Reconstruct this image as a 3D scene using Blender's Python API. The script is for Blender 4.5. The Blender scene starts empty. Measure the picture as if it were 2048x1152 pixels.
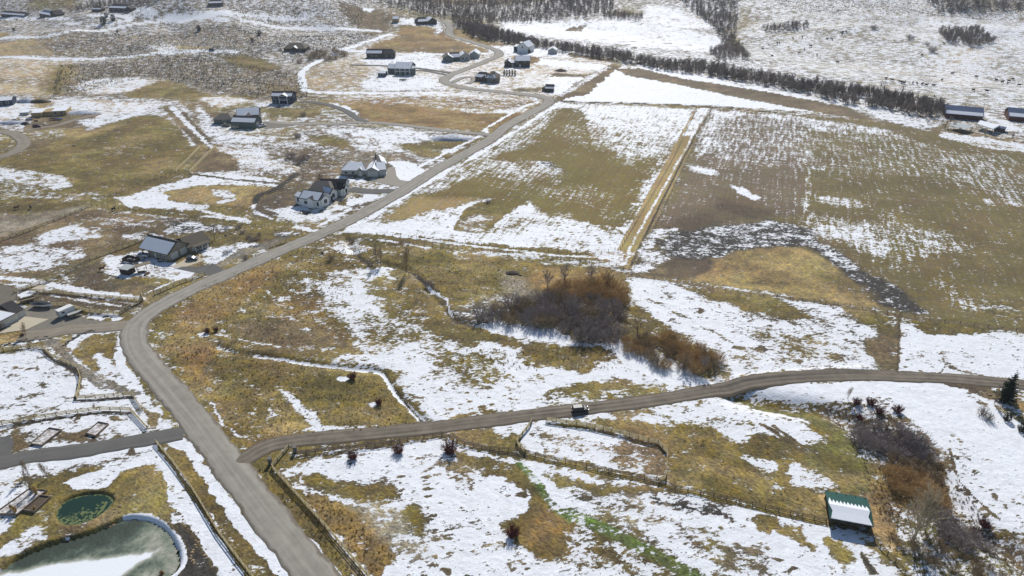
import bpy, bmesh, math, random
import numpy as np
from mathutils import Vector, Matrix
from mathutils.geometry import tessellate_polygon
R = math.radians
rnd = random.Random(7)
SC = bpy.context.scene
COL = SC.collection
# ---------------------------------------------------------------- camera, sky, sun, exposure
CAMH, PITCH, FPX = 120.0, R(29.5), 1365.0
cam_d = bpy.data.cameras.new('camera'); cam = bpy.data.objects.new('camera', cam_d); COL.objects.link(cam)
cam.location = (0, 0, CAMH); cam.rotation_euler = (R(90) - PITCH, 0, 0)
cam_d.sensor_width = 36.0; cam_d.lens = 36.0 * FPX / 2048.0
cam_d.clip_start = 1.0; cam_d.clip_end = 8000.0
SC.camera = cam
SUN_AZ, SUN_EL = R(7), R(36)          # azimuth clockwise from +Y
world = bpy.data.worlds.new('World'); SC.world = world; world.use_nodes = True
wn = world.node_tree.nodes; wl = world.node_tree.links
sky = wn.new('ShaderNodeTexSky'); sky.sky_type = 'NISHITA'; sky.sun_disc = False
sky.sun_elevation = SUN_EL; sky.sun_rotation = SUN_AZ; sky.altitude = 1700; sky.dust_density = 0.5
wl.new(sky.outputs[0], wn['Background'].inputs[0]); wn['Background'].inputs[1].default_value = 0.09
sd = bpy.data.lights.new('sun', 'SUN'); sd.energy = 4.4; sd.angle = R(0.5); sd.color = (1.0, 0.965, 0.915)
so = bpy.data.objects.new('sun', sd); COL.objects.link(so); so.location = (0, 0, 300)
_sv = Vector((math.sin(SUN_AZ) * math.cos(SUN_EL), math.cos(SUN_AZ) * math.cos(SUN_EL), math.sin(SUN_EL)))
so.rotation_euler = _sv.to_track_quat('Z', 'Y').to_euler()
SC.view_settings.view_transform = 'Standard'; SC.view_settings.look = 'None'
SC.view_settings.exposure = 0.12; SC.view_settings.gamma = 1.0; SC.view_settings.use_curve_mapping = False
SC.cycles.max_bounces = 5; SC.cycles.diffuse_bounces = 2; SC.cycles.transparent_max_bounces = 6

# ---------------------------------------------------------------- small numpy noise and the terrain
_T = np.random.RandomState(3).rand(256, 256)
def vnoise(x, y):
    xi = np.floor(x); yi = np.floor(y); fx = x - xi; fy = y - yi
    fx = fx * fx * (3 - 2 * fx); fy = fy * fy * (3 - 2 * fy)
    a = xi.astype(np.int64) & 255; b = yi.astype(np.int64) & 255; a1 = (a + 1) & 255; b1 = (b + 1) & 255
    return (_T[a, b] * (1 - fx) + _T[a1, b] * fx) * (1 - fy) + (_T[a, b1] * (1 - fx) + _T[a1, b1] * fx) * fy
def fbm(x, y, o=4):
    s = 0; a = 1; t = 0
    for i in range(o):
        s = s + a * vnoise(x + 17.3 * i, y + 9.1 * i); t += a; a *= .5; x = x * 2.03; y = y * 2.03
    return s / t - .5
def sst(x, a, b):
    t = np.clip((x - a) / (b - a), 0, 1); return t * t * (3 - 2 * t)
def base_terrain(x, y):
    x = np.asarray(x, float); y = np.asarray(y, float)
    z = fbm(x / 160, y / 160 + 3.3, 3) * 9 * sst(y, 380, 760) * (1 - .7 * np.exp(-((x - 60) / 180) ** 2))
    z = z + fbm(x / 45, y / 45, 3) * 1.1 * sst(y, 110, 240)
    # sagebrush hill on the left, knoll, and the valley side beyond the river on the right
    z = z + 26 * sst(y, 560, 1150) * sst(-x, 20, 330)
    z = z + 22 * np.exp(-(((x + 310) / 190) ** 2 + ((y - 880) / 130) ** 2))
    z = z + 60 * sst(y - .35 * (400 - x), 720, 1500) * sst(x, -160, 260)
    z = z + 120 * sst(y, 1050, 2300)
    z = z + sst(y, 600, 820) * sst(x, 120, 330) * (7 * np.sin((x * .8 + y * .6) / 55 + 2 * fbm(x / 90, y / 90, 2)) + fbm(x / 70, y / 70, 3) * 12)
    z = z + sst(y, 520, 720) * sst(-x, 60, 200) * fbm(x / 75, y / 75 + 7, 3) * 17
    z = z - 5 * np.exp(-((y - (900 - .78 * (x + 40))) / 60) ** 2) * sst(x, -120, 0) * sst(y, 350, 480)
    return z
def cam_ray(px, py):
    u = (np.asarray(px, float) - 1024) / FPX; v = (np.asarray(py, float) - 576) / FPX
    dz = -math.sin(PITCH) - v * math.cos(PITCH); dy = math.cos(PITCH) - v * math.sin(PITCH)
    return u, dy, dz
def ground_pt(px, py, h=0.0):
    """the place on the terrain that a spot in the photograph shows"""
    u, dy, dz = cam_ray(px, py)
    dz = np.minimum(dz, -.03)
    t = (CAMH - h) / -dz
    for i in range(14):
        z = base_terrain(u * t, dy * t) + h
        t = .5 * t + .5 * (CAMH - z) / -dz
    return u * t, dy * t
def P2W(s):
    pts = [tuple(map(float, q.split(','))) for q in s.split()] if isinstance(s, str) else s
    a = np.array(pts); x, y = ground_pt(a[:, 0], a[:, 1])
    return np.stack([x, y], 1)
def depth_at(x, y):      # metres along the view axis, only for choosing detail sizes
    return y * math.cos(PITCH) + CAMH * math.sin(PITCH)
def dist_line(X, Y, W):
    d = np.full(X.shape, 1e9)
    for i in range(len(W) - 1):
        ax, ay = W[i]; bx, by = W[i + 1]; vx, vy = bx - ax, by - ay
        t = np.clip(((X - ax) * vx + (Y - ay) * vy) / (vx * vx + vy * vy + 1e-9), 0, 1)
        d = np.minimum(d, np.hypot(X - ax - t * vx, Y - ay - t * vy))
    return d
def inside(X, Y, W):
    c = np.zeros(X.shape, bool); n = len(W)
    for i in range(n):
        x1, y1 = W[i]; x2, y2 = W[(i + 1) % n]
        if y1 == y2: continue
        c ^= ((y1 > Y) != (y2 > Y)) & (X < (x2 - x1) * (Y - y1) / (y2 - y1) + x1)
    return c
def smooth_line(W, n=6):
    W = np.asarray(W); out = []
    for i in range(len(W) - 1):
        p0 = W[max(i - 1, 0)]; p1 = W[i]; p2 = W[i + 1]; p3 = W[min(i + 2, len(W) - 1)]
        for k in range(n):
            t = k / n
            out.append(.5 * ((2 * p1) + (-p0 + p2) * t + (2 * p0 - 5 * p1 + 4 * p2 - p3) * t * t + (-p0 + 3 * p1 - 3 * p2 + p3) * t ** 3))
    out.append(W[-1]); return np.array(out)
# ditches, banks and pond basins cut into the land: (line, half width m, depth m)
CUTS = []
def cut(s, w, d, smooth=True):
    W = P2W(s); CUTS.append((smooth_line(W, 4) if smooth else W, w, d))
cut("430,690 470,703 530,712 600,723 680,734 745,740 770,750 785,778 812,808 850,846", 1.4, .9)
cut("690,470 720,520 760,525 820,540 850,570 870,595 905,635 950,650", 1.6, 1.0)
cut("1475,790 1530,802 1600,812 1680,830 1760,870 1850,930 1900,990 1960,1060 2050,1120 2120,1180", 4.0, 2.2)
cut("1400,730 1430,762", 1.3, .8)
cut("505,430 512,405 540,385 590,370 600,345 592,320", 2.0, .9)
cut("1560,750 1480,757 1640,742 1730,738", 1.4, -.5)
POND_A = smooth_line(P2W("111,1030 119,1009 142,994 170,987 203,985 222,992 224,1004 206,1022 182,1037 152,1046 124,1044 111,1030"), 4)
POND_B = smooth_line(P2W("-60,1190 10,1130 60,1102 110,1084 170,1068 215,1050 250,1036 292,1038 326,1054 347,1082 357,1112 350,1138 320,1160 280,1215 -60,1260 -60,1190"), 4)
def basin(x, y, W, dep, rim):
    d = dist_line(x, y, W); s = np.where(inside(x, y, W), d, -d)
    return -dep * sst(s, -rim, rim * .6)
def terrain(x, y):
    x = np.asarray(x, float); y = np.asarray(y, float); z = base_terrain(x, y)
    for W, w, d in CUTS:
        bx = (x > W[:, 0].min() - 3 * w) & (x < W[:, 0].max() + 3 * w) & (y > W[:, 1].min() - 3 * w) & (y < W[:, 1].max() + 3 * w)
        if x.ndim == 0:
            if bx: z = z - d * np.exp(-(dist_line(x, y, W) / w) ** 2)
        elif bx.any():
            z[bx] -= d * np.exp(-(dist_line(x[bx], y[bx], W) / w) ** 2)
    for W, dep, rim in ((POND_A, 1.0, .7), (POND_B, 1.5, 1.1)):
        bx = (x > W[:, 0].min() - 4) & (x < W[:, 0].max() + 4) & (y > W[:, 1].min() - 4) & (y < W[:, 1].max() + 4)
        if x.ndim == 0:
            if bx: z = z + basin(x, y, W, dep, rim)
        elif bx.any(): z[bx] += basin(x[bx], y[bx], W, dep, rim)
    return z
def gz(x, y): return float(terrain(np.array([x]), np.array([y]))[0])
def at(px, py):
    x, y = ground_pt(np.array([px]), np.array([py])); return float(x[0]), float(y[0])
def at3(px, py):
    x, y = at(px, py); return Vector((x, y, gz(x, y)))

# ---------------------------------------------------------------- materials
def lin(c):
    return tuple(((v / 255) / 12.92 if v / 255 <= .04045 else ((v / 255 + .055) / 1.055) ** 2.4) for v in c)
MATS = {}
def node_noise(nt, vec, scale, detail=3, rough=.55, dim='3D'):
    n = nt.nodes.new('ShaderNodeTexNoise'); n.noise_dimensions = dim
    n.inputs['Scale'].default_value = scale; n.inputs['Detail'].default_value = detail; n.inputs['Roughness'].default_value = rough
    nt.links.new(vec, n.inputs['Vector']); return n.outputs['Fac']
def node_math(nt, op, a, b=None, clamp=False):
    n = nt.nodes.new('ShaderNodeMath'); n.operation = op; n.use_clamp = clamp
    for i, v in enumerate((a, b)):
        if v is None: continue
        if isinstance(v, (int, float)): n.inputs[i].default_value = v
        else: nt.links.new(v, n.inputs[i])
    return n.outputs[0]
def node_mix(nt, f, a, b, mode='MIX'):
    n = nt.nodes.new('ShaderNodeMix'); n.data_type = 'RGBA'; n.blend_type = mode
    for sock, v in ((n.inputs[0], f), (n.inputs[6], a), (n.inputs[7], b)):
        if isinstance(v, (int, float)): sock.default_value = v
        elif isinstance(v, tuple): sock.default_value = (*v[:3], 1)
        else: nt.links.new(v, sock)
    return n.outputs[2]
def mat(name, c, rough=.8, var=.25, scale=1.5, metal=0., c2=None, bump=0., spec=.3):
    """procedural paint: base colour mottled by noise towards c2"""
    if name in MATS: return MATS[name]
    m = bpy.data.materials.new(name); m.use_nodes = True; nt = m.node_tree; b = nt.nodes['Principled BSDF']
    g = nt.nodes.new('ShaderNodeNewGeometry').outputs['Position']
    f = node_noise(nt, g, scale, 5, .6)
    f = node_math(nt, 'MULTIPLY_ADD', f, 3.0, True); nt.nodes[-1].inputs[2].default_value = -1.0
    a = lin(c); bb = lin(c2) if c2 else tuple(v * (1 - var) for v in a)
    col = node_mix(nt, f, a, bb)
    nt.links.new(col, b.inputs['Base Color']); b.inputs['Roughness'].default_value = rough
    b.inputs['Metallic'].default_value = metal; b.inputs['Specular IOR Level'].default_value = spec
    if bump:
        bn = nt.nodes.new('ShaderNodeBump'); bn.inputs['Distance'].default_value = bump; nt.links.new(f, bn.inputs['Height'])
        nt.links.new(bn.outputs[0], b.inputs['Normal'])
    MATS[name] = m; return m

# ---------------------------------------------------------------- object helpers
def link(name, me, m=None, parent=None):
    if m is not None and not me.materials: me.materials.append(m)
    o = bpy.data.objects.new(name, me); COL.objects.link(o)
    if parent is not None: o.parent = parent
    return o
def tag(o, label=None, cat=None, group=None, kind=None):
    if label: o['label'] = label
    if cat: o['category'] = cat
    if group: o['group'] = group
    if kind: o['kind'] = kind
    return o
def thing(name, label, cat, loc, rz=0., group=None):
    o = bpy.data.objects.new(name, None); o.empty_display_size = .5; COL.objects.link(o)
    o.location = loc; o.rotation_euler = (0, 0, rz); tag(o, label, cat, group); return o
def mesh(name, vs, fs, m=None, smooth=False):
    me = bpy.data.meshes.new(name); me.from_pydata([tuple(v) for v in vs], [], fs); me.update()
    if m: me.materials.append(m)
    if smooth: me.polygons.foreach_set('use_smooth', [True] * len(me.polygons))
    return me
class MB:
    """collects shapes for ONE mesh"""
    def __init__(s): s.v = []; s.f = []
    def add(s, vs, fs):
        n = len(s.v); s.v += [tuple(v) for v in vs]; s.f += [tuple(i + n for i in f) for f in fs]; return s
    def box(s, x0, x1, y0, y1, z0, z1):
        return s.add([(x, y, z) for z in (z0, z1) for y in (y0, y1) for x in (x0, x1)],
                     [(0, 2, 3, 1), (4, 5, 7, 6), (0, 1, 5, 4), (2, 6, 7, 3), (0, 4, 6, 2), (1, 3, 7, 5)])
    def bar(s, a, b, w, h=None):
        a = Vector(a); b = Vector(b); h = h or w; d = (b - a).normalized()
        u = d.cross(Vector((0, 0, 1)));
        if u.length < .05: u = Vector((1, 0, 0))
        u.normalize(); n = u.cross(d).normalized(); u = u * w / 2; n = n * h / 2
        return s.add([a - u - n, a + u - n, a + u + n, a - u + n, b - u - n, b + u - n, b + u + n, b - u + n],
                     [(0, 1, 2, 3), (7, 6, 5, 4), (0, 4, 5, 1), (1, 5, 6, 2), (2, 6, 7, 3), (3, 7, 4, 0)])
    def tube(s, a, b, r0, r1, n=3):
        a = Vector(a); b = Vector(b); d = (b - a)
        if d.length < 1e-5: return s
        d.normalize(); u = d.orthogonal().normalized(); w = d.cross(u)
        vs = [a + (u * math.cos(2 * math.pi * k / n) + w * math.sin(2 * math.pi * k / n)) * r0 for k in range(n)]
        vs += [b + (u * math.cos(2 * math.pi * k / n) + w * math.sin(2 * math.pi * k / n)) * r1 for k in range(n)]
        return s.add(vs, [(k, (k + 1) % n, n + (k + 1) % n, n + k) for k in range(n)] + [tuple(range(n))[::-1], tuple(range(n, 2 * n))])
    def lathe(s, prof, n=10, c=(0, 0, 0), axis='z'):
        vs = []; fs = []
        for r, h in prof:
            for k in range(n):
                a = 2 * math.pi * k / n
                p = (r * math.cos(a), r * math.sin(a), h) if axis == 'z' else ((r * math.cos(a), h, r * math.sin(a)) if axis == 'y' else (h, r * math.cos(a), r * math.sin(a)))
                vs.append((p[0] + c[0], p[1] + c[1], p[2] + c[2]))
        for i in range(len(prof) - 1):
            for k in range(n): fs.append((i * n + k, i * n + (k + 1) % n, (i + 1) * n + (k + 1) % n, (i + 1) * n + k))
        fs.append(tuple(range(n))[::-1]); fs.append(tuple(range((len(prof) - 1) * n, len(prof) * n)))
        return s.add(vs, fs)
    def me(s, name, m=None, smooth=False): return mesh(name, s.v, s.f, m, smooth)
    def build(s, name, m=None, parent=None, smooth=False): return link(name, s.me(name, m, smooth), None, parent)
# ---------------------------------------------------------------- what covers the ground: soil, grass and old snow, field by field
TINT = dict(bigfield=(114, 101, 62), olive=(119, 104, 54), gold=(168, 144, 92), tan=(178, 154, 112), brown=(116, 99, 72), soil=(118, 103, 80), dark=(66, 62, 56),
            green=(116, 112, 62), sage=(120, 108, 88), rust=(142, 115, 68), lime=(94, 114, 52), pale=(150, 141, 120), gravel=(125, 120, 110),
            grey=(106, 95, 74), mud=(96, 84, 66), hay=(188, 158, 108), deep=(112, 98, 54))
PAINT = []
def P(cov, tint, s, f=5, a=None, w=5): PAINT.append(('p', cov, tint, s, f, a, w, 0))
def S(cov, tint, s, width, f=3, a=None, w=2): PAINT.append(('s', cov, tint, s, f, a, w, width))
# ---- far left hillside
P(.46, 'sage', "-200,-60 760,-60 770,80 620,140 600,200 -200,200", 20, 0)
P(.52, 'sage', "440,-20 740,-20 720,50 640,58 450,40", 12)
P(.12, 'brown', "680,5 760,20 790,60 740,70 690,30", 10)
P(.25, 'olive', "50,-10 160,-10 150,20 60,18", 8)
P(.36, 'sage', "60,70 480,50 560,110 400,130 110,112", 12)
P(.34, 'sage', "120,130 400,118 600,150 620,200 500,200 300,150 150,190 100,200", 10)
P(.04, 'gold', "-40,62 14,66 24,76 -40,84", 3)
P(.15, 'tan', "-20,90 90,80 110,110 -20,112", 8)
P(.45, 'tan', "-60,112 130,120 150,150 110,190 -60,190", 10)
P(.10, 'olive', "100,130 155,132 120,190 85,188", 8)
P(.85, 'tan', "145,181 152,168 190,158 240,154 300,158 318,168 260,184 190,188", 5)
P(.75, 'tan', "300,92 330,88 390,92 430,104 400,108 320,104", 5)
P(.10, 'tan', "340,90 400,93 440,104 380,104", 4)
P(.03, 'olive', "440,112 480,110 530,120 562,138 520,144 470,132", 4)
P(.03, 'olive', "250,188 320,162 350,165 430,190 520,190 500,200 420,196 350,214 260,196", 6)
P(.10, 'brown', "540,165 610,175 600,195 520,188", 8)
for s in ("-40,84 60,74 130,64 250,51 340,41 450,40", "340,41 520,46 640,57 760,62", "-40,112 120,118 250,114 380,102 450,102 470,104"):
    S(.95, 'pale', s, 7)
S(.95, 'pale', "340,36 480,28 620,34", 10, 6); S(.9, 'grey', "265,20 300,24", 14)
S(.92, 'grey', "0,37 60,38 130,38", 9); S(.92, 'grey', "180,30 260,33", 9); S(.95, 'grey', "265,16 305,22", 9)
S(.9, 'tan', "130,44 200,50 260,40", 4)
# ---- left middle
P(.65, 'brown', "-60,190 330,196 420,215 380,260 220,250 0,262 -60,260", 8)
P(.85, 'tan', "20,205 180,198 330,208 340,222 240,228 210,238 150,236 60,230 0,240 -60,250 -60,212", 6)
P(.1, 'gold', "58,196 95,196 98,212 75,216", 4)
P(.08, 'brown', "55,236 150,226 200,226 170,250 90,262 50,262", 4)
P(.02, 'brown', "60,285 160,265 170,300 60,320 30,320 60,300", 6)
P(.05, 'olive', "150,268 230,236 300,228 345,240 400,296 352,346 300,366 212,392 150,398 -60,345 -60,318 60,302", 6)
P(.03, 'gold', "130,262 215,238 250,250 170,275 140,278", 8)
P(.20, 'olive', "205,290 290,292 300,310 210,312", 12)
P(.7, 'olive', "-60,330 60,338 130,355 148,372 110,380 30,366 -60,362", 5)
P(.38, 'olive', "-60,362 120,385 215,384 210,398 60,400 -60,396", 8)
P(.05, 'deep', "-60,398 240,402 250,425 -60,430", 6)
P(.04, 'pale', "-60,425 60,428 175,412 182,418 -60,500", 4)
P(.8, 'grey', "150,240 200,236 260,228 320,214 330,220 240,240 180,262", 5, .4)
S(.65, 'brown', "318,214 350,240 372,262 392,290", 5); S(.9, 'brown', "345,215 380,250 428,296", 4)
S(.1, 'brown', "330,214 400,290", 3); S(.05, 'mud', "365,225 430,295", 2)
P(.03, 'brown', "372,212 400,205 440,228 430,242 395,236", 5)
P(.85, 'grey', "385,213 400,210 426,240 450,262 520,272 560,280 562,292 470,300 430,292", 4)
P(.8, 'tan', "400,195 470,192 505,200 440,215 408,205", 4)
P(.12, 'olive', "505,205 560,218 640,216 640,236 545,234", 5)
P(.8, 'grey', "510,202 545,203 590,210 560,218 512,214", 4)
P(.62, 'brown', "430,288 540,282 640,275 660,300 600,352 480,352 392,345", 8)
P(.8, 'tan', "430,295 520,305 560,335 470,325 450,312", 8)
P(.02, 'brown', "402,300 432,298 470,318 478,340 455,342 385,345", 4)
P(.8, 'olive', "380,348 480,346 575,365 590,368 540,372 420,366 390,362", 3)
P(.85, 'olive', "240,396 300,378 390,352 560,368 545,374 400,372 335,395 350,402 430,414 380,420 245,412", 3)
P(.04, 'gold', "322,384 392,373 545,372 520,396 500,410 440,410 350,400", 4)
P(.7, 'brown', "420,378 470,384 470,402 430,406 445,394 425,386", 3)
S(.02, 'dark', "380,348 440,356 500,362 562,368", 1.6, 1, w=1)
P(.30, 'brown', "540,300 700,290 700,390 560,370 600,340", 10)
P(.10, 'mud', "500,440 510,400 560,375 600,372 600,410 540,440", 5)
P(.85, 'grey', "536,420 600,410 640,425 700,410 740,400 700,425 640,440 570,440", 4)
P(.30, 'mud', "660,425 720,405 760,400 700,430", 4)
P(.05, 'deep', "664,402 715,392 745,392 720,402 672,408", 2)
P(.85, 'grey', "700,396 750,390 770,392 720,408 692,408", 2)
S(.9, 'mud', "512,400 505,412 520,428 545,437", 1.8); S(.02, 'dark', "596,345 560,372 520,388 508,402", 3)
P(.15, 'olive', "184,410 510,440 620,462 600,478 300,450 190,420", 8)
S(.85, 'olive', "230,396 330,404 410,422 500,442", 2.2); S(.8, 'olive', "195,418 290,430 380,440", 2)
S(.75, 'olive', "410,432 450,436 500,446", 1.6); S(.8, 'olive', "590,454 630,462", 3)
# paddock left
P(.10, 'brown', "185,415 300,432 400,445 290,486 60,568 -60,560 -60,490", 6, .0)
P(.45, 'brown', "175,432 300,442 320,455 200,450", 5); P(.55, 'brown', "235,470 300,462 330,470 300,480 245,485", 5)
P(.75, 'brown', "60,480 110,456 150,445 200,465 220,472 160,480 80,492", 5)
P(.7, 'brown', "0,495 60,490 150,500 170,510 130,530 60,545 -60,540 -60,500", 6)
P(.82, 'grey', "205,515 250,500 300,505 310,520 400,540 395,552 340,560 300,552 240,555 205,545", 4)
P(.05, 'deep', "200,508 240,486 290,480 300,500 230,510", 4)
P(.03, 'mud', "145,545 200,520 215,545 205,560 320,570 330,590 290,600 150,575", 5)
S(.85, 'grey', "-40,550 60,562 160,580 285,598", 2.6); S(.6, 'brown', "-40,562 80,580 280,610", 2)
P(.08, 'mud', "-60,560 80,585 60,600 -60,620", 5); P(.12, 'mud', "75,590 110,580 280,610 240,632 160,618 70,610", 4)
S(.6, 'brown', "100,590 150,598 240,612", 1.4, 2); S(.5, 'brown', "125,580 200,596 270,606", 1.4, 2); S(.6, 'brown', "210,622 240,626", 1.4, 2)
P(.9, 'grey', "34,588 50,581 70,584 66,590 40,597", 2)
P(.85, 'grey', "400,500 440,490 500,485 535,492 520,502 480,512 450,530 420,525 408,512", 4)
P(.05, 'olive', "420,470 520,470 600,470 560,490 500,485 420,495", 5)
P(.55, 'dark', "330,440 460,452 460,466 400,462 340,468", 5); P(.6, 'dark', "540,468 600,462 600,470 560,478", 3)
P(.8, 'grey', "170,630 240,628 245,636 200,640 168,638", 2); P(.8, 'grey', "60,614 75,612 90,616 76,625 62,622", 1.5)
# ---- top middle plots
P(.62, 'tan', "610,150 780,70 880,66 1000,100 1100,90 1240,130 1100,200 880,180 640,185", 8)
P(.08, 'rust', "800,52 885,55 890,72 800,70", 3); P(.10, 'rust', "760,85 800,70 890,72 975,100 960,108 760,103 730,98", 3)
P(.05, 'rust', "905,55 935,60 950,75 1040,97 1020,102 950,85 905,70", 3); P(.05, 'rust', "1030,112 1082,112 1072,126 1020,128", 3)
P(.08, 'brown', "770,28 880,45 840,45 775,38", 4)
P(.45, 'tan', "615,140 700,115 745,120 740,160 640,180 618,170", 8)
P(.93, 'grey', "740,150 850,155 880,168 860,180 730,180 725,165", 5); P(.93, 'grey', "720,120 860,107 890,128 880,140 800,132 760,135", 5)
P(.94, 'grey', "1080,116 1215,130 1195,142 1072,128", 2); P(.93, 'grey', "1100,152 1190,155 1120,192 1090,176", 3)
P(.85, 'grey', "980,90 1180,100 1200,115 1080,112 990,112", 5)
P(.15, 'grey', "1025,177 1090,175 1080,184 1020,184", 3); P(.1, 'mud', "1103,146 1180,148 1170,154 1100,153", 2)
P(.1, 'brown', "1130,105 1230,118 1230,126 1140,112", 3); P(.75, 'grey', "860,40 880,42 885,62 875,70 868,58", 3)
P(.88, 'grey', "800,36 870,40 860,52 800,48", 4); P(.88, 'grey', "705,14 760,16 740,24", 3)
S(.97, 'grey', "782,68 700,95 642,120 604,146 608,168 622,184 760,186 900,186", 5.5, 3); S(.95, 'grey', "782,70 890,72", 2.5)
S(.9, 'grey', "690,100 760,104 960,108 1000,110", 4)
# plot with dry grass in the bend
P(.7, 'tan', "640,190 900,184 1080,200 1080,205 1040,232 850,226 690,205", 8)
P(.03, 'rust', "690,206 750,205 860,215 960,228 1050,226 1078,205 1075,215 1035,240 990,262 900,258 735,242", 4)
P(.4, 'rust', "690,196 850,192 1075,200 1065,215 950,222 850,214 700,206", 6)
P(.9, 'grey', "690,210 735,242 728,243 660,205", 2)
P(.55, 'grey', "600,246 730,252 960,274 955,300 905,318 820,345 740,320 620,300 590,270", 8)
P(.85, 'grey', "650,258 800,262 880,270 870,292 800,300 710,300 690,285 640,275", 6)
P(.04, 'olive', "620,270 660,268 704,285 700,300 640,292", 5); P(.06, 'olive', "790,290 880,280 960,275 940,300 900,318 840,312", 6)
P(.85, 'grey', "860,300 900,296 940,290 900,310", 4); P(.9, 'grey', "872,270 940,272 945,280 880,280", 2)
P(.3, 'sage', "690,300 800,305 860,330 820,350 690,320", 6)
P(.96, 'grey', "774,322 812,322 838,332 856,345 830,362 800,362 792,350 790,336", 1.5, w=1)
P(.85, 'grey', "674,352 715,353 740,364 700,366 668,358", 2)
# ---- fields right of the main road
P(.84, 'olive', "1110,206 1390,218 1235,505 700,470 690,462 880,330 1040,250", 4, 1.)
P(.05, 'olive', "1125,215 1150,220 1200,260 1260,285 1320,290 1330,305 1250,440 1225,470 1190,450 1130,430 1080,425 1000,440 880,440 780,425 900,340 1000,285 1090,225", 10, 1., 10)
P(.5, 'olive', "1085,222 1120,225 1060,290 1000,310 930,345 1000,330 1080,325 1090,340 940,360 840,400 745,440 760,420 900,320 1040,245", 8, 1., 8)
P(.3, 'olive', "1150,225 1215,270 1330,300 1290,350 1180,300 1100,270", 10, 1., 12)
P(.65, 'olive', "1180,250 1300,270 1350,270 1340,300 1270,320 1200,290", 10, 1., 10)
P(.06, 'gold', "830,395 960,395 950,420 900,445 800,440 760,440 790,420", 6, 1., 6)
P(.22, 'olive', "960,330 1040,320 1140,350 1150,380 1060,400 980,380", 12, 1.)
P(.88, 'olive', "720,455 860,425 960,398 990,396 960,420 900,460 960,470 1000,430 1060,405 1090,430 1180,450 1240,480 1225,505 1080,500 900,482 760,465", 7, 1., 6)
P(.08, 'olive', "915,440 935,415 965,402 1000,405 1010,425 985,455 945,465 905,460", 3, 0, 3)
P(.55, 'brown', "915,445 950,425 985,435 965,462 930,465", 4, 0)
P(.6, 'dark', "1065,325 1100,322 1130,345 1110,350 1080,338", 4, 0, 4); P(.05, 'olive', "1030,330 1070,322 1060,335", 6)
P(.1, 'gold', "1390,222 1424,214 1262,540 1225,520 1320,350", 2, 1., 2)
S(.7, 'gold', "1402,240 1370,300 1330,370 1290,440 1255,505", 1.2, 1, 1., 1); P(.8, 'brown', "1395,215 1420,216 1385,275 1360,270", 3, 1.)
S(.02, 'hay', "1388,226 1330,330 1238,500", .8, 1, w=.5); S(.02, 'dark', "1424,216 1370,310 1262,530", 1.0, 1, w=.5)
P(.15, 'olive', "690,464 760,468 1190,508 1240,522 1230,528 1000,505 700,480", 3)
S(.85, 'olive', "700,462 800,472 900,486 1000,498 1110,510 1190,515", 1.5, 2, w=1); S(.9, 'olive', "680,478 760,480 850,495 950,512 1050,526 1140,540 1230,548", 1.6, 2, w=1)
P(.7, 'rust', "1170,500 1270,505 1250,530 1190,520", 4)
# white field strip and dark curved strip
P(.96, 'grey', "1140,190 1232,135 1290,132 1500,165 1640,200 1735,232 1600,222 1420,211 1125,202", 2, w=2)
P(.02, 'soil', "1232,138 1275,136 1380,160 1500,178 1620,200 1735,222 1800,240 1740,240 1600,218 1480,196 1350,168 1250,150", 3, .3, 3)
P(.05, 'brown', "1225,128 1245,130 1170,190 1110,200 1150,170", 2); P(.65, 'brown', "1200,138 1225,133 1150,180 1112,196 1150,165", 2)
P(.1, 'brown', "1735,225 1830,240 1990,262 2100,280 2100,300 1900,280 1760,245", 5)
P(.75, 'grey', "1600,130 1760,190 1880,250 1850,262 1740,235 1640,180", 8)
# big right-hand field
P(.16, 'bigfield', "1424,218 1740,242 1900,270 2150,300 2150,680 1800,628 1490,575 1262,545", 4, .9)
P(.76, 'soil', "1420,220 1600,232 1640,240 1790,262 1640,268 1600,300 1500,290 1440,320 1390,320 1400,270", 6, 1., 6)
P(.55, 'soil', "1480,235 1610,238 1610,290 1500,310 1440,300", 8, 1.)
P(.17, 'soil', "1380,315 1500,290 1610,285 1612,430 1500,435 1390,465 1310,460 1350,390", 6, 1.)
P(.06, 'brown', "1460,262 1510,260 1500,275", 6)
P(.06, 'brown', "1450,380 1500,400 1560,430 1420,470 1320,460 1400,440", 6, 1.)
P(.9, 'soil', "1455,368 1480,372 1520,395 1515,405 1480,388", 3, .5, 4); P(.85, 'soil', "1372,328 1400,332 1435,345 1420,352 1380,340", 4, .5)
P(.72, 'olive', "1612,262 1760,262 1800,270 1790,300 1640,290", 8, 1., 8)
P(.72, 'olive', "1602,298 1660,305 1700,330 1640,342 1604,335", 8, 1., 8); P(.6, 'olive', "1800,268 1850,290 1960,330 2000,340 1960,345 1900,320 1820,305", 6, 1., 8)
P(.72, 'olive', "1720,325 1780,300 1850,330 1830,345 1760,345", 7, 1., 8); P(.7, 'olive', "1880,262 2048,288 2100,300 2048,305 1960,296 1880,275", 3, .3)
P(.6, 'olive', "1625,390 1700,395 1740,410 1700,415 1640,408", 6, 1.); P(.6, 'olive', "2000,392 2100,400 2100,415 2010,410", 5, .5)
P(.65, 'olive', "1960,395 2000,405 1985,412 1960,402", 4)
P(.55, 'olive', "1612,320 1622,320 1618,480 1605,480", 3, 1.)
P(.62, 'olive', "1600,430 1700,440 1760,470 1880,480 1960,500 1880,505 1780,510 1760,520 1700,490 1620,470", 8, 1., 8)
P(.4, 'olive', "1760,430 1830,440 1860,500 1800,540 1780,480", 10, 1., 8); P(.4, 'olive', "1880,540 1920,590 1990,600 2000,640 1900,610 1870,560", 10, 1., 8)
P(.05, 'mud', "1440,400 1560,425 1400,465 1330,455", 8, .6)
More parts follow.
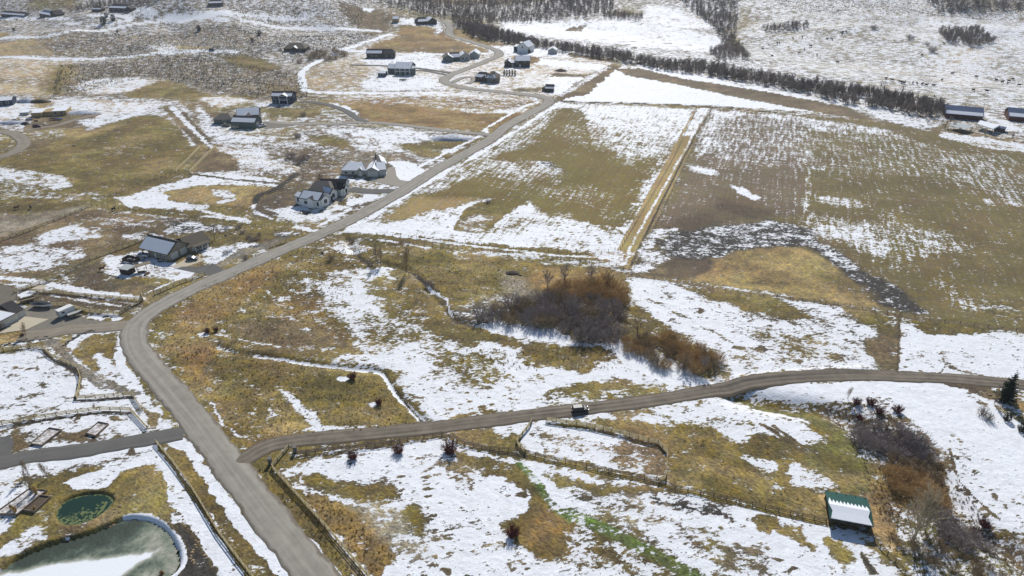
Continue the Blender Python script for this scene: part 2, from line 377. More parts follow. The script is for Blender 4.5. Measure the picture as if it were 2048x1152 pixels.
# dark manured strip with snow, and the pale yellow lobe
P(.78, 'grey', "1300,462 1360,456 1320,478 1310,500 1350,520 1330,545 1262,543 1285,490", 4, 0)
P(.38, 'dark', "1310,480 1350,462 1480,452 1540,440 1620,455 1640,490 1560,498 1480,500 1430,520 1410,535 1370,520 1330,512", 5, .0)
P(.58, 'dark', "1400,458 1490,448 1530,440 1620,455 1620,480 1540,478 1450,470", 6, 0)
P(.26, 'dark', "1600,480 1660,495 1720,540 1790,570 1850,620 1860,632 1780,618 1740,600 1700,560 1640,510", 4, 0)
P(.6, 'dark', "1620,480 1660,490 1720,535 1700,545 1650,510", 4, 0)
P(.03, 'mud', "1300,540 1350,515 1420,520 1430,545 1390,560 1300,550", 5)
P(.02, 'gold', "1380,560 1425,540 1430,520 1470,502 1560,495 1600,496 1650,520 1700,560 1760,615 1700,612 1540,585", 3, 0, 3)
# ---- band below the right-hand field
P(.72, 'grey', "1250,552 1400,572 1800,632 1795,745 1560,745 1450,755 1420,700 1300,600", 5, 0, 8)
P(.9, 'grey', "1255,555 1340,570 1440,620 1500,690 1470,740 1430,690 1310,640 1265,600", 8)
P(.06, 'olive', "1360,575 1460,580 1560,600 1640,640 1600,640 1520,630 1440,602", 5, 0, 6)
P(.5, 'olive', "1500,660 1640,665 1680,720 1560,715", 10)
P(.12, 'olive', "1680,610 1790,635 1795,680 1700,630", 6); P(.1, 'brown', "1730,675 1795,660 1790,740 1770,740 1730,700", 5, 0, 6)
P(.06, 'olive', "1830,640 1900,640 1980,658 1930,668 1850,670", 4); P(.95, 'grey', "1805,640 1850,670 1980,665 2150,680 2150,762 1800,745", 4)
S(.1, 'brown', "1798,635 1792,745", 1.4, 2); S(.1, 'brown', "1240,545 1450,580 1620,602 1800,632 2100,668", 1.8, 3)
for s in ("1885,715 1900,735 1960,750", "1893,715 1910,738 1970,752", "1898,720 1880,745 1860,750"): S(.4, 'grey', s, .7, 2, w=1)
# ---- central meadow
P(.20, 'olive', "300,640 420,560 560,510 690,470 900,500 1250,548 1262,600 1420,720 1440,760 1160,805 880,850 480,885 340,740", 6, 0, 8)
P(.05, 'olive', "690,480 900,512 1050,530 1060,560 980,590 900,600 820,560 720,500", 6, 0, 6)
P(.10, 'rust', "340,640 420,570 520,525 580,520 540,560 480,610 420,650 330,700", 8)
P(.75, 'olive', "600,570 680,545 760,535 790,545 740,570 760,610 740,650 800,680 700,690 690,640 650,610", 9, 0, 12)
P(.3, 'rust', "560,590 640,600 690,680 600,690 520,650", 12)
P(.12, 'brown', "460,640 600,640 700,690 560,700 480,680", 10)
P(.5, 'olive', "700,640 820,630 860,670 880,700 780,720", 14)
P(.86, 'olive', "650,725 760,690 850,690 1000,680 1100,690 1160,700 1250,720 1300,780 1160,800 1040,822 880,842 850,830 800,780 770,735", 9, 0, 12)
P(.1, 'olive', "895,725 950,708 985,725 975,745 920,745", 5, 0, 8); P(.12, 'olive', "1030,715 1090,690 1200,715 1180,740 1080,735", 6, 0, 10)
P(.15, 'olive', "1040,690 1160,685 1250,720 1180,715", 6, 0, 10); P(.15, 'olive', "1160,690 1240,700 1260,715 1160,712", 6)
P(.15, 'olive', "1080,790 1170,765 1320,768 1330,778 1180,790", 4, 0, 8); P(.4, 'olive', "850,690 900,690 1000,740 960,790 880,750", 14, 0, 10)
P(.05, 'olive', "900,640 970,655 1050,690 1180,700 1150,715 1000,690 900,680", 6, 0, 6)
P(.96, 'grey', "930,642 1000,640 1120,660 1180,690 1160,694 1060,680 980,665", 4); P(.97, 'grey', "1180,680 1260,690 1340,720 1440,760 1320,780 1240,720", 6, 0, 8)
S(.95, 'grey', "432,691 470,703 530,712 600,723 680,734 745,740 770,752 790,785 820,815 852,846", 1.5, 1, w=1)
S(.02, 'dark', "770,742 800,790 852,848", .5, .6, w=.3); S(.02, 'dark', "435,697 470,708 600,727", .4, .6, w=.3)
S(.8, 'olive', "430,668 480,680 560,695", .8, 2); P(.9, 'grey', "396,668 414,664 418,674 402,676", 1.5, w=2)
P(.05, 'olive', "430,700 600,727 740,742 770,770 830,840 720,860 600,840 480,800 400,760 420,720", 3, 0, 3)
P(.06, 'rust', "340,690 430,690 420,730 470,790 440,850 380,760", 8); P(.9, 'grey', "668,758 690,754 700,760 685,766", 2, w=3); P(.85, 'grey', "735,806 752,803 755,812 742,814", 2, w=2)
P(.85, 'olive', "550,772 585,790 640,835 660,850 860,858 700,872 520,885 500,882 620,855 600,830 570,800", 4, 0, 5)
P(.7, 'olive', "515,830 545,810 560,830 530,835", 4); P(.8, 'grey', "398,788 420,810 460,860 482,880 470,876 430,830", 2)
P(.1, 'olive', "440,700 540,715 560,770 520,820 440,800 420,740", 10); P(.08, 'gold', "520,850 600,840 640,852 520,880", 4)
P(.02, 'pale', "1010,545 1060,560 1080,600 1010,590", 8); P(.35, 'grey', "985,590 1030,580 1040,610 960,650 900,640 900,625", 6)
S(.1, 'mud', "700,475 725,520 770,530 820,542 855,568 885,592 905,635 945,652", 1.6, 2); S(.05, 'dark', "760,528 820,543 852,566", .8, 1); S(.9, 'grey', "855,570 880,590 895,600", 1.2, 1); S(.9, 'grey', "895,605 897,620 905,632", .5, 1); P(.6, 'rust', "640,485 690,480 760,500 700,510", 4); P(.8, 'grey', "655,495 730,500 690,508", 3)
P(.03, 'rust', "1060,530 1240,540 1255,610 1150,600 1060,570", 6)
# ---- strip along the main road
S(.93, 'grey', "268,640 245,670 236,700 245,735 275,775 300,820 330,860", 2.4, 3, w=2)
S(.9, 'grey', "700,452 760,425 860,362 960,306 1050,250 1120,205", 2.6, 4, w=3); S(.9, 'grey', "290,588 380,548 470,505", .8, 2)
S(.93, 'grey', "700,412 800,355 900,300 970,268 975,255 1050,212 1078,204 1060,194", 2.2, 3, w=2)
S(.85, 'grey', "640,450 700,418", 2.2, 3)
P(.10, 'gravel', "480,500 600,462 560,485 400,548 380,552", 3)
# ---- right part below the lane
P(.78, 'olive', "880,862 1040,845 1160,830 1420,800 1500,792 1600,830 1560,880 1360,850 1300,860 1100,842 1040,870", 6, 0, 10)
P(.08, 'olive', "900,868 960,862 1040,880 1030,900 930,885", 5, 0, 6); P(.3, 'brown', "1210,822 1290,820 1280,835 1230,840", 5, 0, 6)
P(.06, 'olive', "1180,845 1300,845 1420,860 1500,870 1560,880 1630,920 1660,960 1650,1035 1500,1005 1335,960 1335,905 1290,880", 5, 0, 8)
P(.05, 'green', "1475,790 1530,800 1640,820 1700,860 1740,920 1750,985 1700,990 1640,960 1600,900 1650,880 1660,860 1600,830 1540,815", 4, 0, 5)
P(.85, 'olive', "1360,825 1480,800 1560,835 1640,860 1650,880 1600,880 1520,870 1490,885 1440,870 1420,850", 5, 0, 8)
for s in ("1520,848 1560,870 1620,915", "1545,852 1590,880 1640,912"): S(.1, 'mud', s, 1.0, 2)
P(.8, 'olive', "1480,915 1520,908 1560,925 1550,940 1510,930", 4, 0, 6); P(.75, 'olive', "1575,930 1620,940 1680,970 1650,990 1620,975 1570,960", 5, 0, 8)
P(.4, 'olive', "1500,945 1560,955 1570,985 1530,965", 6)
P(.04, 'deep', "1620,900 1690,910 1740,960 1680,985", 10)
P(.9, 'grey', "1045,862 1090,842 1170,856 1300,890 1320,905 1330,940 1320,960 1180,925 1060,905 1040,885", 3)
P(.6, 'brown', "1050,870 1100,860 1150,870 1220,890 1180,910 1100,900", 14, 0, 12)
P(.32, 'brown', "1235,890 1290,885 1325,905 1330,950 1310,962 1240,935 1225,915", 7, 0, 8)
P(.97, 'grey', "1480,780 1560,765 1800,760 1960,775 2010,830 2150,900 2150,1080 1960,1050 1880,960 1900,920 1850,860 1760,810 1600,795", 4, 0, 5)
P(.85, 'grey', "1880,880 1960,890 2050,980 2050,1060 1960,1010 1900,930", 20); S(.05, 'mud', "1900,900 1920,960 2000,1040", .5, 1, w=1)
P(.03, 'mud', "1860,762 1980,770 1990,800 1960,792 1930,780", 3, w=4); P(.05, 'gold', "2020,800 2150,830 2150,870 2060,830", 3); P(.6, 'brown', "1940,790 1990,815 1970,815", 4)
# creek gully with brush
P(.45, 'brown', "1640,810 1740,800 1800,830 1860,880 1900,930 1890,980 1960,1040 2150,1130 2150,1260 1900,1260 1780,1080 1745,1000 1760,960 1700,880", 8, 0, 8)
P(.1, 'rust', "1760,940 1880,930 1900,1000 1800,1020 1750,1000", 10); P(.8, 'brown', "1740,800 1790,800 1800,830 1750,830", 6); P(.75, 'brown', "1690,850 1740,880 1760,910 1720,890", 5)
P(.55, 'green', "1760,1040 1900,1050 2000,1090 2050,1160 1850,1160", 12)
P(.02, 'hay', "1735,990 1760,1000 1790,1060 1800,1110 1770,1085 1740,1060", 4, 0, 4); P(.03, 'hay', "1639,990 1652,990 1652,1018 1642,1015", 1.5, w=1)
# ---- bottom middle
P(.93, 'grey', "560,945 640,910 820,885 890,880 960,905 1060,920 1150,945 1330,970 1700,1060 1850,1200 600,1200 620,1050", 5, 0, 6)
P(.8, 'olive', "560,935 620,925 660,920 640,950 600,955", 4, 0, 5)
P(.04, 'olive', "570,960 640,945 700,965 790,980 800,1000 730,1020 700,1000 640,980", 5, 0, 7); P(.05, 'rust', "600,985 660,1000 720,1020 770,1060 790,1110 760,1160 700,1100 640,1040", 5, 0, 7)
P(.08, 'olive', "780,1020 830,1015 860,1040 850,1075 800,1060", 6, 0, 8); P(.45, 'pale', "700,1010 800,1020 830,1080 880,1110 820,1130 780,1090", 10, 0, 8)
P(.06, 'deep', "890,905 920,900 960,915 1040,925 1060,960 1050,985 1010,950 960,945 930,930", 5, 0, 6)
P(.1, 'brown', "880,925 930,930 940,970 910,965", 7, 0, 6); P(.05, 'olive', "1030,925 1060,935 1090,1000 1130,1050 1160,1060 1170,1100 1230,1130 1150,1130 1060,1100 1000,1060 1000,1050 1060,1020 1060,990", 5, 0, 8)
P(.07, 'rust', "1080,1000 1140,1030 1150,1070 1060,1090 1040,1070", 10, 0, 6); P(.65, 'olive', "1130,1060 1180,1080 1230,1120 1220,1160 1140,1120", 8, 0, 8)
P(.1, 'olive', "1085,945 1150,965 1160,985 1120,980", 5, 0, 6); P(.05, 'olive', "1150,960 1200,965 1320,980 1400,985 1350,992 1220,990 1150,985", 4, 0, 6)
P(.5, 'dark', "1140,985 1260,990 1450,1000 1460,1040 1330,1030 1200,1020", 10, 0, 8); P(.85, 'pale', "1170,985 1240,1000 1420,1040 1440,1100 1300,1060 1200,1020", 10, 0, 10)
P(.42, 'deep', "1140,1020 1220,1035 1300,1080 1360,1120 1420,1160 1300,1180 1200,1120 1150,1070", 12, 0, 8)
S(.42, 'lime', "1040,925 1070,960 1085,985 1110,1015 1140,1040", 2.0, 6); S(.30, 'lime', "1140,1030 1200,1055 1250,1080 1310,1110 1400,1160", 3.4, 9)
P(.1, 'olive', "1500,1040 1540,1035 1600,1060 1620,1090 1580,1075 1520,1060", 5, 0, 8); P(.06, 'olive', "1640,1070 1680,1080 1720,1120 1690,1125 1660,1100", 4, 0, 6)
P(.1, 'dark', "1725,1105 1760,1150 1740,1150 1722,1112", 3, 0, 3); P(.5, 'grey', "1450,1090 1540,1100 1540,1150 1440,1150", 14)
P(.55, 'olive', "1390,1060 1440,1060 1450,1120 1400,1110", 12)
S(.1, 'mud', "590,905 700,893 884,870 960,895 1060,915", 1.2, 2)
S(.03, 'tan', "520,925 560,970 640,1060 740,1170", 1.6, 3, w=2); P(.05, 'rust', "487,905 500,880 560,868 700,866 600,880 520,900", 3)
P(.05, 'olive', "500,925 560,885 585,895 548,940 600,985 720,1160 690,1160", 3)
# ---- bottom left
P(.86, 'grey', "-60,700 90,690 160,740 165,790 265,795 300,860 -60,900", 5, .0, 5)
P(.35, 'olive', "-60,672 30,660 100,672 95,695 0,712 -60,720", 6); P(.8, 'grey', "20,676 100,672 96,684 30,690", 3)
P(.04, 'gold', "-60,680 50,660 60,672 0,690 -60,700", 3, w=2)
P(.08, 'olive', "135,700 150,675 220,660 232,680 225,720 190,745 150,720", 4, 0, 4); P(.85, 'grey', "180,715 200,705 230,740 290,790 240,770 200,745", 4)
P(.9, 'grey', "160,790 170,745 200,762 300,800 280,815 170,790", 3); P(.85, 'grey', "130,690 150,668 250,656 262,664 180,670 140,705", 3)
P(.85, 'grey', "245,760 300,800 345,860 320,880 270,820", 4)
P(.7, 'grey', "20,870 330,860 340,872 160,895 40,905", 5, 0, 6); P(.06, 'brown', "90,880 190,852 170,880 150,880", 5, 0, 4); P(.1, 'brown', "140,865 165,860 165,875 140,880", 4)
P(.05, 'brown', "285,820 320,830 320,850 300,852", 3); P(.1, 'deep', "210,878 260,868 240,880", 3); P(.05, 'brown', "25,850 50,880 50,900 20,890", 4)
P(.82, 'grey', "-60,960 120,905 330,880 310,900 320,930 250,940 200,955 100,960 -60,1010", 5, .5, 6)
P(.05, 'olive', "-60,985 60,955 170,925 200,935 180,960 300,930 330,950 350,1010 360,1120 440,1170 300,1170 340,1090 250,1030 160,1085 0,1130 -60,1150", 6, 0, 5)
P(.82, 'grey', "130,965 180,945 240,930 235,955 215,975 150,978", 3, .5, 4); P(.75, 'grey', "-60,975 50,962 60,980 0,1000 -60,1020", 6)
P(.85, 'grey', "20,985 60,975 70,1000 40,1015 -40,1040 -40,1010", 4, .5); P(.9, 'grey', "-60,1030 40,1022 20,1060 -60,1100", 4, .4)
P(.8, 'grey', "20,1080 75,1050 90,1075 50,1100 -30,1120", 4); P(.7, 'grey', "110,1065 150,1060 130,1080", 3)
P(.93, 'grey', "305,882 330,895 380,970 440,1060 490,1150 480,1170 380,1060 340,1000 320,930", 3, 0, 4)
P(.05, 'dark', "340,1030 370,1050 420,1120 440,1170 340,1170 360,1110", 6); P(.93, 'grey', "390,1060 420,1080 470,1160 440,1160", 3, 0, 4); P(.7, 'grey', "342,1030 362,1025 370,1055 350,1050", 3)
P(.03, 'olive', "312,888 345,890 372,915 440,1010 540,1130 560,1170 500,1170 400,985", 2.5, 0, 2); P(.3, 'olive', "440,1050 540,1160 500,1160", 8)
P(.96, 'grey', "320,882 370,874 400,915 460,1000 540,1090 600,1170 570,1170 500,1090 420,985 370,905 340,890", 2.5, 0, 4)
S(.97, 'grey', "252,1034 285,1031 318,1044 342,1066 360,1098 362,1130 340,1160", 1.5, .8, w=3)
P(.04, 'brown', "108,1052 150,1052 230,1020 245,1030 200,1052 120,1075", 4)
S(.06, 'gravel', "100,685 130,705 155,735 190,758 225,775", 3.2, 6, w=4); S(.35, 'gravel', "200,762 240,782 275,783", 2.6, 10, w=5); S(.6, 'gravel', "140,705 170,735 210,762", .6, 1.5)
# faint wear and tracks
for q in ("1500,60 1700,75 1850,120 1960,190", "1480,80 1560,110 1700,150 1900,200", "1600,70 1640,90 1660,110 1560,150"): S(.35, 'tan', q, 5, 9)
P(.35, 'tan', "1560,62 1700,66 1790,80 1700,74 1600,74", 8); P(.4, 'tan', "1680,160 1800,176 1900,190 1800,190 1700,175", 8); P(.5, 'sage', "1870,55 1990,60 2000,95 1900,92", 10)
for q in ("1450,300 1415,380", "1500,300 1470,400", "1560,300 1550,430", "1590,300 1590,430"): S(.5, 'soil', q, .7, 3, 1.)
for q in ("1060,800 1200,786 1330,770", "880,700 960,760", "1300,600 1420,660 1520,720"): S(.5, 'olive', q, 1.0, 6)
# small bare spots and leftovers of snow, scattered as the photograph shows them
for (px, py, r_, c_) in ((500, 828, 7, .8), (905, 745, 0, 0), (978, 778, 9, .1), (1128, 785, 8, .1), (1245, 760, 10, .1), (870, 860, 0, 0), (735, 1000, 0, 0), (700, 1005, 0, 0), (890, 1140, 8, .1), (866, 1125, 7, .15), (870, 1062, 6, .1), (780, 1075, 6, .1), (1040, 990, 10, .12), (860, 935, 9, .1), (560, 600, 8, .7), (530, 585, 6, .7),
                      (480, 620, 7, .7), (610, 660, 6, .8), (445, 850, 7, .8), (1460, 1130, 8, .2), (1560, 1120, 9, .12), (1590, 1140, 8, .1), (60, 740, 9, .1), (30, 735, 8, .12), (88, 768, 7, .1), (40, 780, 8, .1), (108, 750, 6, .12), (75, 815, 6, .1), (150, 835, 7, .1), (185, 812, 8, .12), (60, 832, 6, .15), (230, 838, 7, .1),
                      (110, 915, 8, .2), (210, 922, 9, .15), (260, 905, 8, .1), (1300, 700, 8, .15), (1345, 640, 9, .15), (1400, 620, 8, .15), (1520, 700, 9, .15), (1600, 725, 9, .15), (1480, 700, 8, .2), (1900, 905, 5, .1), (1915, 918, 5, .1), (1960, 950, 6, .15), (1990, 990, 7, .15), (1935, 985, 6, .15), (2010, 1010, 7, .15), (1980, 1030, 6, .1)):
    if r_: P(c_, 'olive' if c_ > .5 else 'mud', "%g,%g %g,%g %g,%g %g,%g" % (px - r_ * 1.6, py, px, py - r_ * .6, px + r_ * 1.7, py + 1, px + 2, py + r_ * .6), 3, None, 6)
# more of the broken snow: streaks in the fields and fringes along the drives
for q, c_, t_, aa in (("900,330 960,318 1040,322 1120,345 1060,360 960,352", .5, 'olive', 1.), ("1080,380 1180,370 1240,390 1180,415 1100,405", .3, 'olive', 1.), ("1180,420 1260,400 1270,430 1230,460", .25, 'olive', 1.), ("1900,300 2000,310 2048,330 1960,330", .35, 'bigfield', 1.),
                      ("1650,350 1760,360 1840,385 1740,380", .22, 'bigfield', 1.), ("1700,440 1780,450 1900,470 1860,480 1740,470", .5, 'bigfield', 1.), ("1940,600 2060,610 2060,640 1960,630", .3, 'bigfield', 0), ("1620,540 1700,560 1760,600 1700,590", .2, 'bigfield', 1.)):
    P(c_, t_, q, 8, aa, 12)
for q in ("110,905 200,890 300,873", "60,955 150,935 250,915 330,895", "130,938 200,922"): S(.45, 'mud', q, 1.2, 6, .3, w=6)
for q in ("0,728 60,722 110,715", "0,760 80,752 150,748", "20,800 90,790 150,800"): S(.62, 'mud', q, 1.6, 8, None, w=8)
for q in ("560,270 640,262 760,285", "470,310 560,322", "640,300 700,320 760,345"): S(.35, 'sage', q, 2.5, 10, None, w=8)
S(.5, 'mud', "1145,985 1230,1010 1330,1045 1400,1090", 2.2, 10, None, 8); S(.4, 'dark', "1310,1010 1420,1025 1460,1040", 2., 10, None, 8)
for q, c_ in (("1612,262 1700,258 1800,275 1900,300 2048,330 2048,380 1900,360 1750,350 1612,345", .34), ("1850,300 1960,320 2060,360 2060,410 1940,380", .4), ("1430,235 1600,238 1610,330 1500,330 1420,330", .42)):
    P(c_, 'bigfield' if c_ < .42 else 'soil', q, 14, 1., 16)
# bare soil strips under the fences
S(.04, 'mud', "0,862 70,845 134,835 200,826 262,826", .8, 2); S(.05, 'mud', "87,700 104,718 153,740 160,757 156,785 153,800 210,799 265,794", .7, 2)
S(.04, 'deep', "318,892 350,938 390,995 440,1070 505,1160", .9, 2); S(.05, 'olive', "1060,915 1110,927 1173,938 1313,969 1453,1004 1557,1028 1640,1046", 1.1, 2)
S(.06, 'deep', "1100,848 1173,858 1296,890", .7, 2); S(.1, 'dark', "1120,202 1250,206 1425,214 1560,226", 1.6, 2); S(.03, 'mud', "30,590 80,572 132,552 180,524", .9, 2)
S(.5, 'brown', "620,980 600,950 650,905 760,895 880,873", .8, 3)
# ---- far right, beyond the river
P(.93, 'grey', "940,5 1060,30 1300,50 1450,70 1480,110 1400,120 1200,100 1000,72 1010,40", 5); P(.5, 'brown', "1290,30 1360,30 1430,55 1460,76 1400,66 1330,48", 6)
P(.55, 'sage', "700,-20 1250,-20 1220,40 1100,45 1000,35 880,30", 12); P(.6, 'sage', "1250,-20 1480,-20 1460,60 1400,40 1320,10", 10)
P(.85, 'grey', "1290,8 1360,20 1440,60 1330,55 1200,35 1290,30", 7)
P(.60, 'pale', "1480,60 1560,30 2150,20 2150,240 1960,215 1700,160 1500,115", 8, 0, 10)
P(.60, 'sage', "1480,-40 2150,-40 2150,28 1800,30 1600,22 1520,40", 14); P(.35, 'sage', "1860,-20 2150,-20 2150,12 1900,28", 12)
P(.7, 'pale', "1840,40 2150,40 2150,110 1960,95 1860,70", 14); P(.7, 'tan', "1880,90 1980,100 1960,180 1900,170 1870,130", 14)
S(.45, 'olive', "1480,90 1600,62 1700,68 1800,85", 6, 8); S(.5, 'tan', "1640,130 1760,140 1960,180", 8, 12)
for s in ("1140,56 1175,50 1160,62", ): P(.15, 'brown', s + " 1130,62", 3)
S(.3, 'brown', "1230,84 1290,84 1380,90", 3, 5); S(.3, 'brown', "1240,100 1270,102", 3, 4)
P(.62, 'brown', "930,55 1010,70 1100,95 1300,130 1480,170 1700,210 1900,240 1900,212 1700,160 1480,110 1300,95 1000,60", 8)
P(.5, 'brown', "1760,200 2100,225 2100,290 1990,275 1850,240", 10); P(.8, 'pale', "1960,220 2010,240 2060,262 1990,262", 5)

# ---------------------------------------------------------------- ground mesh
def build_ground():
    ys = []; y = 30.0
    while y < 2600:
        ys.append(y); d = y * math.cos(PITCH) + CAMH * math.sin(PITCH)
        inframe = 78 < y < 1150
        y += max(.22, (2.3 if inframe else 9.) * d * d / (FPX * CAMH))
    ys = np.array(ys); ncol = 1000
    t = np.linspace(-1, 1, ncol); t = t * (.93 + .07 * t * t)
    X = np.outer(ys * .92 + 70, t); Y = np.repeat(ys[:, None], ncol, 1)
    Z = terrain(X.ravel(), Y.ravel())
    x = X.ravel(); y = Y.ravel(); dep = depth_at(x, y); s = FPX / dep
    n1 = fbm(x / 7, y / 7, 3); n2 = fbm(x / 7 + 50, y / 7 + 80, 3); m1 = fbm(x / 1.6 + 9, y / 1.6, 2); m2 = fbm(x / 1.6, y / 1.6 + 40, 2)
    N = len(x); cov = .42 + fbm(x / 60, y / 60, 3) * .8; an = np.zeros(N)
    col = np.tile(np.array(lin(TINT['olive'])), (N, 1))
    for kind, c, tint, st, f, a, w, width in PAINT:
        if kind == 'p' and f >= 4 and c < .955: c = .5 + (c - .5) * (.84 if c > .5 else .93)
        W = P2W(st)
        if kind == 's': W = smooth_line(W, 3)
        cy = W[:, 1].mean(); sc = FPX / depth_at(0, cy); fm = f / sc; wm = w / sc; pad = 3 * fm + 5 * wm + width
        i = np.nonzero((x > W[:, 0].min() - pad) & (x < W[:, 0].max() + pad) & (y > W[:, 1].min() - pad) & (y < W[:, 1].max() + pad))[0]
        if not len(i): continue
        xx = x[i] + wm * (3.4 * n1[i] + 2.2 * m1[i]); yy = y[i] + wm * (4.5 * n2[i] + 3 * m2[i])
        if kind == 'p':
            d = dist_line(xx, yy, np.vstack([W, W[:1]])); d = np.where(inside(xx, yy, W), d, -d)
        else: d = width / 2 - dist_line(xx, yy, W)
        ff = fm * (3.0 if f >= 4 else 1.3) if kind == 'p' else fm; al = np.clip(.5 + d / max(ff, .12), 0, 1)
        cov[i] += (c - cov[i]) * al
        if a is not None: an[i] += (a - an[i]) * al
        at2 = np.clip(.5 + d / max(3.5 * fm, .8), 0, 1) if kind == 'p' else al
        col[i] += (np.array(lin(TINT[tint])) - col[i]) * at2[:, None]
    win = sst(cov, .40, .62) * (1 - sst(cov, .90, .955)); cov = cov - win * (.62 * np.maximum(0, fbm(x / 13, y / 9, 3)) + .30 * fbm(x / 4.5, y / 3.2, 2))
    cov = cov - .09 * sst(y, 330, 480) * (1 - sst(y, 540, 620)) * sst(-x, 60, 160) * (1 - sst(cov, .93, .96)) * sst(cov, .2, .5)
    win = (1 - sst(cov, .10, .3)) * sst(cov, .015, .05); cov = cov + win * .8 * np.maximum(0, fbm(x / 11 + 5, y / 8, 3) - .10)
    big = fbm(x / 55 + 3, y / 38, 3)[:, None]; hill = (sst(y, 520, 700) * sst(-x, 0, 120))[:, None]
    col = col * (1 + .5 * big) * (1 + hill * big * np.array([[.5, .2, -.3]]))
    t1 = (fbm(x / 17, y / 11, 4))[:, None]; t2 = (fbm(x / 6 + 31, y / 4, 3))[:, None]; cult = ((1 - .75 * np.clip(an, 0, 1)) * sst(col.sum(1) / 3, .055, .095))[:, None]
    straw = np.array(lin((168, 146, 102))); umber = np.array(lin((92, 78, 54)))
    a1 = np.clip(t1 * 2.2, 0, .32) * cult; a2 = np.clip(-t1 * 2.2, 0, .45) * cult; col = col * (1 - a1) + straw * a1; col = col * (1 - a2) + umber * a2; col = col * (1 + .8 * t2 * cult)
    nr = len(ys); idx = np.arange(nr * ncol).reshape(nr, ncol)
    F = np.stack([idx[:-1, :-1], idx[:-1, 1:], idx[1:, 1:], idx[1:, :-1]], -1).reshape(-1, 4)
    me = bpy.data.meshes.new('ground')
    me.vertices.add(N); me.vertices.foreach_set('co', np.stack([x, y, Z], 1).ravel())
    me.loops.add(F.size); me.loops.foreach_set('vertex_index', F.ravel().astype(np.int32))
    me.polygons.add(len(F)); me.polygons.foreach_set('loop_start', np.arange(0, F.size, 4, dtype=np.int32))
    me.polygons.foreach_set('loop_total', np.full(len(F), 4, np.int32)); me.polygons.foreach_set('use_smooth', np.ones(len(F), bool))
    me.update(calc_edges=True)
    at_ = me.attributes.new('soil', 'FLOAT_COLOR', 'POINT'); at_.data.foreach_set('color', np.concatenate([col, np.ones((N, 1))], 1).ravel())
    b = me.attributes.new('snowcover', 'FLOAT', 'POINT'); b.data.foreach_set('value', cov)
    c_ = me.attributes.new('rows', 'FLOAT', 'POINT'); c_.data.foreach_set('value', an)
    print('ground verts', N, 'rows', nr)
    return me
def ground_material():
    m = bpy.data.materials.new('snow_and_grass'); m.use_nodes = True; nt = m.node_tree; N = nt.nodes; L = nt.links; b = N['Principled BSDF']
    pos = N.new('ShaderNodeNewGeometry').outputs['Position']
    def attr(n, o):
        a = N.new('ShaderNodeAttribute'); a.attribute_name = n; return a.outputs[o]
    soil = attr('soil', 'Color'); cov = attr('snowcover', 'Fac'); rows = attr('rows', 'Fac')
    def mapped(rz, sx, sy):
        mp = N.new('ShaderNodeMapping'); mp.vector_type = 'POINT'
        r = N.new('ShaderNodeVectorRotate'); r.rotation_type = 'Z_AXIS'; r.inputs['Angle'].default_value = rz
        L.new(pos, r.inputs['Vector']); L.new(r.outputs[0], mp.inputs['Vector']); mp.inputs['Scale'].default_value = (sx, sy, 1); return mp.outputs[0]
    iso = node_noise(nt, mapped(R(10), .8, 1.2), .21, 8, .70, '2D')
    ra = mapped(R(21), 1, .14); rb = mapped(R(21), .2, 1)
    along = node_noise(nt, ra, .55, 6, .62, '2D'); across = node_noise(nt, rb, .4, 5, .6, '2D')
    str_ = node_math(nt, 'ADD', node_math(nt, 'MULTIPLY', along, .62), node_math(nt, 'MULTIPLY', across, .38))
    mx = N.new('ShaderNodeMix'); mx.data_type = 'FLOAT'; L.new(rows, mx.inputs[0]); L.new(iso, mx.inputs[2]); L.new(str_, mx.inputs[3]); u = mx.outputs[0]
    fine = node_noise(nt, mapped(R(-14), .7, 1.5), .85, 5, .72, '2D')
    u = node_math(nt, 'ADD', node_math(nt, 'MULTIPLY', u, .52), node_math(nt, 'MULTIPLY', fine, .48))
    u = node_math(nt, 'MULTIPLY_ADD', u, 4.6); N[-1].inputs[2].default_value = .5 - 4.6 * .5       # spread to 0..1
    c2 = node_math(nt, 'MULTIPLY_ADD', cov, 1.32); N[-1].inputs[2].default_value = -.20
    sm = node_math(nt, 'MULTIPLY_ADD', node_math(nt, 'SUBTRACT', c2, u), 6.5, True); N[-1].inputs[2].default_value = .5
    # scattered clods and hoof prints that break through the snow
    vo = N.new('ShaderNodeTexVoronoi'); vo.voronoi_dimensions = '2D'; vo.inputs['Scale'].default_value = .55; vo.inputs['Randomness'].default_value = 1
    wv = N.new('ShaderNodeVectorMath'); wv.operation = 'ADD'; L.new(mapped(R(-12), .62, 1.35), wv.inputs[0])
    nz = N.new('ShaderNodeTexNoise'); nz.noise_dimensions = '2D'; nz.inputs['Scale'].default_value = 1.5; nz.inputs['Detail'].default_value = 3
    L.new(pos, nz.inputs['Vector']); L.new(nz.outputs['Color'], wv.inputs[1]); L.new(wv.outputs[0], vo.inputs['Vector'])
    rs = N.new('ShaderNodeSeparateColor'); L.new(vo.outputs['Color'], rs.inputs[0])
    rad = node_math(nt, 'MULTIPLY', node_math(nt, 'POWER', rs.outputs[0], 3.2), .5)
    dens = node_noise(nt, pos, .03, 3, .6, '2D'); dens = node_math(nt, 'MULTIPLY_ADD', dens, 5., True); N[-1].inputs[2].default_value = -2.2
    rad = node_math(nt, 'MULTIPLY', rad, dens)
    sp = node_math(nt, 'MULTIPLY_ADD', node_math(nt, 'SUBTRACT', rad, vo.outputs['Distance']), 14., True); N[-1].inputs[2].default_value = .3
    full = node_math(nt, 'MULTIPLY_ADD', cov, -12., True); N[-1].inputs[2].default_value = 11.65    # no clods in the deep clean snow
    sp = node_math(nt, 'MULTIPLY', sp, full)
    mask = node_math(nt, 'MULTIPLY', sm, node_math(nt, 'SUBTRACT', 1.0, sp))
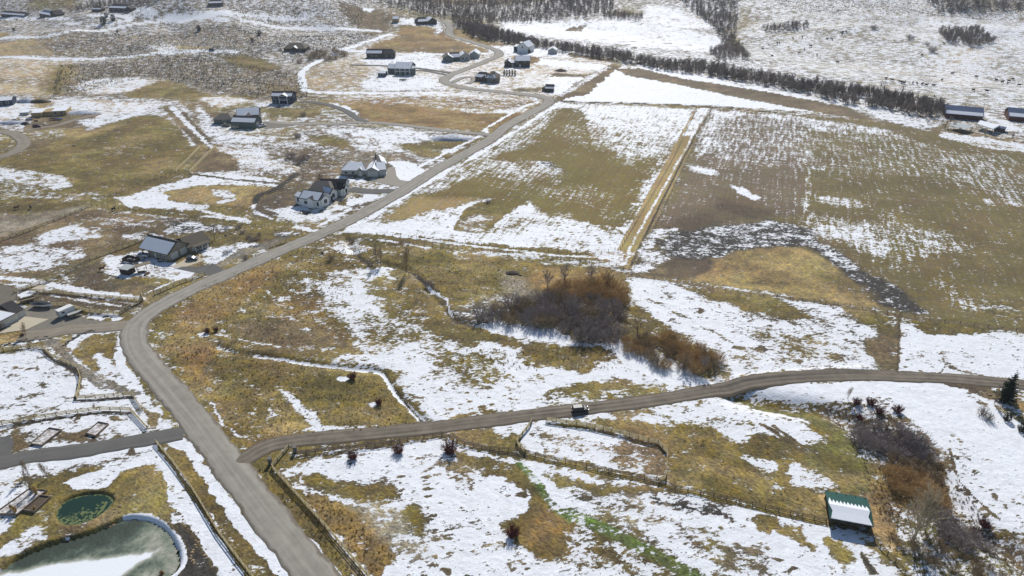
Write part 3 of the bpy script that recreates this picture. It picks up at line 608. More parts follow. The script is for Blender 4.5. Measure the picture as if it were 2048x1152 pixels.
    # grass and soil
    g1 = node_noise(nt, pos, .05, 4, .55, '2D'); g2 = node_noise(nt, mapped(R(30), .7, 1.4), 1.3, 6, .72, '2D'); g3 = node_noise(nt, pos, .35, 5, .6, '2D')
    rowl = node_noise(nt, mapped(R(21), 1.1, .02), 1.0, 3, .6, '2D')
    v = node_math(nt, 'MULTIPLY_ADD', g2, 3.2); N[-1].inputs[2].default_value = -.62
    v2 = node_math(nt, 'MULTIPLY_ADD', g3, 1.5); N[-1].inputs[2].default_value = .25
    v = node_math(nt, 'MAXIMUM', node_math(nt, 'MULTIPLY', v, v2), .22); mr0 = N.new('ShaderNodeMix'); mr0.data_type = 'FLOAT'; L.new(node_math(nt, 'MULTIPLY', rows, .65), mr0.inputs[0]); L.new(v, mr0.inputs[2]); mr0.inputs[3].default_value = .95; v = mr0.outputs[0]
    rl = node_math(nt, 'MULTIPLY_ADD', rowl, .5); N[-1].inputs[2].default_value = .75
    mr = N.new('ShaderNodeMix'); mr.data_type = 'FLOAT'; L.new(rows, mr.inputs[0]); mr.inputs[2].default_value = 1.; L.new(rl, mr.inputs[3])
    v = node_math(nt, 'MULTIPLY', v, mr.outputs[0])
    hs = N.new('ShaderNodeHueSaturation'); L.new(soil, hs.inputs['Color'])
    h = node_math(nt, 'MULTIPLY_ADD', g1, .06); N[-1].inputs[2].default_value = .470; L.new(h, hs.inputs['Hue'])
    sa = node_math(nt, 'MULTIPLY_ADD', g3, .6); N[-1].inputs[2].default_value = .66; L.new(sa, hs.inputs['Saturation'])
    cc = N.new('ShaderNodeVectorMath'); cc.operation = 'SCALE'; L.new(hs.outputs[0], cc.inputs[0]); L.new(v, cc.inputs['Scale'])
    # snow: clean white, greyer where thin
    thin = node_math(nt, 'MULTIPLY_ADD', node_math(nt, 'ADD', node_math(nt, 'MULTIPLY', fine, .5), node_math(nt, 'MULTIPLY', iso, .5)), 3.2, True); N[-1].inputs[2].default_value = -.75
    snow = node_mix(nt, thin, (.60, .60, .60), (.85, .865, .89))
    soft = node_math(nt, 'MULTIPLY_ADD', node_math(nt, 'SUBTRACT', c2, u), 1.6, True); N[-1].inputs[2].default_value = .42; soft = node_math(nt, 'MULTIPLY', node_math(nt, 'POWER', soft, 2.2), .48)
    edge = node_math(nt, 'MAXIMUM', node_math(nt, 'POWER', mask, 1.3), node_math(nt, 'MULTIPLY', soft, node_math(nt, 'SUBTRACT', 1.0, sp)))
    col = node_mix(nt, edge, cc.outputs[0], snow)
    L.new(col, b.inputs['Base Color'])
    ro = node_math(nt, 'MULTIPLY_ADD', mask, -.25); N[-1].inputs[2].default_value = .95; L.new(ro, b.inputs['Roughness'])
    b.inputs['Specular IOR Level'].default_value = .25
    hgt = node_math(nt, 'ADD', node_math(nt, 'MULTIPLY', mask, .45), node_math(nt, 'MULTIPLY', g2, node_math(nt, 'MULTIPLY_ADD', mask, -.9)))
    N[-2].inputs[2].default_value = 1.1
    hgt = node_math(nt, 'ADD', hgt, node_math(nt, 'MULTIPLY', g3, 1.3)); hgt = node_math(nt, 'ADD', hgt, node_math(nt, 'MULTIPLY', iso, 2.2))
    bp = N.new('ShaderNodeBump'); bp.inputs['Distance'].default_value = .16; bp.inputs['Strength'].default_value = .8
    L.new(hgt, bp.inputs['Height']); L.new(bp.outputs[0], b.inputs['Normal'])
    return m
gm = build_ground(); gm.materials.append(ground_material())
tag(link('ground', gm), 'snow patched grass fields and low hills', None, None, 'structure')
# ---------------------------------------------------------------- roads, drives, pads and water
def road_mat(name, c, dirt, streak=.5, grain=.25):
    m = bpy.data.materials.new(name); m.use_nodes = True; nt = m.node_tree; N = nt.nodes; L = nt.links; b = N['Principled BSDF']
    pos = N.new('ShaderNodeNewGeometry').outputs['Position']
    a = N.new('ShaderNodeAttribute'); a.attribute_name = 'across'; ac = a.outputs['Fac']          # -1..1 across the road
    al = N.new('ShaderNodeAttribute'); al.attribute_name = 'along'; 
    cb = N.new('ShaderNodeCombineXYZ'); L.new(ac, cb.inputs[0]); L.new(al.outputs['Fac'], cb.inputs[1])
    mp = N.new('ShaderNodeMapping'); mp.inputs['Scale'].default_value = (4, .03, 1); L.new(cb.outputs[0], mp.inputs[0])
    st = node_noise(nt, mp.outputs[0], 1.0, 4, .6, '2D'); n1 = node_noise(nt, pos, .25, 6, .65, '2D'); n2 = node_noise(nt, pos, 6, 3, .7, '2D')
    edge = node_math(nt, 'ABSOLUTE', ac); edge = node_math(nt, 'ADD', edge, node_math(nt, 'MULTIPLY', node_math(nt, 'SUBTRACT', n1, .5), .55))
    e = node_math(nt, 'MULTIPLY_ADD', edge, 7., True); N[-1].inputs[2].default_value = -5.9
    tr = node_math(nt, 'COSINE', node_math(nt, 'MULTIPLY', ac, 9.4)); 
    f = node_math(nt, 'ADD', node_math(nt, 'MULTIPLY', st, .9), node_math(nt, 'MULTIPLY', tr, .12 * streak))
    f = node_math(nt, 'MULTIPLY_ADD', node_math(nt, 'ADD', f, node_math(nt, 'MULTIPLY', n1, .8)), 1.4 * streak); N[-1].inputs[2].default_value = 1 - .85 * 1.4 * streak
    f = node_math(nt, 'MULTIPLY', f, node_math(nt, 'MULTIPLY_ADD', n2, grain)); N[-2].inputs[2].default_value = 1 - grain / 2
    base = N.new('ShaderNodeVectorMath'); base.operation = 'SCALE'; base.inputs[0].default_value = lin(c); L.new(f, base.inputs['Scale'])
    L.new(node_mix(nt, e, base.outputs[0], lin(dirt)), b.inputs['Base Color']); b.inputs['Roughness'].default_value = .9; b.inputs['Specular IOR Level'].default_value = .2
    bn = N.new('ShaderNodeBump'); bn.inputs['Distance'].default_value = .05; L.new(n2, bn.inputs['Height']); L.new(bn.outputs[0], b.inputs['Normal'])
    return m
def road(name, s, width, m, label, lift=.05, crown=.05, nacross=6, ends=None):
    W = smooth_line(P2W(s), 8); seg = np.hypot(*np.diff(W, axis=0).T); al = np.concatenate([[0], np.cumsum(seg)])
    n = max(8, int(al[-1] / 2.0)); t = np.linspace(0, al[-1], n); x = np.interp(t, al, W[:, 0]); y = np.interp(t, al, W[:, 1])
    k = np.ones(5) / 5
    dx = np.gradient(x); dy = np.gradient(y); l = np.hypot(dx, dy); nx, ny = dy / l, -dx / l
    vs = []; A = []; B = []
    for i in range(n):
        for j in range(nacross + 1):
            a = -1 + 2 * j / nacross; wob = 1 + .06 * math.sin(t[i] * .31 + j) + .05 * math.sin(t[i] * 1.1 + j) + rnd.uniform(-.03, .03)
            hw = width / 2 * (wob if abs(a) == 1 else 1)
            X_ = x[i] + nx[i] * a * hw; Y_ = y[i] + ny[i] * a * hw
            vs.append((X_, Y_)); A.append(a); B.append(t[i])
    v = np.array(vs); z = terrain(v[:, 0], v[:, 1]); sc = depth_at(0, v[:, 1])
    zc = z.reshape(n, -1)[:, nacross // 2]; zz = np.maximum(z.reshape(n, -1), zc[:, None] - .02).ravel()
    zz = zz + lift + np.maximum(0, (sc - 250)) * .00035 + crown * (1 - np.array(A) ** 2)
    edge = np.abs(np.array(A)) == 1
    V = np.column_stack([v, zz]); c = nacross + 1
    F = [(i * c + j, (i + 1) * c + j, (i + 1) * c + j + 1, i * c + j + 1) for i in range(n - 1) for j in range(nacross)]
    # shoulders sloping down into the ground
    V2 = []; 
    for i in range(n):
        for sgn, j in ((-1, 0), (1, nacross)):
            X_, Y_, Z_ = V[i * c + j]; X2 = X_ + nx[i] * sgn * .7; Y2 = Y_ + ny[i] * sgn * .7; V2.append((X2, Y2, Z_ - lift - .25)); A.append(sgn * 1.3); B.append(t[i])
    base = len(V); V = np.vstack([V, V2])
    for i in range(n - 1):
        F.append((i * c, base + 2 * i, base + 2 * i + 2, (i + 1) * c)); F.append((i * c + nacross, (i + 1) * c + nacross, base + 2 * i + 3, base + 2 * i + 1))
    me = mesh(name, V, F, m, True)
    q = me.attributes.new('across', 'FLOAT', 'POINT'); q.data.foreach_set('value', A)
    q = me.attributes.new('along', 'FLOAT', 'POINT'); q.data.foreach_set('value', B)
    if me.polygons[0].normal.z < 0: me.flip_normals()
    return tag(link(name, me), label, None, None, 'structure')
ASPH = road_mat('worn_asphalt', (152, 146, 135), (116, 108, 95), .5, .22)
GRAV = road_mat('gravel_lane', (118, 109, 96), (98, 88, 74), .9, .5)
DARKG = road_mat('dark_gravel', (104, 102, 98), (96, 93, 86), .3, .4)
BEIGE = road_mat('beige_gravel', (140, 131, 116), (112, 104, 92), .5, .4)
SNOWRD = road_mat('snowy_track', (214, 214, 216), (150, 146, 140), .4, .2)
road('main_road', "650,1190 635,1160 534,1029 454,924 392,843 357,800 320,757 290,722 270,690 269,658 284,637 323,610 395,574 467,543 562,501 682,449 805,382 860,347 923,312 982,278 1017,250 1069,222 1092,210 1098,203 1092,196 1051,189 982,182 930,176 898,168 888,160 902,150 930,139 975,121 996,112 996,103 975,94 940,83 905,73 898,66 900,55 893,46 880,42",
     7.6, ASPH, 'worn grey asphalt road winding through the valley', .10)
road('gravel_lane', "470,925 492,917 515,902 550,888 600,880 700,871 850,857 950,845 1050,832 1160,819 1250,808 1350,794 1440,777 1500,765 1600,755 1700,751 1800,753 1900,757 1970,763 2080,772 2200,785", 5.0, GRAV, 'gravel lane crossing the meadow', .09)
road('gravel_driveway', "-80,935 0,926 60,913 150,903 250,886 340,871 368,866", 5.2, DARKG, 'dark gravel driveway', .07)
road('gravel_driveway', "262,650 230,653 180,657 130,660 95,668 40,672", 6.0, BEIGE, 'beige gravel driveway', .07)
road('side_road', "984,270 900,262 820,252 740,245 680,247 620,248 570,247 535,243", 5.0, ASPH, 'asphalt side road', .08)
road('side_road', "735,245 715,237 692,222 665,212 630,205 600,204", 4.5, DARKG, 'dark branch road', .10)
road('side_road', "900,146 860,140 800,133 740,131 700,130", 4.0, DARKG, 'plowed side drive', .12)
road('side_road', "893,150 850,142 820,141", 3.5, DARKG, 'short plowed drive', .13)
road('side_road', "905,165 925,156 945,155 948,161 935,168", 4.5, ASPH, 'curved drive', .14)
road('cul_de_sac', "-60,258 -10,263 22,266 42,276 48,286 38,298 10,311 -60,328", 7.0, BEIGE, 'pale road bend at the building site', .08)
road('dirt_track', "50,262 75,256 110,252 150,240 200,228", 4.0, BEIGE, 'muddy track', .06)
road('driveway', "700,378 740,383 775,382 800,385", 6.0, DARKG, 'dark driveway', .05)
def sheet(name, s, m, label, lift=.05, thick=.12, world=None, flat=None, cuts=2, kind='structure'):
    W = P2W(s) if world is None else np.asarray(world)
    if W[0][0] == W[-1][0] and W[0][1] == W[-1][1]: W = W[:-1]
    bm = bmesh.new(); vs = [bm.verts.new((a, b, 0)) for a, b in W]; bm.faces.new(vs)
    bmesh.ops.triangulate(bm, faces=bm.faces[:])
    for _ in range(cuts):
        es = [e for e in bm.edges if e.calc_length() > 2.5]
        if es: bmesh.ops.subdivide_edges(bm, edges=es, cuts=1, use_grid_fill=False); bmesh.ops.triangulate(bm, faces=bm.faces[:])
    v = np.array([q.co[:2] for q in bm.verts]); z = terrain(v[:, 0], v[:, 1]) + lift if flat is None else np.full(len(v), flat)
    for q, zz in zip(bm.verts, z): q.co.z = zz
    for f in bm.faces:
        if f.normal.z < 0: f.normal_flip()
    bmesh.ops.recalc_face_normals(bm, faces=bm.faces[:])
    if sum(f.normal.z for f in bm.faces) < 0: bmesh.ops.reverse_faces(bm, faces=bm.faces[:])
    r = bmesh.ops.extrude_edge_only(bm, edges=[e for e in bm.edges if e.is_boundary])
    for q in r['geom']:
        if isinstance(q, bmesh.types.BMVert): q.co.z -= thick
    me = bpy.data.meshes.new(name); bm.to_mesh(me); bm.free(); me.materials.append(m)
    return tag(link(name, me), label, None, None, kind)
CONC = mat('pale_concrete', (196, 184, 160), .85, .12, .6); ASPH2 = mat('dark_drive_asphalt', (104, 102, 98), .9, .2, .4)
CONC2 = mat('grey_concrete', (150, 143, 130), .85, .12, .6); PACKED = mat('packed_gravel', (132, 126, 114), .95, .22, .7)
sheet('driveway', "398,534 426,527 452,541 470,548 462,556 430,553 350,537 372,533", ASPH2, 'asphalt driveway', .06)
sheet('concrete_pad', "343,534 372,518 378,512 400,514 396,507 399,505 402,512 398,514 409,521 375,533 350,535", CONC, 'pale concrete pad', .075)
sheet('concrete_pad', "-60,690 -10,672 0,663 48,633 98,639 52,660 -5,668 -40,690", CONC, 'pale concrete apron', .13)
sheet('gravel_yard', "52,632 50,618 70,605 100,610 150,622 175,640 250,646 250,655 150,665 70,664 45,668 60,655", PACKED, 'gravel yard', .05)
sheet('gravel_yard', "-60,880 20,872 28,885 22,905 40,915 -60,935", ASPH2, 'dark gravel yard', .06)
sheet('concrete_driveway', "772,352 776,336 786,333 791,340 793,352 800,360 812,362 825,367 805,375 772,369 745,362", CONC2, 'concrete driveway', .09)
sheet('walkway', "665,407 672,400 700,388 712,386 700,392 672,408", CONC, 'narrow concrete path', .05)
sheet('gravel_yard', "560,246 620,244 640,246 610,250 520,250 524,246", DARKG, 'gravel yard', .07)
sheet('gravel_yard', "516,249 545,245 600,249 560,256 530,258", PACKED, 'gravel yard', .10)
sheet('gravel_yard', "-60,575 10,570 36,580 28,602 5,612 -60,620", mat('paved_yard', (118, 112, 98), .9, .2, .5), 'paved yard', .05)
sheet('concrete_pad', "62,578 78,570 94,572 84,580", CONC, 'pale square slab', .05)
# ponds
def pond_mat(name, frozen):
    m = bpy.data.materials.new(name); m.use_nodes = True; nt = m.node_tree; N = nt.nodes; L = nt.links; b = N['Principled BSDF']
    pos = N.new('ShaderNodeNewGeometry').outputs['Position']
    a = N.new('ShaderNodeAttribute'); a.attribute_name = 'film'; fv = a.outputs['Fac']
    n1 = node_noise(nt, pos, .35 if frozen else 1.3, 7, .62, '2D'); n2 = node_noise(nt, pos, 1.6, 6, .68, '2D')
    if frozen:
        f = node_math(nt, 'MULTIPLY_ADD', node_math(nt, 'ADD', fv, node_math(nt, 'MULTIPLY', node_math(nt, 'SUBTRACT', n1, .5), .9)), 1., True); N[-1].inputs[2].default_value = 0.
        r = N.new('ShaderNodeValToRGB'); el = r.color_ramp.elements; L.new(f, r.inputs[0])
        el[0].position = 0; el[0].color = (*lin((60, 68, 54)), 1); el[1].position = 1; el[1].color = (.86, .88, .88, 1)
        for p_, c in ((.22, (84, 96, 80)), (.42, (126, 132, 114)), (.58, (158, 158, 140)), (.74, (190, 190, 180)), (.82, (226, 230, 228))):
            e = el.new(p_); e.color = (*lin(c), 1)
        g = node_math(nt, 'MULTIPLY_ADD', n2, 1.6); N[-1].inputs[2].default_value = .2
        inv = node_math(nt, 'MULTIPLY_ADD', fv, -1.6, True); N[-1].inputs[2].default_value = 1.35
        col = node_mix(nt, inv, r.outputs[0], node_mix(nt, 1., r.outputs[0], g, 'MULTIPLY'))
        L.new(col, b.inputs['Base Color']); b.inputs['Roughness'].default_value = .42
    else:
        f = node_math(nt, 'MULTIPLY_ADD', node_math(nt, 'ADD', fv, node_math(nt, 'MULTIPLY', node_math(nt, 'SUBTRACT', n1, .5), 1.5)), 9., True); N[-1].inputs[2].default_value = -4.5
        alg = node_mix(nt, n2, lin((70, 88, 44)), lin((122, 130, 76)))
        wat = node_mix(nt, n2, lin((26, 48, 36)), lin((38, 64, 46)))
        L.new(node_mix(nt, f, wat, alg), b.inputs['Base Color']); ro = node_math(nt, 'MULTIPLY_ADD', f, .6); N[-1].inputs[2].default_value = .14; L.new(ro, b.inputs['Roughness'])
    bn = N.new('ShaderNodeBump'); bn.inputs['Distance'].default_value = .03; L.new(n2, bn.inputs['Height']); L.new(bn.outputs[0], b.inputs['Normal'])
    return m
def pond(name, W, level, m, label, film, grow):
    c = W.mean(0); V = W[:-1] + (W[:-1] - c) / np.linalg.norm(W[:-1] - c, axis=1)[:, None] * grow
    x0, y0 = V.min(0); x1, y1 = V.max(0); st = .35 if name == 'pond' else .6
    gx, gy = np.meshgrid(np.arange(x0, x1 + st, st), np.arange(y0, y1 + st, st)); x = gx.ravel(); y = gy.ravel(); ok = inside(x, y, V)
    idx = -np.ones(len(x), int); idx[ok] = np.arange(ok.sum()); nx = gx.shape[1]; F = []
    g = idx.reshape(gx.shape)
    for j in range(gx.shape[0] - 1):
        for i in range(nx - 1):
            q = (g[j, i], g[j, i + 1], g[j + 1, i + 1], g[j + 1, i])
            if min(q) >= 0: F.append(tuple(int(t) for t in q))
    X = x[ok]; Y = y[ok]
    me = mesh(name, np.column_stack([X, Y, np.full(len(X), level)]), F, m)
    at_ = me.attributes.new('film', 'FLOAT', 'POINT'); at_.data.foreach_set('value', film(X, Y))
    return tag(link(name, me), label, None, None, 'structure')
def filmA(x, y):
    edge = np.clip(1 - dist_line(x, y, POND_A) / .9, 0, 1); q = P2W("128,1036 150,1040 180,1030 200,1015 205,1008")
    c2 = P2W("140,1030 160,1022 172,1020")
    return np.maximum(edge * .8, np.maximum(.62 - dist_line(x, y, q) / 6.5, .60 - dist_line(x, y, c2) / 5))
def filmB(x, y):
    white = P2W("-200,1300 -60,1160 20,1137 130,1117 200,1110 280,1100 318,1092 300,1110 260,1135 230,1160 160,1260")
    d = dist_line(x, y, white); d = np.where(inside(x, y, white), d, -d)
    f = .55 + np.clip(d / 2.2, -.25, .6)
    far = dist_line(x, y, P2W("60,1110 120,1085 200,1065 262,1045")); f = f - .45 * np.clip(1 - far / 5.5, 0, 1)
    gr = dist_line(x, y, P2W("300,1060 330,1085 345,1120 310,1150")); f = np.where(d < 0, f + .22 * np.clip(1 - gr / 5, 0, 1), f)
    return f
pond('pond', POND_A, gz(*POND_A[:-1].mean(0)) + .45, pond_mat('pond_water', False), 'round dark green pond with algae', filmA, .3)
pond('frozen_pond', POND_B, gz(*POND_B[:-1].mean(0)) + .75, pond_mat('pond_ice', True), 'half frozen pond with snow dusted ice', filmB, .3)

# thin winter air between the camera and the far hills
hz = bpy.data.materials.new('winter_haze'); hz.use_nodes = True; hn = hz.node_tree; hn.nodes.clear()
ho = hn.nodes.new('ShaderNodeOutputMaterial'); hv = hn.nodes.new('ShaderNodeVolumePrincipled'); hv.inputs['Color'].default_value = (.80, .88, 1, 1); hv.inputs['Density'].default_value = .00008; hv.inputs['Anisotropy'].default_value = .2
hn.links.new(hv.outputs[0], ho.inputs['Volume'])
hb = MB(); hb.box(-2900, 2900, -60, 3000, -40, 330); tag(hb.build('haze', hz), 'thin pale haze over the valley', None, None, 'stuff')
# ---------------------------------------------------------------- trees, shrubs, brush
def bark(name, c, c2, rough=.9): return mat(name, c, rough, .3, 2.0, c2=c2)
TWIG_DARK = bark('dark_twigs', (176, 164, 156), (136, 126, 122)); TWIG_BROWN = bark('brown_twigs', (186, 166, 132), (140, 122, 100))
TWIG_ORANGE = bark('orange_willow', (206, 176, 128), (172, 144, 104)); TWIG_GREY = bark('grey_twigs', (168, 158, 142), (122, 112, 98))
TWIG_RED = bark('red_twigs', (122, 66, 58), (86, 48, 46)); BARK = bark('bark', (98, 84, 70), (66, 58, 52))
NEEDLE = mat('needles', (52, 66, 42), .85, .3, 1.2, c2=(32, 44, 30)); JUNIPER = mat('juniper', (44, 54, 38), .9, .3, .8, c2=(28, 34, 28))
STRAW = mat('straw', (196, 164, 104), .9, .2, 3, c2=(150, 122, 74)); SAGE = mat('sagebrush', (152, 146, 130), .95, .3, .25, c2=(112, 106, 96))
RIVER_T = mat('river_trees', (158, 144, 130), .95, .3, .1, c2=(116, 106, 98))
def rv(a): return Vector((rnd.uniform(-a, a), rnd.uniform(-a, a), rnd.uniform(-a, a)))
def limb(mb, p, d, L, r, seg, kids, kidL, kidr, lift=.15, wander=.25, depth=1, spread=.8, tipr=.35, n=3):
    """a tapering branch and, recursively, its twigs"""
    pts = [Vector(p)]; d = Vector(d).normalized()
    for i in range(seg):
        d = (d + rv(wander) + Vector((0, 0, lift))).normalized(); pts.append(pts[-1] + d * L / seg)
    for i in range(seg):
        mb.tube(pts[i], pts[i + 1], r * (1 - (1 - tipr) * i / seg), r * (1 - (1 - tipr) * (i + 1) / seg), n)
    if depth > 0:
        for k in range(kids):
            t = rnd.uniform(.25, 1.0) * seg; i = min(int(t), seg - 1); q = pts[i].lerp(pts[i + 1], t - i)
            dd = (pts[i + 1] - pts[i]).normalized(); dd = (dd + rv(spread)).normalized()
            limb(mb, q, dd, kidL * rnd.uniform(.6, 1.1), kidr, 2, kids, kidL * .55, kidr * .75, lift, wander, depth - 1, spread, .5, 3)
def shrub_mesh(name, m, H=3.5, rad=1.2, stems=36, tw=.035, kids=5, lean=.75, depth=2):
    mb = MB()
    for i in range(stems):
        a = rnd.uniform(0, 2 * math.pi); q = rnd.random() ** .6; rr = rad * .35 * q
        d = Vector((math.cos(a) * lean * q, math.sin(a) * lean * q, 1)); h = H * rnd.uniform(.6, 1.05) * (1 - .1 * q)
        limb(mb, (math.cos(a) * rr, math.sin(a) * rr, -.1), d, h, tw * 1.7, 3, kids, h * .34, tw, .05, .14, depth - 1, .75)
    for i in range(int(stems * 15 * min(1, (rad / 2.4) ** 2))):      # fine outer twigs that round the bush off
        a = rnd.uniform(0, 6.28); e = math.asin(rnd.random() ** .8); q = rnd.uniform(.55, 1.0); R_ = (rad * .95, rad * .95, H * .82)
        n = Vector((math.cos(a) * math.cos(e), math.sin(a) * math.cos(e), math.sin(e))); p = Vector((n.x * R_[0] * q, n.y * R_[1] * q, .15 + n.z * R_[2] * q))
        d = (n + rv(.55) + Vector((0, 0, .35))).normalized() * rnd.uniform(.3, .65); s_ = d.cross(rv(1)).normalized() * tw * .8
        mb.add([p - s_, p + s_, p + d], [(0, 1, 2)])
    return mb.me(name, m)
SHR = {
    'dark': [shrub_mesh('shrub', TWIG_DARK, 3.5, 3.2, 44, .034, 8, 1.15) for _ in range(4)],
    'brown': [shrub_mesh('shrub', TWIG_BROWN, 3.0, 2.8, 40, .032, 8, 1.15) for _ in range(3)],
    'orange': [shrub_mesh('willow', TWIG_ORANGE, 3.0, 2.8, 46, .032, 8, 1.1) for _ in range(3)],
    'red': [shrub_mesh('shrub', TWIG_RED, 1.6, .9, 60, .03, 7, 1.1) for _ in range(2)],
    'grey': [shrub_mesh('shrub', TWIG_GREY, 2.6, 2.0, 24, .04, 5, .9) for _ in range(2)],
}
def tuft_mesh(name, m, H=1.1, n=46):
    mb = MB()
    for i in range(n):
        a = rnd.uniform(0, 6.28); q = rnd.random(); b = Vector((math.cos(a), math.sin(a), 0)); s = b.cross(Vector((0, 0, 1))) * .035
        p0 = b * .18 * q; p1 = p0 + b * .25 * q + Vector((0, 0, H * rnd.uniform(.6, 1))); p2 = p1 + b * .3 * q + Vector((0, 0, -.1))
        mb.add([p0 - s, p0 + s, p1 + s * .8, p1 - s * .8, p2], [(0, 1, 2, 3), (3, 2, 4)])
    return mb.me(name, m)
def tree_meshes(H=9, mt=BARK, mc=TWIG_GREY, boughs=13, fork=.35, spread=.9, tw=.045, lift=.18, trunk=.2):
    """trunk and crown of a bare broad-leaved tree"""
    tr = MB(); cr = MB(); p = Vector((0, 0, -.3)); d = Vector((0, 0, 1)); pts = [p]
    for i in range(6):
        d = (d + rv(.08) + Vector((0, 0, .1))).normalized(); pts.append(pts[-1] + d * H * .8 / 6)
    for i in range(6): tr.tube(pts[i], pts[i + 1], trunk * (1 - .14 * i), trunk * (1 - .14 * (i + 1)), 6)
    for k in range(boughs):
        t = fork * 6 + (6 - fork * 6) * (k / boughs) ** .9; i = min(int(t), 5); q = pts[i].lerp(pts[i + 1], t - i)
        a = k * 2.4 + rnd.uniform(-.4, .4); el = rnd.uniform(.5, 1.2)
        dd = Vector((math.cos(a) * spread, math.sin(a) * spread, el)); L = H * .42 * (1 - .45 * k / boughs)
        limb(cr, q, dd, L, trunk * .42 * (1 - .4 * k / boughs), 3, 5, L * .5, tw * 1.3, lift, .18, 2, .7)
    return tr.me('trunk', mt), cr.me('crown', mc)
def make_tree(name, meshes, label, cat, x, y, s=1., group=None, rz=None, sz=None):
    o = thing(name, label, cat, (x, y, gz(x, y)), rnd.uniform(0, 6.28) if rz is None else rz, group)
    for nm, me in zip(('trunk', 'crown'), meshes): link(nm, me, None, o)
    o.scale = (s, s, sz or s); return o
def put(name, me, label, cat, px, py, s=1., group=None, sz=None, dz=0.):
    x, y = at(px, py); o = link(name, me); o.location = (x, y, gz(x, y) + dz); o.rotation_euler = (0, 0, rnd.uniform(0, 6.28))
    o.scale = (s, s, sz or s * rnd.uniform(.9, 1.1)); tag(o, label, cat, group); return o
def z3(v, a, b, s1, s2, s3): return s1 if v < a else s2 if v < b else s3
# -- the thicket in the middle of the meadow: every bush on its own
def fill(poly, n, minpx, seed):
    r = random.Random(seed); W = [tuple(map(float, q.split(','))) for q in poly.split()]; xs = [a for a, _ in W]; ys = [b for _, b in W]; out = []
    A = np.array(W); k = 0
    while len(out) < n and k < 6000:
        k += 1; x, y = r.uniform(min(xs), max(xs)), r.uniform(min(ys), max(ys))
        if inside(np.array([x]), np.array([y]), A)[0] and all((x - a) ** 2 + (2 * (y - b)) ** 2 > minpx ** 2 for a, b in out): out.append((x, y))
    return out
for i, (px, py) in enumerate(fill("955,632 1000,612 1060,600 1120,595 1235,600 1245,632 1225,665 1180,672 1100,668 1020,650 965,645", 46, 19, 1)):
    kk, lk = (('brown', 'warm brown'), ('dark', 'dark purplish'), ('dark', 'dark purplish'), ('grey', 'pale grey'), ('dark', 'dark purplish'), ('dark', 'dark purplish'), ('brown', 'warm brown'))[(i * 5) % 7]
    put('bush', SHR[kk][i % len(SHR[kk])], lk + ' leafless bush in the ' + ('tapering left end' if px < 1040 else 'broad middle' if px < 1150 else 'high right part') + ' of the meadow thicket', 'bush', px, py, rnd.uniform(.95, 1.6), lk + ' bushes of the meadow thicket, ' + ('left' if px < 1040 else 'middle' if px < 1150 else 'right'))
for i, (px, py) in enumerate(fill("1085,592 1130,570 1215,566 1248,590 1250,612 1190,600", 18, 17, 2)):
    put('willow', SHR['orange'][i % 3], 'orange twigged willow bush on the far side of the meadow thicket', 'willow', px, py, rnd.uniform(1.15, 1.45), 'orange willows behind the meadow thicket')
for i, (px, py) in enumerate(fill("1150,660 1230,655 1260,670 1240,690 1160,688", 8, 20, 3)):
    put('bush', SHR['dark'][i % 4], 'dark leafless bush at the near edge of the thicket, ending beside bright snow', 'bush', px, py, rnd.uniform(1., 1.3), 'bushes at the near edge of the thicket')
for (px, py, k, lb) in ((1080, 655, 'brown', 'tan rounded bush on the front edge of the dark thicket'), (1162, 682, 'grey', 'pale upright bush standing out from the front of the thicket'),
                        (1020, 648, 'brown', 'low brown bush near the pointed left end of the thicket')):
    put('bush', SHR[k][0], lb, 'bush', px, py, 1.35)
for i, (px, py) in enumerate(fill("1245,692 1290,672 1350,680 1400,700 1442,728 1430,742 1390,750 1340,742 1300,725 1262,710", 34, 13, 4)):
    put('willow', SHR['orange' if i % 3 else 'brown'][i % 3], 'rust coloured willow ' + z3(px, 1300, 1380, 'at the thicket end', 'in the middle', 'at the lane end') + ' of the smaller clump by the gravel lane', 'willow', px, py, rnd.uniform(.9, 1.25), 'willows of the smaller rusty clump' + z3(px, 1300, 1380, ', thicket end', ', middle', ', lane end'))
BT = [tree_meshes(7, BARK, TWIG_BROWN, 12, .12, 1.1, .05, .12, .22), tree_meshes(8, BARK, TWIG_DARK, 12, .2, .8, .045, .2, .18), tree_meshes(9, TWIG_GREY, TWIG_GREY, 15, .15, .75, .05, .2, .26)]
for px, py, s, k, lb in ((1275, 672, 1.1, 0, 'spreading bare tree between the dark thicket and the rusty willow clump'), (1368, 738, .9, 0, 'dark bare tree rising from the rusty willow clump near the lane'),
                      (1405, 742, .8, 1, 'forked bare tree at the lane end of the rusty clump'), (1215, 572, 1.0, 0, 'bare tree with many stems at the top corner of the meadow thicket'),
                      (1180, 566, .95, 1, 'thin bare tree above the orange willows, next to the many stemmed tree'), (1130, 570, 1.1, 1, 'tall bare tree behind the middle of the thicket'),
                      (1095, 578, 1.0, 1, 'bare tree over the left shoulder of the thicket'), (1255, 700, .5, 0, 'small leaning bare tree at the left of the rusty clump')):
    make_tree('bare_tree', BT[k], lb, 'tree', *at(px, py), s)
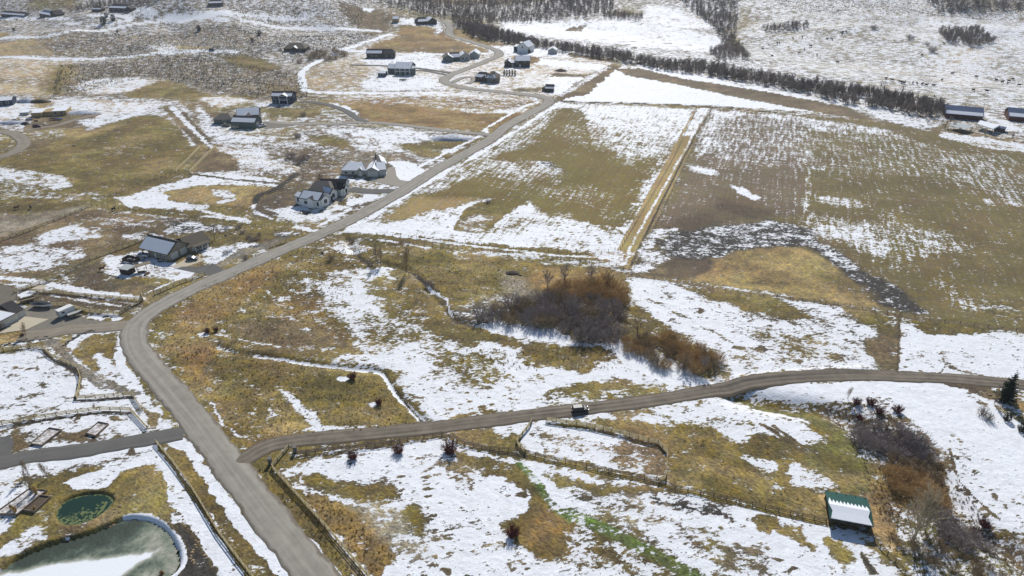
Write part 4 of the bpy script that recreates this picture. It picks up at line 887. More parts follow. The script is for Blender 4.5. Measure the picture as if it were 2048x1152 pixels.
# lone bare trees
THIN = [tree_meshes(8, BARK, TWIG_BROWN, 16, .1, .35, .03, .3, .12), tree_meshes(6, BARK, TWIG_BROWN, 12, .25, .8, .035, .15, .14)]
for px, py, s, k, lb in ((755, 527, 1.15, 0, 'narrow bare tree clump by the ditch casting long shadows'), (762, 530, .9, 0, 'shorter slim tree touching the bare clump by the ditch'),
                      (812, 545, 1.25, 0, 'single slender bare tree right of the pair by the ditch'), (429, 478, 1.0, 1, 'bare yard tree behind the end of the tan ranch house'),
                      (470, 492, .9, 1, 'bare round crowned tree in the yard beside the snow patch'), (520, 485, .7, 1, 'small bare tree in the yard near the road fence'),
                      (10, 657, .35, 1, 'tiny sapling against the garage doors'), (52, 672, .6, 0, 'thin sapling at the edge of the pale concrete apron'),
                      (95, 955, .6, 0, 'young bare tree on the lawn edge beside the dark driveway'), (65, 985, .8, 0, 'slim dark bare tree by the stone planters'), (58, 950, .6, 0, 'leafless sapling left of the other sapling along the dark driveway'),
                      (1695, 797, .5, 0, 'small bare tree on the snow bank below the lane'), (1988, 808, .6, 0, 'pale birch-like sapling under the spruce')):
    make_tree('bare_tree', THIN[k], lb, 'tree', *at(px, py), s)
TWIG_PALE = bark('pale_twigs', (206, 190, 162), (168, 152, 126)); BIG = tree_meshes(14, TWIG_PALE, TWIG_PALE, 30, .10, .38, .05, .32, .3)
make_tree('bare_tree', BIG, 'large pale grey bare tree spreading over the creek brush beside the shed', 'tree', *at(1826, 1082), 1.1)
make_tree('bare_tree', BIG, 'pale bare tree at the lower right, half out of the picture', 'tree', *at(2040, 1150), .8)
make_tree('bare_tree', BT[2], 'slender pale bare tree leaning beside the large grey one', 'tree', *at(1850, 1062), .8)
# creek brush at the lower right
for nm, poly, n, mp, k, sc, lb, gp in (
    ('bush', "1700,860 1760,845 1800,860 1850,890 1850,915 1790,915 1720,890", 24, 20, 'dark', (.75, 1.0), 'dark tangled bush along the upper creek gully', 'dark bushes of the upper gully'),
    ('bush', "1690,800 1800,815 1800,830 1700,835", 5, 26, 'red', (1.0, 1.5), 'low reddish brown bush on the snowy top of the gully', 'reddish bushes at the top of the gully'),
    ('willow', "1780,940 1850,950 1885,985 1895,1020 1850,1015 1790,985 1775,960", 20, 20, 'orange', (.75, 1.0), 'bright orange willow behind the large grey tree', 'orange willows along the creek'),
    ('bush', "1800,900 1870,920 1890,960 1850,950 1790,925", 12, 20, 'brown', (.7, .95), 'brown rounded bush above the orange willows', 'brown bushes above the orange willows'),
    ('bush', "1880,1030 1950,1060 1990,1090 1940,1110 1870,1070", 12, 24, 'dark', (.6, .8), 'dark bush on the lower creek bank right of the large grey tree', 'dark bushes on the lower creek bank'),
    ('bush', "1760,1060 1860,1080 1960,1120 2040,1150 1960,1160 1850,1130 1760,1090", 18, 26, 'brown', (.45, .75), 'small olive brown bush in the low end of the creek gully', 'small bushes at the low end of the gully')):
    for i, (px, py) in enumerate(fill(poly, n, mp, hash(nm + k) % 99 if False else n)):
        ys_ = sorted(float(q.split(',')[1]) for q in poly.split()); a_ = ys_[0] + (ys_[-1] - ys_[0]) * .36; b_ = ys_[0] + (ys_[-1] - ys_[0]) * .68
        s_ = z3(py, a_, b_, ', far row', ', middle row', ', near row')
        put(nm, SHR[k][i % len(SHR[k])], lb + s_, 'willow' if nm == 'willow' else 'bush', px, py, rnd.uniform(*sc), gp + s_)
put('bush', SHR['red'][0], 'red twigged bush on the snow edge of the creek', 'bush', 1972, 1045, 1.3); put('bush', SHR['red'][1], 'smaller rusty bush touching the red twigged one', 'bush', 1955, 1052, 1.0)
for px, py, s, k, lb in ((705, 757, 1.15, 'red', 'dark red bush beside a snow patch near the snowy ditch'), (758, 808, .95, 'red', 'small reddish bush alone on the grass above the gravel lane'),
                      (415, 665, .95, 'red', 'dark red bush at the inner bend of the road, next to a snow patch'), (433, 662, .8, 'red', 'smaller red bush to the right of the one at the road bend'),
                      (706, 917, 1.2, 'red', 'dark red bush inside the rail fence, nearest the fence corner'), (797, 905, 1.35, 'red', 'dark red bush midway along the lane fence with blue shadow'),
                      (900, 903, 1.8, 'red', 'largest dark red bush by the bend of the lane fence'), (1025, 1070, 1.5, 'red', 'lone dark bush in the snowy lower meadow'),
                      (662, 520, .9, 'brown', 'round brown bush beside the main road above a snow patch'), (645, 507, .5, 'red', 'small rusty bush closest to the road above the round brown one'),
                      (858, 570, .75, 'dark', 'dark bush hanging over the narrow stream'), (740, 530, .6, 'dark', 'low dark bush at the foot of the slim bare trees'),
                      (596, 322, 1.2, 'dark', 'dark bush mass in the draw above the white farmhouse'), (582, 316, 1.0, 'dark', 'dark bush left in the draw above the white farmhouse'), (612, 318, .9, 'dark', 'smaller dark bush right in the draw above the white farmhouse'),
                      (596, 275, .8, 'dark', 'dark shrub below the asphalt side road'), (640, 355, .7, 'brown', 'brown shrub in the yard behind the grey house'), (607, 232, .8, 'dark', 'dark shrub at the fork of the side road'),
                      (1105, 575, .01, 'brown', ''), (491, 518, .5, 'dark', 'small conical dark shrub on the snow patch near the driveway'), (452, 508, .5, 'dark', 'flattened dark shrub in the middle of the yard snow patch'),
                      (976, 405, .5, 'dark', 'dark weed clump on the snowy mound in the field'), (45, 672, .6, 'red', 'dark red hedge bush at the corner of the concrete apron'), (1965, 830, .9, 'grey', 'flat grey brush lying on the snow near the spruce'), (1975, 838, .8, 'grey', 'low grey brush right next to the flat one on the snow')):
    if lb: put('bush', SHR[k][0], lb, 'bush', px, py, s)
for i, (px, py) in enumerate(fill("500,455 560,470 520,490 440,460 420,452", 7, 12, 9)):
    put('bush', SHR['dark'][i % 4], 'low dark shrub in the rough ground behind the yard of the tan ranch house', 'bush', px, py, rnd.uniform(.3, .5), 'low shrubs behind the ranch house')
for i, (px, py) in enumerate(fill("640,105 695,102 690,115 645,125 600,135 585,130", 14, 9, 10)):
    put('bush', SHR['brown'][i % 3], 'grey brown bush in the grove by the snowy path bend', 'bush', px, py, rnd.uniform(1.2, 1.7), 'bushes by the snowy path bend')
# evergreens
def spruce_mesh():
    tr = MB(); tr.tube((0, 0, -.3), (0, 0, 7.6), .2, .03, 6); cr = MB()
    for L in range(24):
        z = .5 + L * .31; rad = 2.9 * (1 - L / 25) ** .85
        for k in range(max(6, int(15 * (1 - L / 30)))):
            a = rnd.uniform(0, 6.28); r = rad * rnd.uniform(.6, 1.1); dx, dy = math.cos(a), math.sin(a); drop = rnd.uniform(-.05, .3)
            for j in range(max(3, int(r * 5.5))):
                t = (j + .6) / (r * 5.5); p = Vector((dx * r * t, dy * r * t, z - drop * r * t + .3 * t * t)); w = .3 * (1.1 - t) + .1
                for sd in (-1, 1):
                    sdv = Vector((-dy, dx, 0)) * sd; q = p + sdv * w * rnd.uniform(.8, 1.5) + Vector((dx, dy, 0)) * .22 + Vector((0, 0, rnd.uniform(-.2, .05)))
                    cr.add([p + Vector((0, 0, .07)), p + Vector((dx, dy, 0)) * .2 - Vector((0, 0, .06)), q], [(0, 1, 2)])
                cr.add([p, p + rv(.14) + Vector((0, 0, .2)), p + Vector((dx, dy, 0)) * .34], [(0, 1, 2)])
    return tr.me('trunk', BARK), cr.me('crown', NEEDLE)
SPR = spruce_mesh(); make_tree('spruce_tree', SPR, 'dark green spruce beside the end of the gravel lane', 'spruce', *at(2009, 799), 1.12)
def juniper_mesh(H=2.2, rad=.95, m=JUNIPER):
    mb = MB()
    for i in range(420):
        a = rnd.uniform(0, 6.28); h = rnd.random(); rr = rad * math.sqrt(max(0, math.sin(math.pi * min(1, h * .85 + .12)))) * rnd.uniform(.65, 1.05)
        p = Vector((math.cos(a) * rr, math.sin(a) * rr, h * H)); mb.add([p, p + rv(.28), p + rv(.28)], [(0, 1, 2)]); 
    mb.tube((0, 0, 0), (0, 0, H * .8), rad * .3, .05, 6)
    return mb.me('shrub', m)
JUN = [juniper_mesh(), juniper_mesh(2.0, 1.1)]
put('evergreen_shrub', JUN[0], 'oval evergreen shrub on the snow below the spruce', 'shrub', 2013, 840, 1.05); put('evergreen_shrub', JUN[1], 'rounded evergreen shrub at the right edge below the spruce', 'shrub', 2044, 862, 1.15)
for px, py, s, lb in ((208, 47, 3.2, 'large dark juniper above the hillside road'), (227, 41, 2.4, 'dark juniper upslope of the largest one'), (213, 34, 2.0, 'dark juniper just below the dark hillside house'),
                      (398, 61, 2.2, 'lone dark juniper in the sagebrush below the snowy road'), (519, 71, 2.2, 'dark juniper on the pale slope above the lone house'), (505, 84, 1.6, 'small dark juniper in the sagebrush left of the lone house'),
                      (28, 62, 1.4, 'small juniper on the slope above the left road'), (235, 65, 1.2, 'tiny juniper just under the left road')):
    put('juniper', JUN[0], lb, 'juniper', px, py, s)
for i, px in enumerate((1008.5, 1013.5, 1019, 1024.5, 1030)):
    put('evergreen_shrub', JUN[0], ('first', 'second', 'third', 'fourth', 'last')[i] + ' dark conifer of the row, counted from the stone grey house', 'conifer', px, 150 + i * .2, .9, 'row of young conifers', sz=1.9)
# riverside woods
def far_tree(seed):
    mb = MB(); H = 7.5; mb.tube((0, 0, -.5), (0, 0, H * .6), .22, .1, 3)
    for k in range(22):
        a = rnd.uniform(0, 6.28); z = rnd.uniform(.12, .6) * H; d = Vector((math.cos(a) * .55, math.sin(a) * .55, 1))
        limb(mb, (0, 0, z), d, H * .42 * rnd.uniform(.7, 1.1), .08, 2, 6, 1.4, .05, .1, .2, 1, .9)
    return mb.me('riverside_tree', RIVER_T)
FT = [far_tree(i) for i in range(4)]; FTE = juniper_mesh(5.5, 2.0, NEEDLE)
BAND = "905,48 960,52 1010,68 1100,92 1200,104 1300,122 1400,132 1470,144 1560,158 1700,180 1800,196 1880,212 1900,236 1820,230 1740,214 1690,208 1620,190 1500,166 1400,150 1290,136 1200,118 1090,98 1000,86 950,78"
def scatter(poly, n, seed):
    W = P2W(poly); r = np.random.RandomState(seed); out = []
    lo, hi = W.min(0), W.max(0)
    while len(out) < n:
        q = r.rand(4000, 2) * (hi - lo) + lo; q = q[inside(q[:, 0], q[:, 1], W)]; out += list(map(tuple, q))
    return out[:n]
def joined(name, me, spots, label, smin, smax, m, kind='stuff'):
    """many small plants nobody could count: one mesh"""
    nv = len(me.vertices); co = np.empty(nv * 3); me.vertices.foreach_get('co', co); co = co.reshape(-1, 3)
    lt = np.empty(len(me.polygons), np.int32); me.polygons.foreach_get('loop_total', lt); vi = np.empty(len(me.loops), np.int32); me.loops.foreach_get('vertex_index', vi)
    n = len(spots); P_ = np.array(spots); z = terrain(P_[:, 0].copy(), P_[:, 1].copy()); r = np.random.RandomState(5)
    s = r.uniform(smin, smax, n); a = r.rand(n) * 6.28; V = np.empty((n, nv, 3))
    V[:, :, 0] = (co[:, 0] * np.cos(a)[:, None] - co[:, 1] * np.sin(a)[:, None]) * s[:, None] + P_[:, 0:1]
    V[:, :, 1] = (co[:, 0] * np.sin(a)[:, None] + co[:, 1] * np.cos(a)[:, None]) * s[:, None] + P_[:, 1:2]
    V[:, :, 2] = co[:, 2] * s[:, None] + z[:, None]
    M = bpy.data.meshes.new(name); M.vertices.add(n * nv); M.vertices.foreach_set('co', V.ravel())
    L = (vi[None, :] + (np.arange(n) * nv)[:, None]).ravel(); M.loops.add(len(L)); M.loops.foreach_set('vertex_index', L.astype(np.int32))
    T = np.tile(lt, n); M.polygons.add(len(T)); M.polygons.foreach_set('loop_start', np.concatenate([[0], np.cumsum(T)[:-1]]).astype(np.int32)); M.polygons.foreach_set('loop_total', T)
    M.update(calc_edges=True); M.materials.append(m); return tag(link(name, M), label, None, None, kind)
sp_ = [p for p in scatter(BAND, 1500, 4) if float(fbm(np.array(p[0] / 22), np.array(p[1] / 22), 2)) < .27]; sp_.sort(key=lambda p: p[1])
for i, (x, y) in enumerate(sp_[:290]):
    o = link('riverside_tree', FT[i % 4]); o.location = (x, y, gz(x, y)); o.rotation_euler = (0, 0, rnd.uniform(0, 6.28)); s = rnd.uniform(.5, .95); o.scale = (s * 1.15, s * 1.15, s)
    zn = min(3, int((i / 290) * 4)); w_z = ('behind the long blue roofed barn', 'beyond the dark strip of the white field', 'along the far edge of the white field', 'beside the brown farm strip')[zn]
    tag(o, 'bare grey tree of the river belt ' + w_z, 'tree', 'bare trees of the river belt, ' + w_z)
def far_low():
    mb = MB()
    for k in range(95):
        a = rnd.uniform(0, 6.28); z = rnd.uniform(.05, 1) ** .8 * 6; r_ = rnd.uniform(.1, 1.7) * (1 - .6 * (z / 6) ** 2); p = Vector((math.cos(a) * r_, math.sin(a) * r_, z))
        d = (Vector((math.cos(a) * .8, math.sin(a) * .8, .7)) + rv(.7)).normalized() * rnd.uniform(.6, 1.4); s_ = d.cross(rv(1)).normalized() * .13; mb.add([p - s_, p + s_, p + d], [(0, 1, 2)])
    mb.tube((0, 0, -.5), (0, 0, 5), .18, .06, 3); return mb.me('woods', RIVER_T)
LOW = far_low()
joined('riverside_woods', LOW, sp_[290:] + [p for p in scatter(BAND, 700, 14) if float(fbm(np.array(p[0] / 22), np.array(p[1] / 22), 2)) < .24], 'grey leafless woods filling the river belt', .6, 1.15, RIVER_T)
joined('hillside_woods', LOW, scatter("690,-30 1230,-30 1225,26 1130,40 1050,46 960,50 880,38 780,15", 2700, 6) + scatter("1310,-30 1480,-30 1475,30 1470,90 1450,100 1430,60 1380,15", 1100, 7) + scatter("1200,24 1285,34 1285,42 1210,38", 120, 8)
       + scatter("1520,58 1615,50 1620,56 1530,66", 90, 9) + scatter("1875,62 1960,60 1990,85 1960,95 1890,85", 330, 10) + scatter("1455,96 1480,90 1500,120 1440,125 1415,105", 200, 11) + scatter("260,-5 330,-5 300,14 220,20 120,28 180,14", 160, 12) + scatter("1850,0 2048,-10 2048,20 1880,26", 260, 13), 'leafless woods on the slopes beyond the river', .5, 1.1, RIVER_T)
for i, (px, py) in enumerate(((1705, 182), (1738, 176), (1745, 180), (1762, 172), (1768, 178), (1712, 176), (1805, 182))):
    put('evergreen_tree', FTE, 'dark evergreen standing among the grey trees by the river', 'evergreen', px, py, rnd.uniform(.7, 1.0), 'evergreens in the river belt')
for px, py, s, lb in ((1865, 104, 1.6, 'rounded dark bush alone on the pasture slope'), (1748, 58, 1.5, 'dark tree on the snowy bench above the pasture'), (1820, 78, 1.5, 'dark tree on the slope left of the brushy hollow'), (1855, 90, .8, 'small bush below the slope trees')):
    put('bush', SHR['dark'][1], lb, 'bush', px, py, s)
for i, (px, py) in enumerate(fill("1840,215 1890,228 1960,262 2048,270 2048,295 1990,280 1900,262 1800,240", 16, 14, 12)):
    make_tree('farm_tree', BT[i % 2], 'bare tree around the ranch sheds at the right edge', 'tree', *at(px, py), rnd.uniform(.35, .7), 'bare trees around the ranch sheds')
# sagebrush and weeds, uncountable
def clump(n=9, w=.55, h=.6):
    mb = MB()
    for i in range(n):
        a = rnd.uniform(0, 6.28); r_ = rnd.uniform(.1, w); p = Vector((math.cos(a) * r_, math.sin(a) * r_, rnd.uniform(.1, h)))
        mb.add([p + rv(.28) - Vector((0, 0, .1)), p + rv(.28), p + Vector((0, 0, .28)) + rv(.1)], [(0, 1, 2)])
    return mb.me('clump')
CL = clump(); CL2 = clump(8, .35, .35)
sg = scatter("60,70 480,50 560,110 400,128 110,112", 2475, 20) + scatter("120,130 400,118 600,150 620,200 500,196 300,152 150,190 100,200", 2925, 21) + scatter("420,-20 740,-20 720,58 600,50 470,38", 2025, 22) \
    + scatter("470,60 760,68 700,92 620,115 580,125 560,105", 1350, 23) + scatter("-60,-20 430,-20 330,38 0,50", 1575, 24) + scatter("1480,-30 2100,-30 2100,30 1800,32 1600,24", 2700, 25)
joined('sagebrush', CL, sg, 'grey sagebrush covering the hillsides', .6, 1.5, SAGE)
WEED = mat('dry_weeds', (176, 148, 92), .95, .3, .3, c2=(128, 108, 66))
wd = scatter("300,640 420,560 560,510 690,470 760,500 700,560 690,640 560,690 340,740", 1300, 30) + scatter("340,690 430,700 740,742 840,850 500,882 400,780", 550, 31) + scatter("690,480 1050,530 1060,600 900,600 720,500", 375, 32) \
    + scatter("1350,860 1560,880 1650,1035 1340,960", 60, 33) + scatter("1650,810 1740,800 1870,900 2048,1130 1980,1190 1780,1100 1745,1000 1700,880", 1500, 34) + scatter("590,985 660,1000 790,1110 740,1150 640,1040", 175, 35) \
    + scatter("430,285 660,280 600,350 480,350", 375, 36) + scatter("900,700 1200,690 1240,740 900,745", 225, 37) + scatter("510,935 545,930 740,1160 700,1160", 175, 38)
joined('dry_weeds', CL2, wd, 'dry weeds and tussocks standing in the meadow', .35, .8, WEED)
# ---------------------------------------------------------------- buildings
ROOFSNOW = mat('roof_snow', (232, 234, 238), .6, .05, .8); WHITE = mat('white_paint', (226, 226, 222), .6, .06, 1); BLACKM = mat('black_metal', (34, 36, 42), .5, .1, 2)
DARKTRIM = mat('dark_trim', (44, 44, 48), .6, .1, 2); TANW = mat('tan_siding', (150, 140, 120), .8, .1, 1.5); GREYW = mat('grey_siding', (176, 176, 170), .8, .1, 1.5)
SHING = mat('brown_shingle', (106, 98, 84), .9, .2, 3); SHING_T = mat('taupe_shingle', (128, 120, 110), .9, .12, 3); SHING_D = mat('charcoal_shingle', (62, 60, 60), .85, .2, 3)
NAVY = mat('dark_blue_siding', (54, 64, 84), .7, .12, 1.5); SAGEW = mat('sage_siding', (104, 112, 108), .8, .1, 1.5); BROWNW = mat('brown_siding', (84, 76, 68), .8, .15, 1.5)
STONEW = mat('grey_stone', (124, 120, 114), .9, .35, 2.5); OSB = mat('raw_sheathing', (176, 152, 108), .9, .15, 1); WOOD = mat('weathered_wood', (150, 136, 112), .9, .3, 3, c2=(110, 98, 80)); DWOOD = mat('dark_wood', (74, 64, 54), .9, .3, 3)
GREENR = mat('green_metal_roof', (44, 88, 80), .7, .2, .8, spec=.15); BLUER = mat('blue_grey_metal', (82, 98, 128), .45, .15, .3); LTMETAL = mat('light_metal_roof', (176, 180, 178), .5, .12, .6)
REDW = mat('red_brown_wall', (96, 62, 54), .85, .2, 1); GLASS = mat('dark_glass', (40, 48, 58), .12, .2, 1, spec=.6); GDOOR = mat('garage_door_paint', (206, 204, 196), .6, .06, 2)
def slab(name, q, t, m, parent):
    """a flat sloping piece with thickness; q = 4 corners counter-clockwise seen from above"""
    q = [Vector(p) for p in q]; n = (q[1] - q[0]).cross(q[-1] - q[0]).normalized()
    if n.z < 0: n = -n
    k = len(q); vs = [p for p in q] + [p + n * t for p in q]
    f = [tuple(range(k))[::-1], tuple(range(k, 2 * k))] + [(i, (i + 1) % k, k + (i + 1) % k, k + i) for i in range(k)]
    return link(name, mesh(name, vs, f, m), None, parent)
class House:
    def __init__(s, name, label, cat, px, py, group=None):
        x, y = at(px, py); s.o = Vector((x, y, gz(x, y))); s.root = thing(name, label, cat, s.o, 0, group)
    def wing(s, a, b, depth, h=3.0, pitch=.45, ridge='along', wall=TANW, roof=SHING, snow=(), over=.5, wins=(), doors=(), garage=(), side=(), zoff=0., hip=0., floors=1, trim=WHITE, snowgap=.0, base=None, length=None, inset=None):
        h = h * .93; inset = inset or (.90 if trim is DARKTRIM else .955)
        """a, b: photo spots where the visible front wall meets the ground, left to right"""
        A = Vector((*at(*a), 0)); B = Vector((*at(*b), 0)) if b is not None else None
        u = (B - A).normalized(); L = length or (B - A).length; v = Vector((-u.y, u.x, 0)); 
        z0 = min(gz(A.x, A.y), gz(B.x, B.y)) + zoff; O = Vector((A.x, A.y, z0)) - s.o
        def W(p, q, r): return O + u * p + v * q + Vector((0, 0, r))
        D = depth; k = pitch
        if ridge == 'along':
            rh = h + D / 2 * k
            vs = [W(0, 0, -1.2), W(L, 0, -1.2), W(L, D, -1.2), W(0, D, -1.2), W(0, 0, h), W(L, 0, h), W(L, D, h), W(0, D, h), W(0, D / 2, rh), W(L, D / 2, rh)]
            if hip: vs[8] = W(0, D / 2, h); vs[9] = W(L, D / 2, h)
            fs = [(0, 1, 5, 4), (1, 2, 6, 9, 5), (2, 3, 7, 6), (3, 0, 4, 8, 7), (0, 3, 2, 1)]
            e = h - over * k; lo = -over; hi = L + over; hh = hip
            q1 = [W(lo, -over, e), W(hi, -over, e), W(hi - hh, D / 2, rh), W(lo + hh, D / 2, rh)]; q2 = [W(hi, D + over, e), W(lo, D + over, e), W(lo + hh, D / 2, rh), W(hi - hh, D / 2, rh)]
            qs = [('front', q1), ('back', q2)]
            if hip: qs += [('left', [W(lo, D + over, e), W(lo, -over, e), W(lo + hh, D / 2, rh)]), ('right', [W(hi, -over, e), W(hi, D + over, e), W(hi - hh, D / 2, rh)])]
        elif ridge == 'across':
            rh = h + L / 2 * k
            vs = [W(0, 0, -1.2), W(L, 0, -1.2), W(L, D, -1.2), W(0, D, -1.2), W(0, 0, h), W(L, 0, h), W(L, D, h), W(0, D, h), W(L / 2, 0, rh), W(L / 2, D, rh)]
            fs = [(0, 1, 5, 8, 4), (1, 2, 6, 5), (2, 3, 7, 9, 6), (3, 0, 4, 7), (0, 3, 2, 1)]
            e = h - over * k
            qs = [('left', [W(-over, D + over, e), W(-over, -over, e), W(L / 2, -over, rh), W(L / 2, D + over, rh)]), ('right', [W(L + over, -over, e), W(L + over, D + over, e), W(L / 2, D + over, rh), W(L / 2, -over, rh)])]
        else:   # single slope rising away from the viewer
            r2 = h + D * k; vs = [W(0, 0, -1.2), W(L, 0, -1.2), W(L, D, -1.2), W(0, D, -1.2), W(0, 0, h), W(L, 0, h), W(L, D, r2), W(0, D, r2)]
            fs = [(0, 1, 5, 4), (1, 2, 6, 5), (2, 3, 7, 6), (3, 0, 4, 7), (0, 3, 2, 1)]
            qs = [('front', [W(-over, -over, h - over * k), W(L + over, -over, h - over * k), W(L + over, D + over, r2 + over * k), W(-over, D + over, r2 + over * k)])]
        if wall: link('wall', mesh('wall', vs, fs, wall), None, s.root)
        if base:
            mb = MB(); mb.add([W(-.06, -.06, -1.2), W(L + .06, -.06, -1.2), W(L + .06, D + .06, -1.2), W(-.06, D + .06, -1.2), W(-.06, -.06, 1.0), W(L + .06, -.06, 1.0), W(L + .06, D + .06, 1.0), W(-.06, D + .06, 1.0)],
                              [(0, 1, 5, 4), (1, 2, 6, 5), (2, 3, 7, 6), (3, 0, 4, 7), (4, 5, 6, 7)]); mb.build('stone_base', base, s.root)
        rf = MB(); rts = []
        for nm, q in qs:
            r = slab('roof', q, .16, roof, s.root); rts.append(r)
            if nm in snow:
                c = sum((Vector(p) for p in q), Vector()) / len(q); n = (Vector(q[1]) - Vector(q[0])).cross(Vector(q[-1]) - Vector(q[0])).normalized(); n = n if n.z > 0 else -n
                qq = [c + (Vector(p) - c) * inset + n * .165 for p in q]
                if snowgap and len(qq) == 4: qq[2] = qq[2].lerp(qq[1], snowgap); qq[3] = qq[3].lerp(qq[0], snowgap)
                sl = slab('snow_cover', qq, .13, ROOFSNOW, r)
        # openings: frame, pane, door leaves
        def opening(kind, x, z, w, hh, face='front'):
            t = .07
            if face == 'front': f = lambda p, q, r_: W(x + p, -q, z + r_)
            elif face == 'right': f = lambda p, q, r_: W(L + q, x + p, z + r_)
            else: f = lambda p, q, r_: W(-q, D - x - p, z + r_)
            mb = MB(); 
            def plate(x0, x1, z0_, z1, t0, t1, M_):
                M_.add([f(x0, t0, z0_), f(x1, t0, z0_), f(x1, t0, z1), f(x0, t0, z1), f(x0, t1, z0_), f(x1, t1, z0_), f(x1, t1, z1), f(x0, t1, z1)], [(0, 1, 2, 3), (7, 6, 5, 4), (0, 4, 5, 1), (1, 5, 6, 2), (2, 6, 7, 3), (3, 7, 4, 0)])
            if kind == 'window':
                for a_ in ((-.1, 0, -.1, hh + .1), (w, w + .1, -.1, hh + .1), (0, w, hh, hh + .1), (0, w, -.1, 0)): plate(*a_, -.02, t, mb)
                fr = mb.build('window', trim, s.root); pm = MB(); plate(0, w, 0, hh, -.02, .025, pm); pm.build('pane', GLASS, fr)
            elif kind == 'door': plate(0, w, 0, hh, -.02, .05, mb); mb.build('door', DARKTRIM if wall is WHITE else GDOOR, s.root)
            else:
                n_ = 4
                for i in range(n_): plate(0, w, i * hh / n_ + .02, (i + 1) * hh / n_ - .02, -.02, .045, mb)
                gd = mb.build('garage_door', GDOOR, s.root); tm = MB(); plate(-.12, 0, 0, hh + .12, -.02, .07, tm); plate(w, w + .12, 0, hh + .12, -.02, .07, tm); plate(0, w, hh, hh + .12, -.02, .07, tm); tm.build('door_trim', trim, gd)
        for q in wins: opening('window', q[0] * L, q[1], q[2], q[3])
        for q in doors: opening('door', q[0] * L, .05, q[1], 2.1)
        for q in garage: opening('garage', q[0] * L, .05, q[1], q[2])
        for q in side: opening(q[0], q[2] * D, q[3], q[4], q[5], q[1])
        s.W = W; s.L = L; s.D = D; s.h = h
        return s
    def posts(s, xs, q, z0, z1, w=.2, m=WHITE, name='porch_post'):
        for x in xs: mb = MB(); mb.bar(s.W(x, q, z0), s.W(x + .001, q, z1), w); mb.build(name, m, s.root)
        return s
    def rail(s, x0, x1, q, z, w=.12, m=WHITE, name='rail'):
        mb = MB(); mb.bar(s.W(x0, q, z), s.W(x1, q, z), w); mb.build(name, m, s.root); return s
    def chimney(s, x, q, z0, z1, w=.8, m=STONEW):
        mb = MB(); c = s.W(x, q, 0); mb.box(c.x - w / 2, c.x + w / 2, c.y - w / 2, c.y + w / 2, c.z + z0, c.z + z1); mb.build('chimney', m, s.root); return s
w_ = lambda *a: a
# tan ranch house with the big garage
h = House('ranch_house', 'tan ranch house with a snow covered garage roof and two white garage doors', 'house', 350, 510)
h.wing((284.5, 509.5), (340, 523), 10.2, 3.5, .62, 'along', None, SHING_D, ('front',), .5, snowgap=.12)
h.wing((298.4, 512.6), (340, 523), 10.0, 3.5, .62, 'along', TANW, SHING_D, (), .0, doors=((.3, 1.0),), wins=((.55, 1.1, .9, 1.1), (.75, 1.1, .9, 1.1)), side=(('garage', 'right', .12, .05, 2.9, 2.6), ('garage', 'right', .56, .05, 2.9, 2.6), ('window', 'right', .5, 4.2, .8, 1.1), ('window', 'right', .04, 1.2, .5, .7)))
W0 = at3(286.5, 506.5); mb = MB(); mb.bar((0, 0, -.2), (0, .001, 3.2), .2); c_ = mb.build('carport_post', DWOOD, h.root); c_.location = W0 - h.o
h.wing((381, 505), (420, 491), 10.5, 2.7, .42, 'along', TANW, SHING, (), .7, wins=((.28, .9, 1.3, 1.2), (.5, .9, 1.3, 1.2), (.76, .9, 1.6, 1.2)), doors=((.12, 1.0),))
h.posts((1.5, 4.2, 6.6), -1.9, 0, 2.5).rail(1.5, 6.6, -1.9, .9); slab('porch_roof', [h.W(.8, -2.3, 2.45), h.W(7.4, -2.3, 2.45), h.W(7.4, -.4, 2.75), h.W(.8, -.4, 2.75)], .14, SHING, h.root)
# white farmhouse with black trim
h = House('farmhouse', 'white farmhouse with black roof edges and several gables beside the main road', 'house', 650, 405); T = DARKTRIM
h.wing((640, 364 + 27), (690, 392), 9, 4.2, .6, 'along', WHITE, SHING_D, (), .45, trim=T, side=(('window', 'right', .3, 1.0, 2.4, 1.6),))
h.wing((618, 398), (664, 399), 11, 4.2, .55, 'along', WHITE, SHING_T, (), .45, hip=3., trim=T)
h.wing((602, 411.5), (640, 417.5), 8.5, 4.3, .55, 'along', WHITE, SHING_D, ('front',), .45, trim=T, snowgap=.06, wins=((.22, 1.6, 1.5, 1.1), (.42, 1.7, .7, .9), (.56, 1.7, .7, .9), (.88, 1.3, .8, 1.6)), side=(('window', 'right', .15, 1.6, 1.5, 1.1), ('window', 'right', .62, 1.6, 1.3, 1.5)))
h.wing((592, 407), (602.5, 411), 5, 4.1, .5, 'along', WHITE, SHING_D, ('front',), .3, trim=T, wins=((.4, 1.6, 1.0, 1.6),))
h.wing((616, 415.5), (628, 417.3), 5, 4.4, .7, 'across', WHITE, SHING_D, ('left',), .3, trim=T)
h.wing((644, 415.5), (659, 410), 7, 4.2, .7, 'across', WHITE, SHING_D, ('left',), .4, trim=T, wins=((.4, 1.6, 1.4, 1.6),))
h.wing((661, 402.5), (675.5, 395.5), 8, 3.8, .8, 'across', WHITE, SHING_D, ('left',), .4, trim=T, wins=((.35, 1.4, 1.3, 1.5),), doors=((.1, 1.),))
h.wing((683.8, 393.5), (697, 386.5), 9, 4.0, .85, 'across', WHITE, SHING_D, (), .4, trim=T, wins=((.2, .8, 3.0, 1.8),))
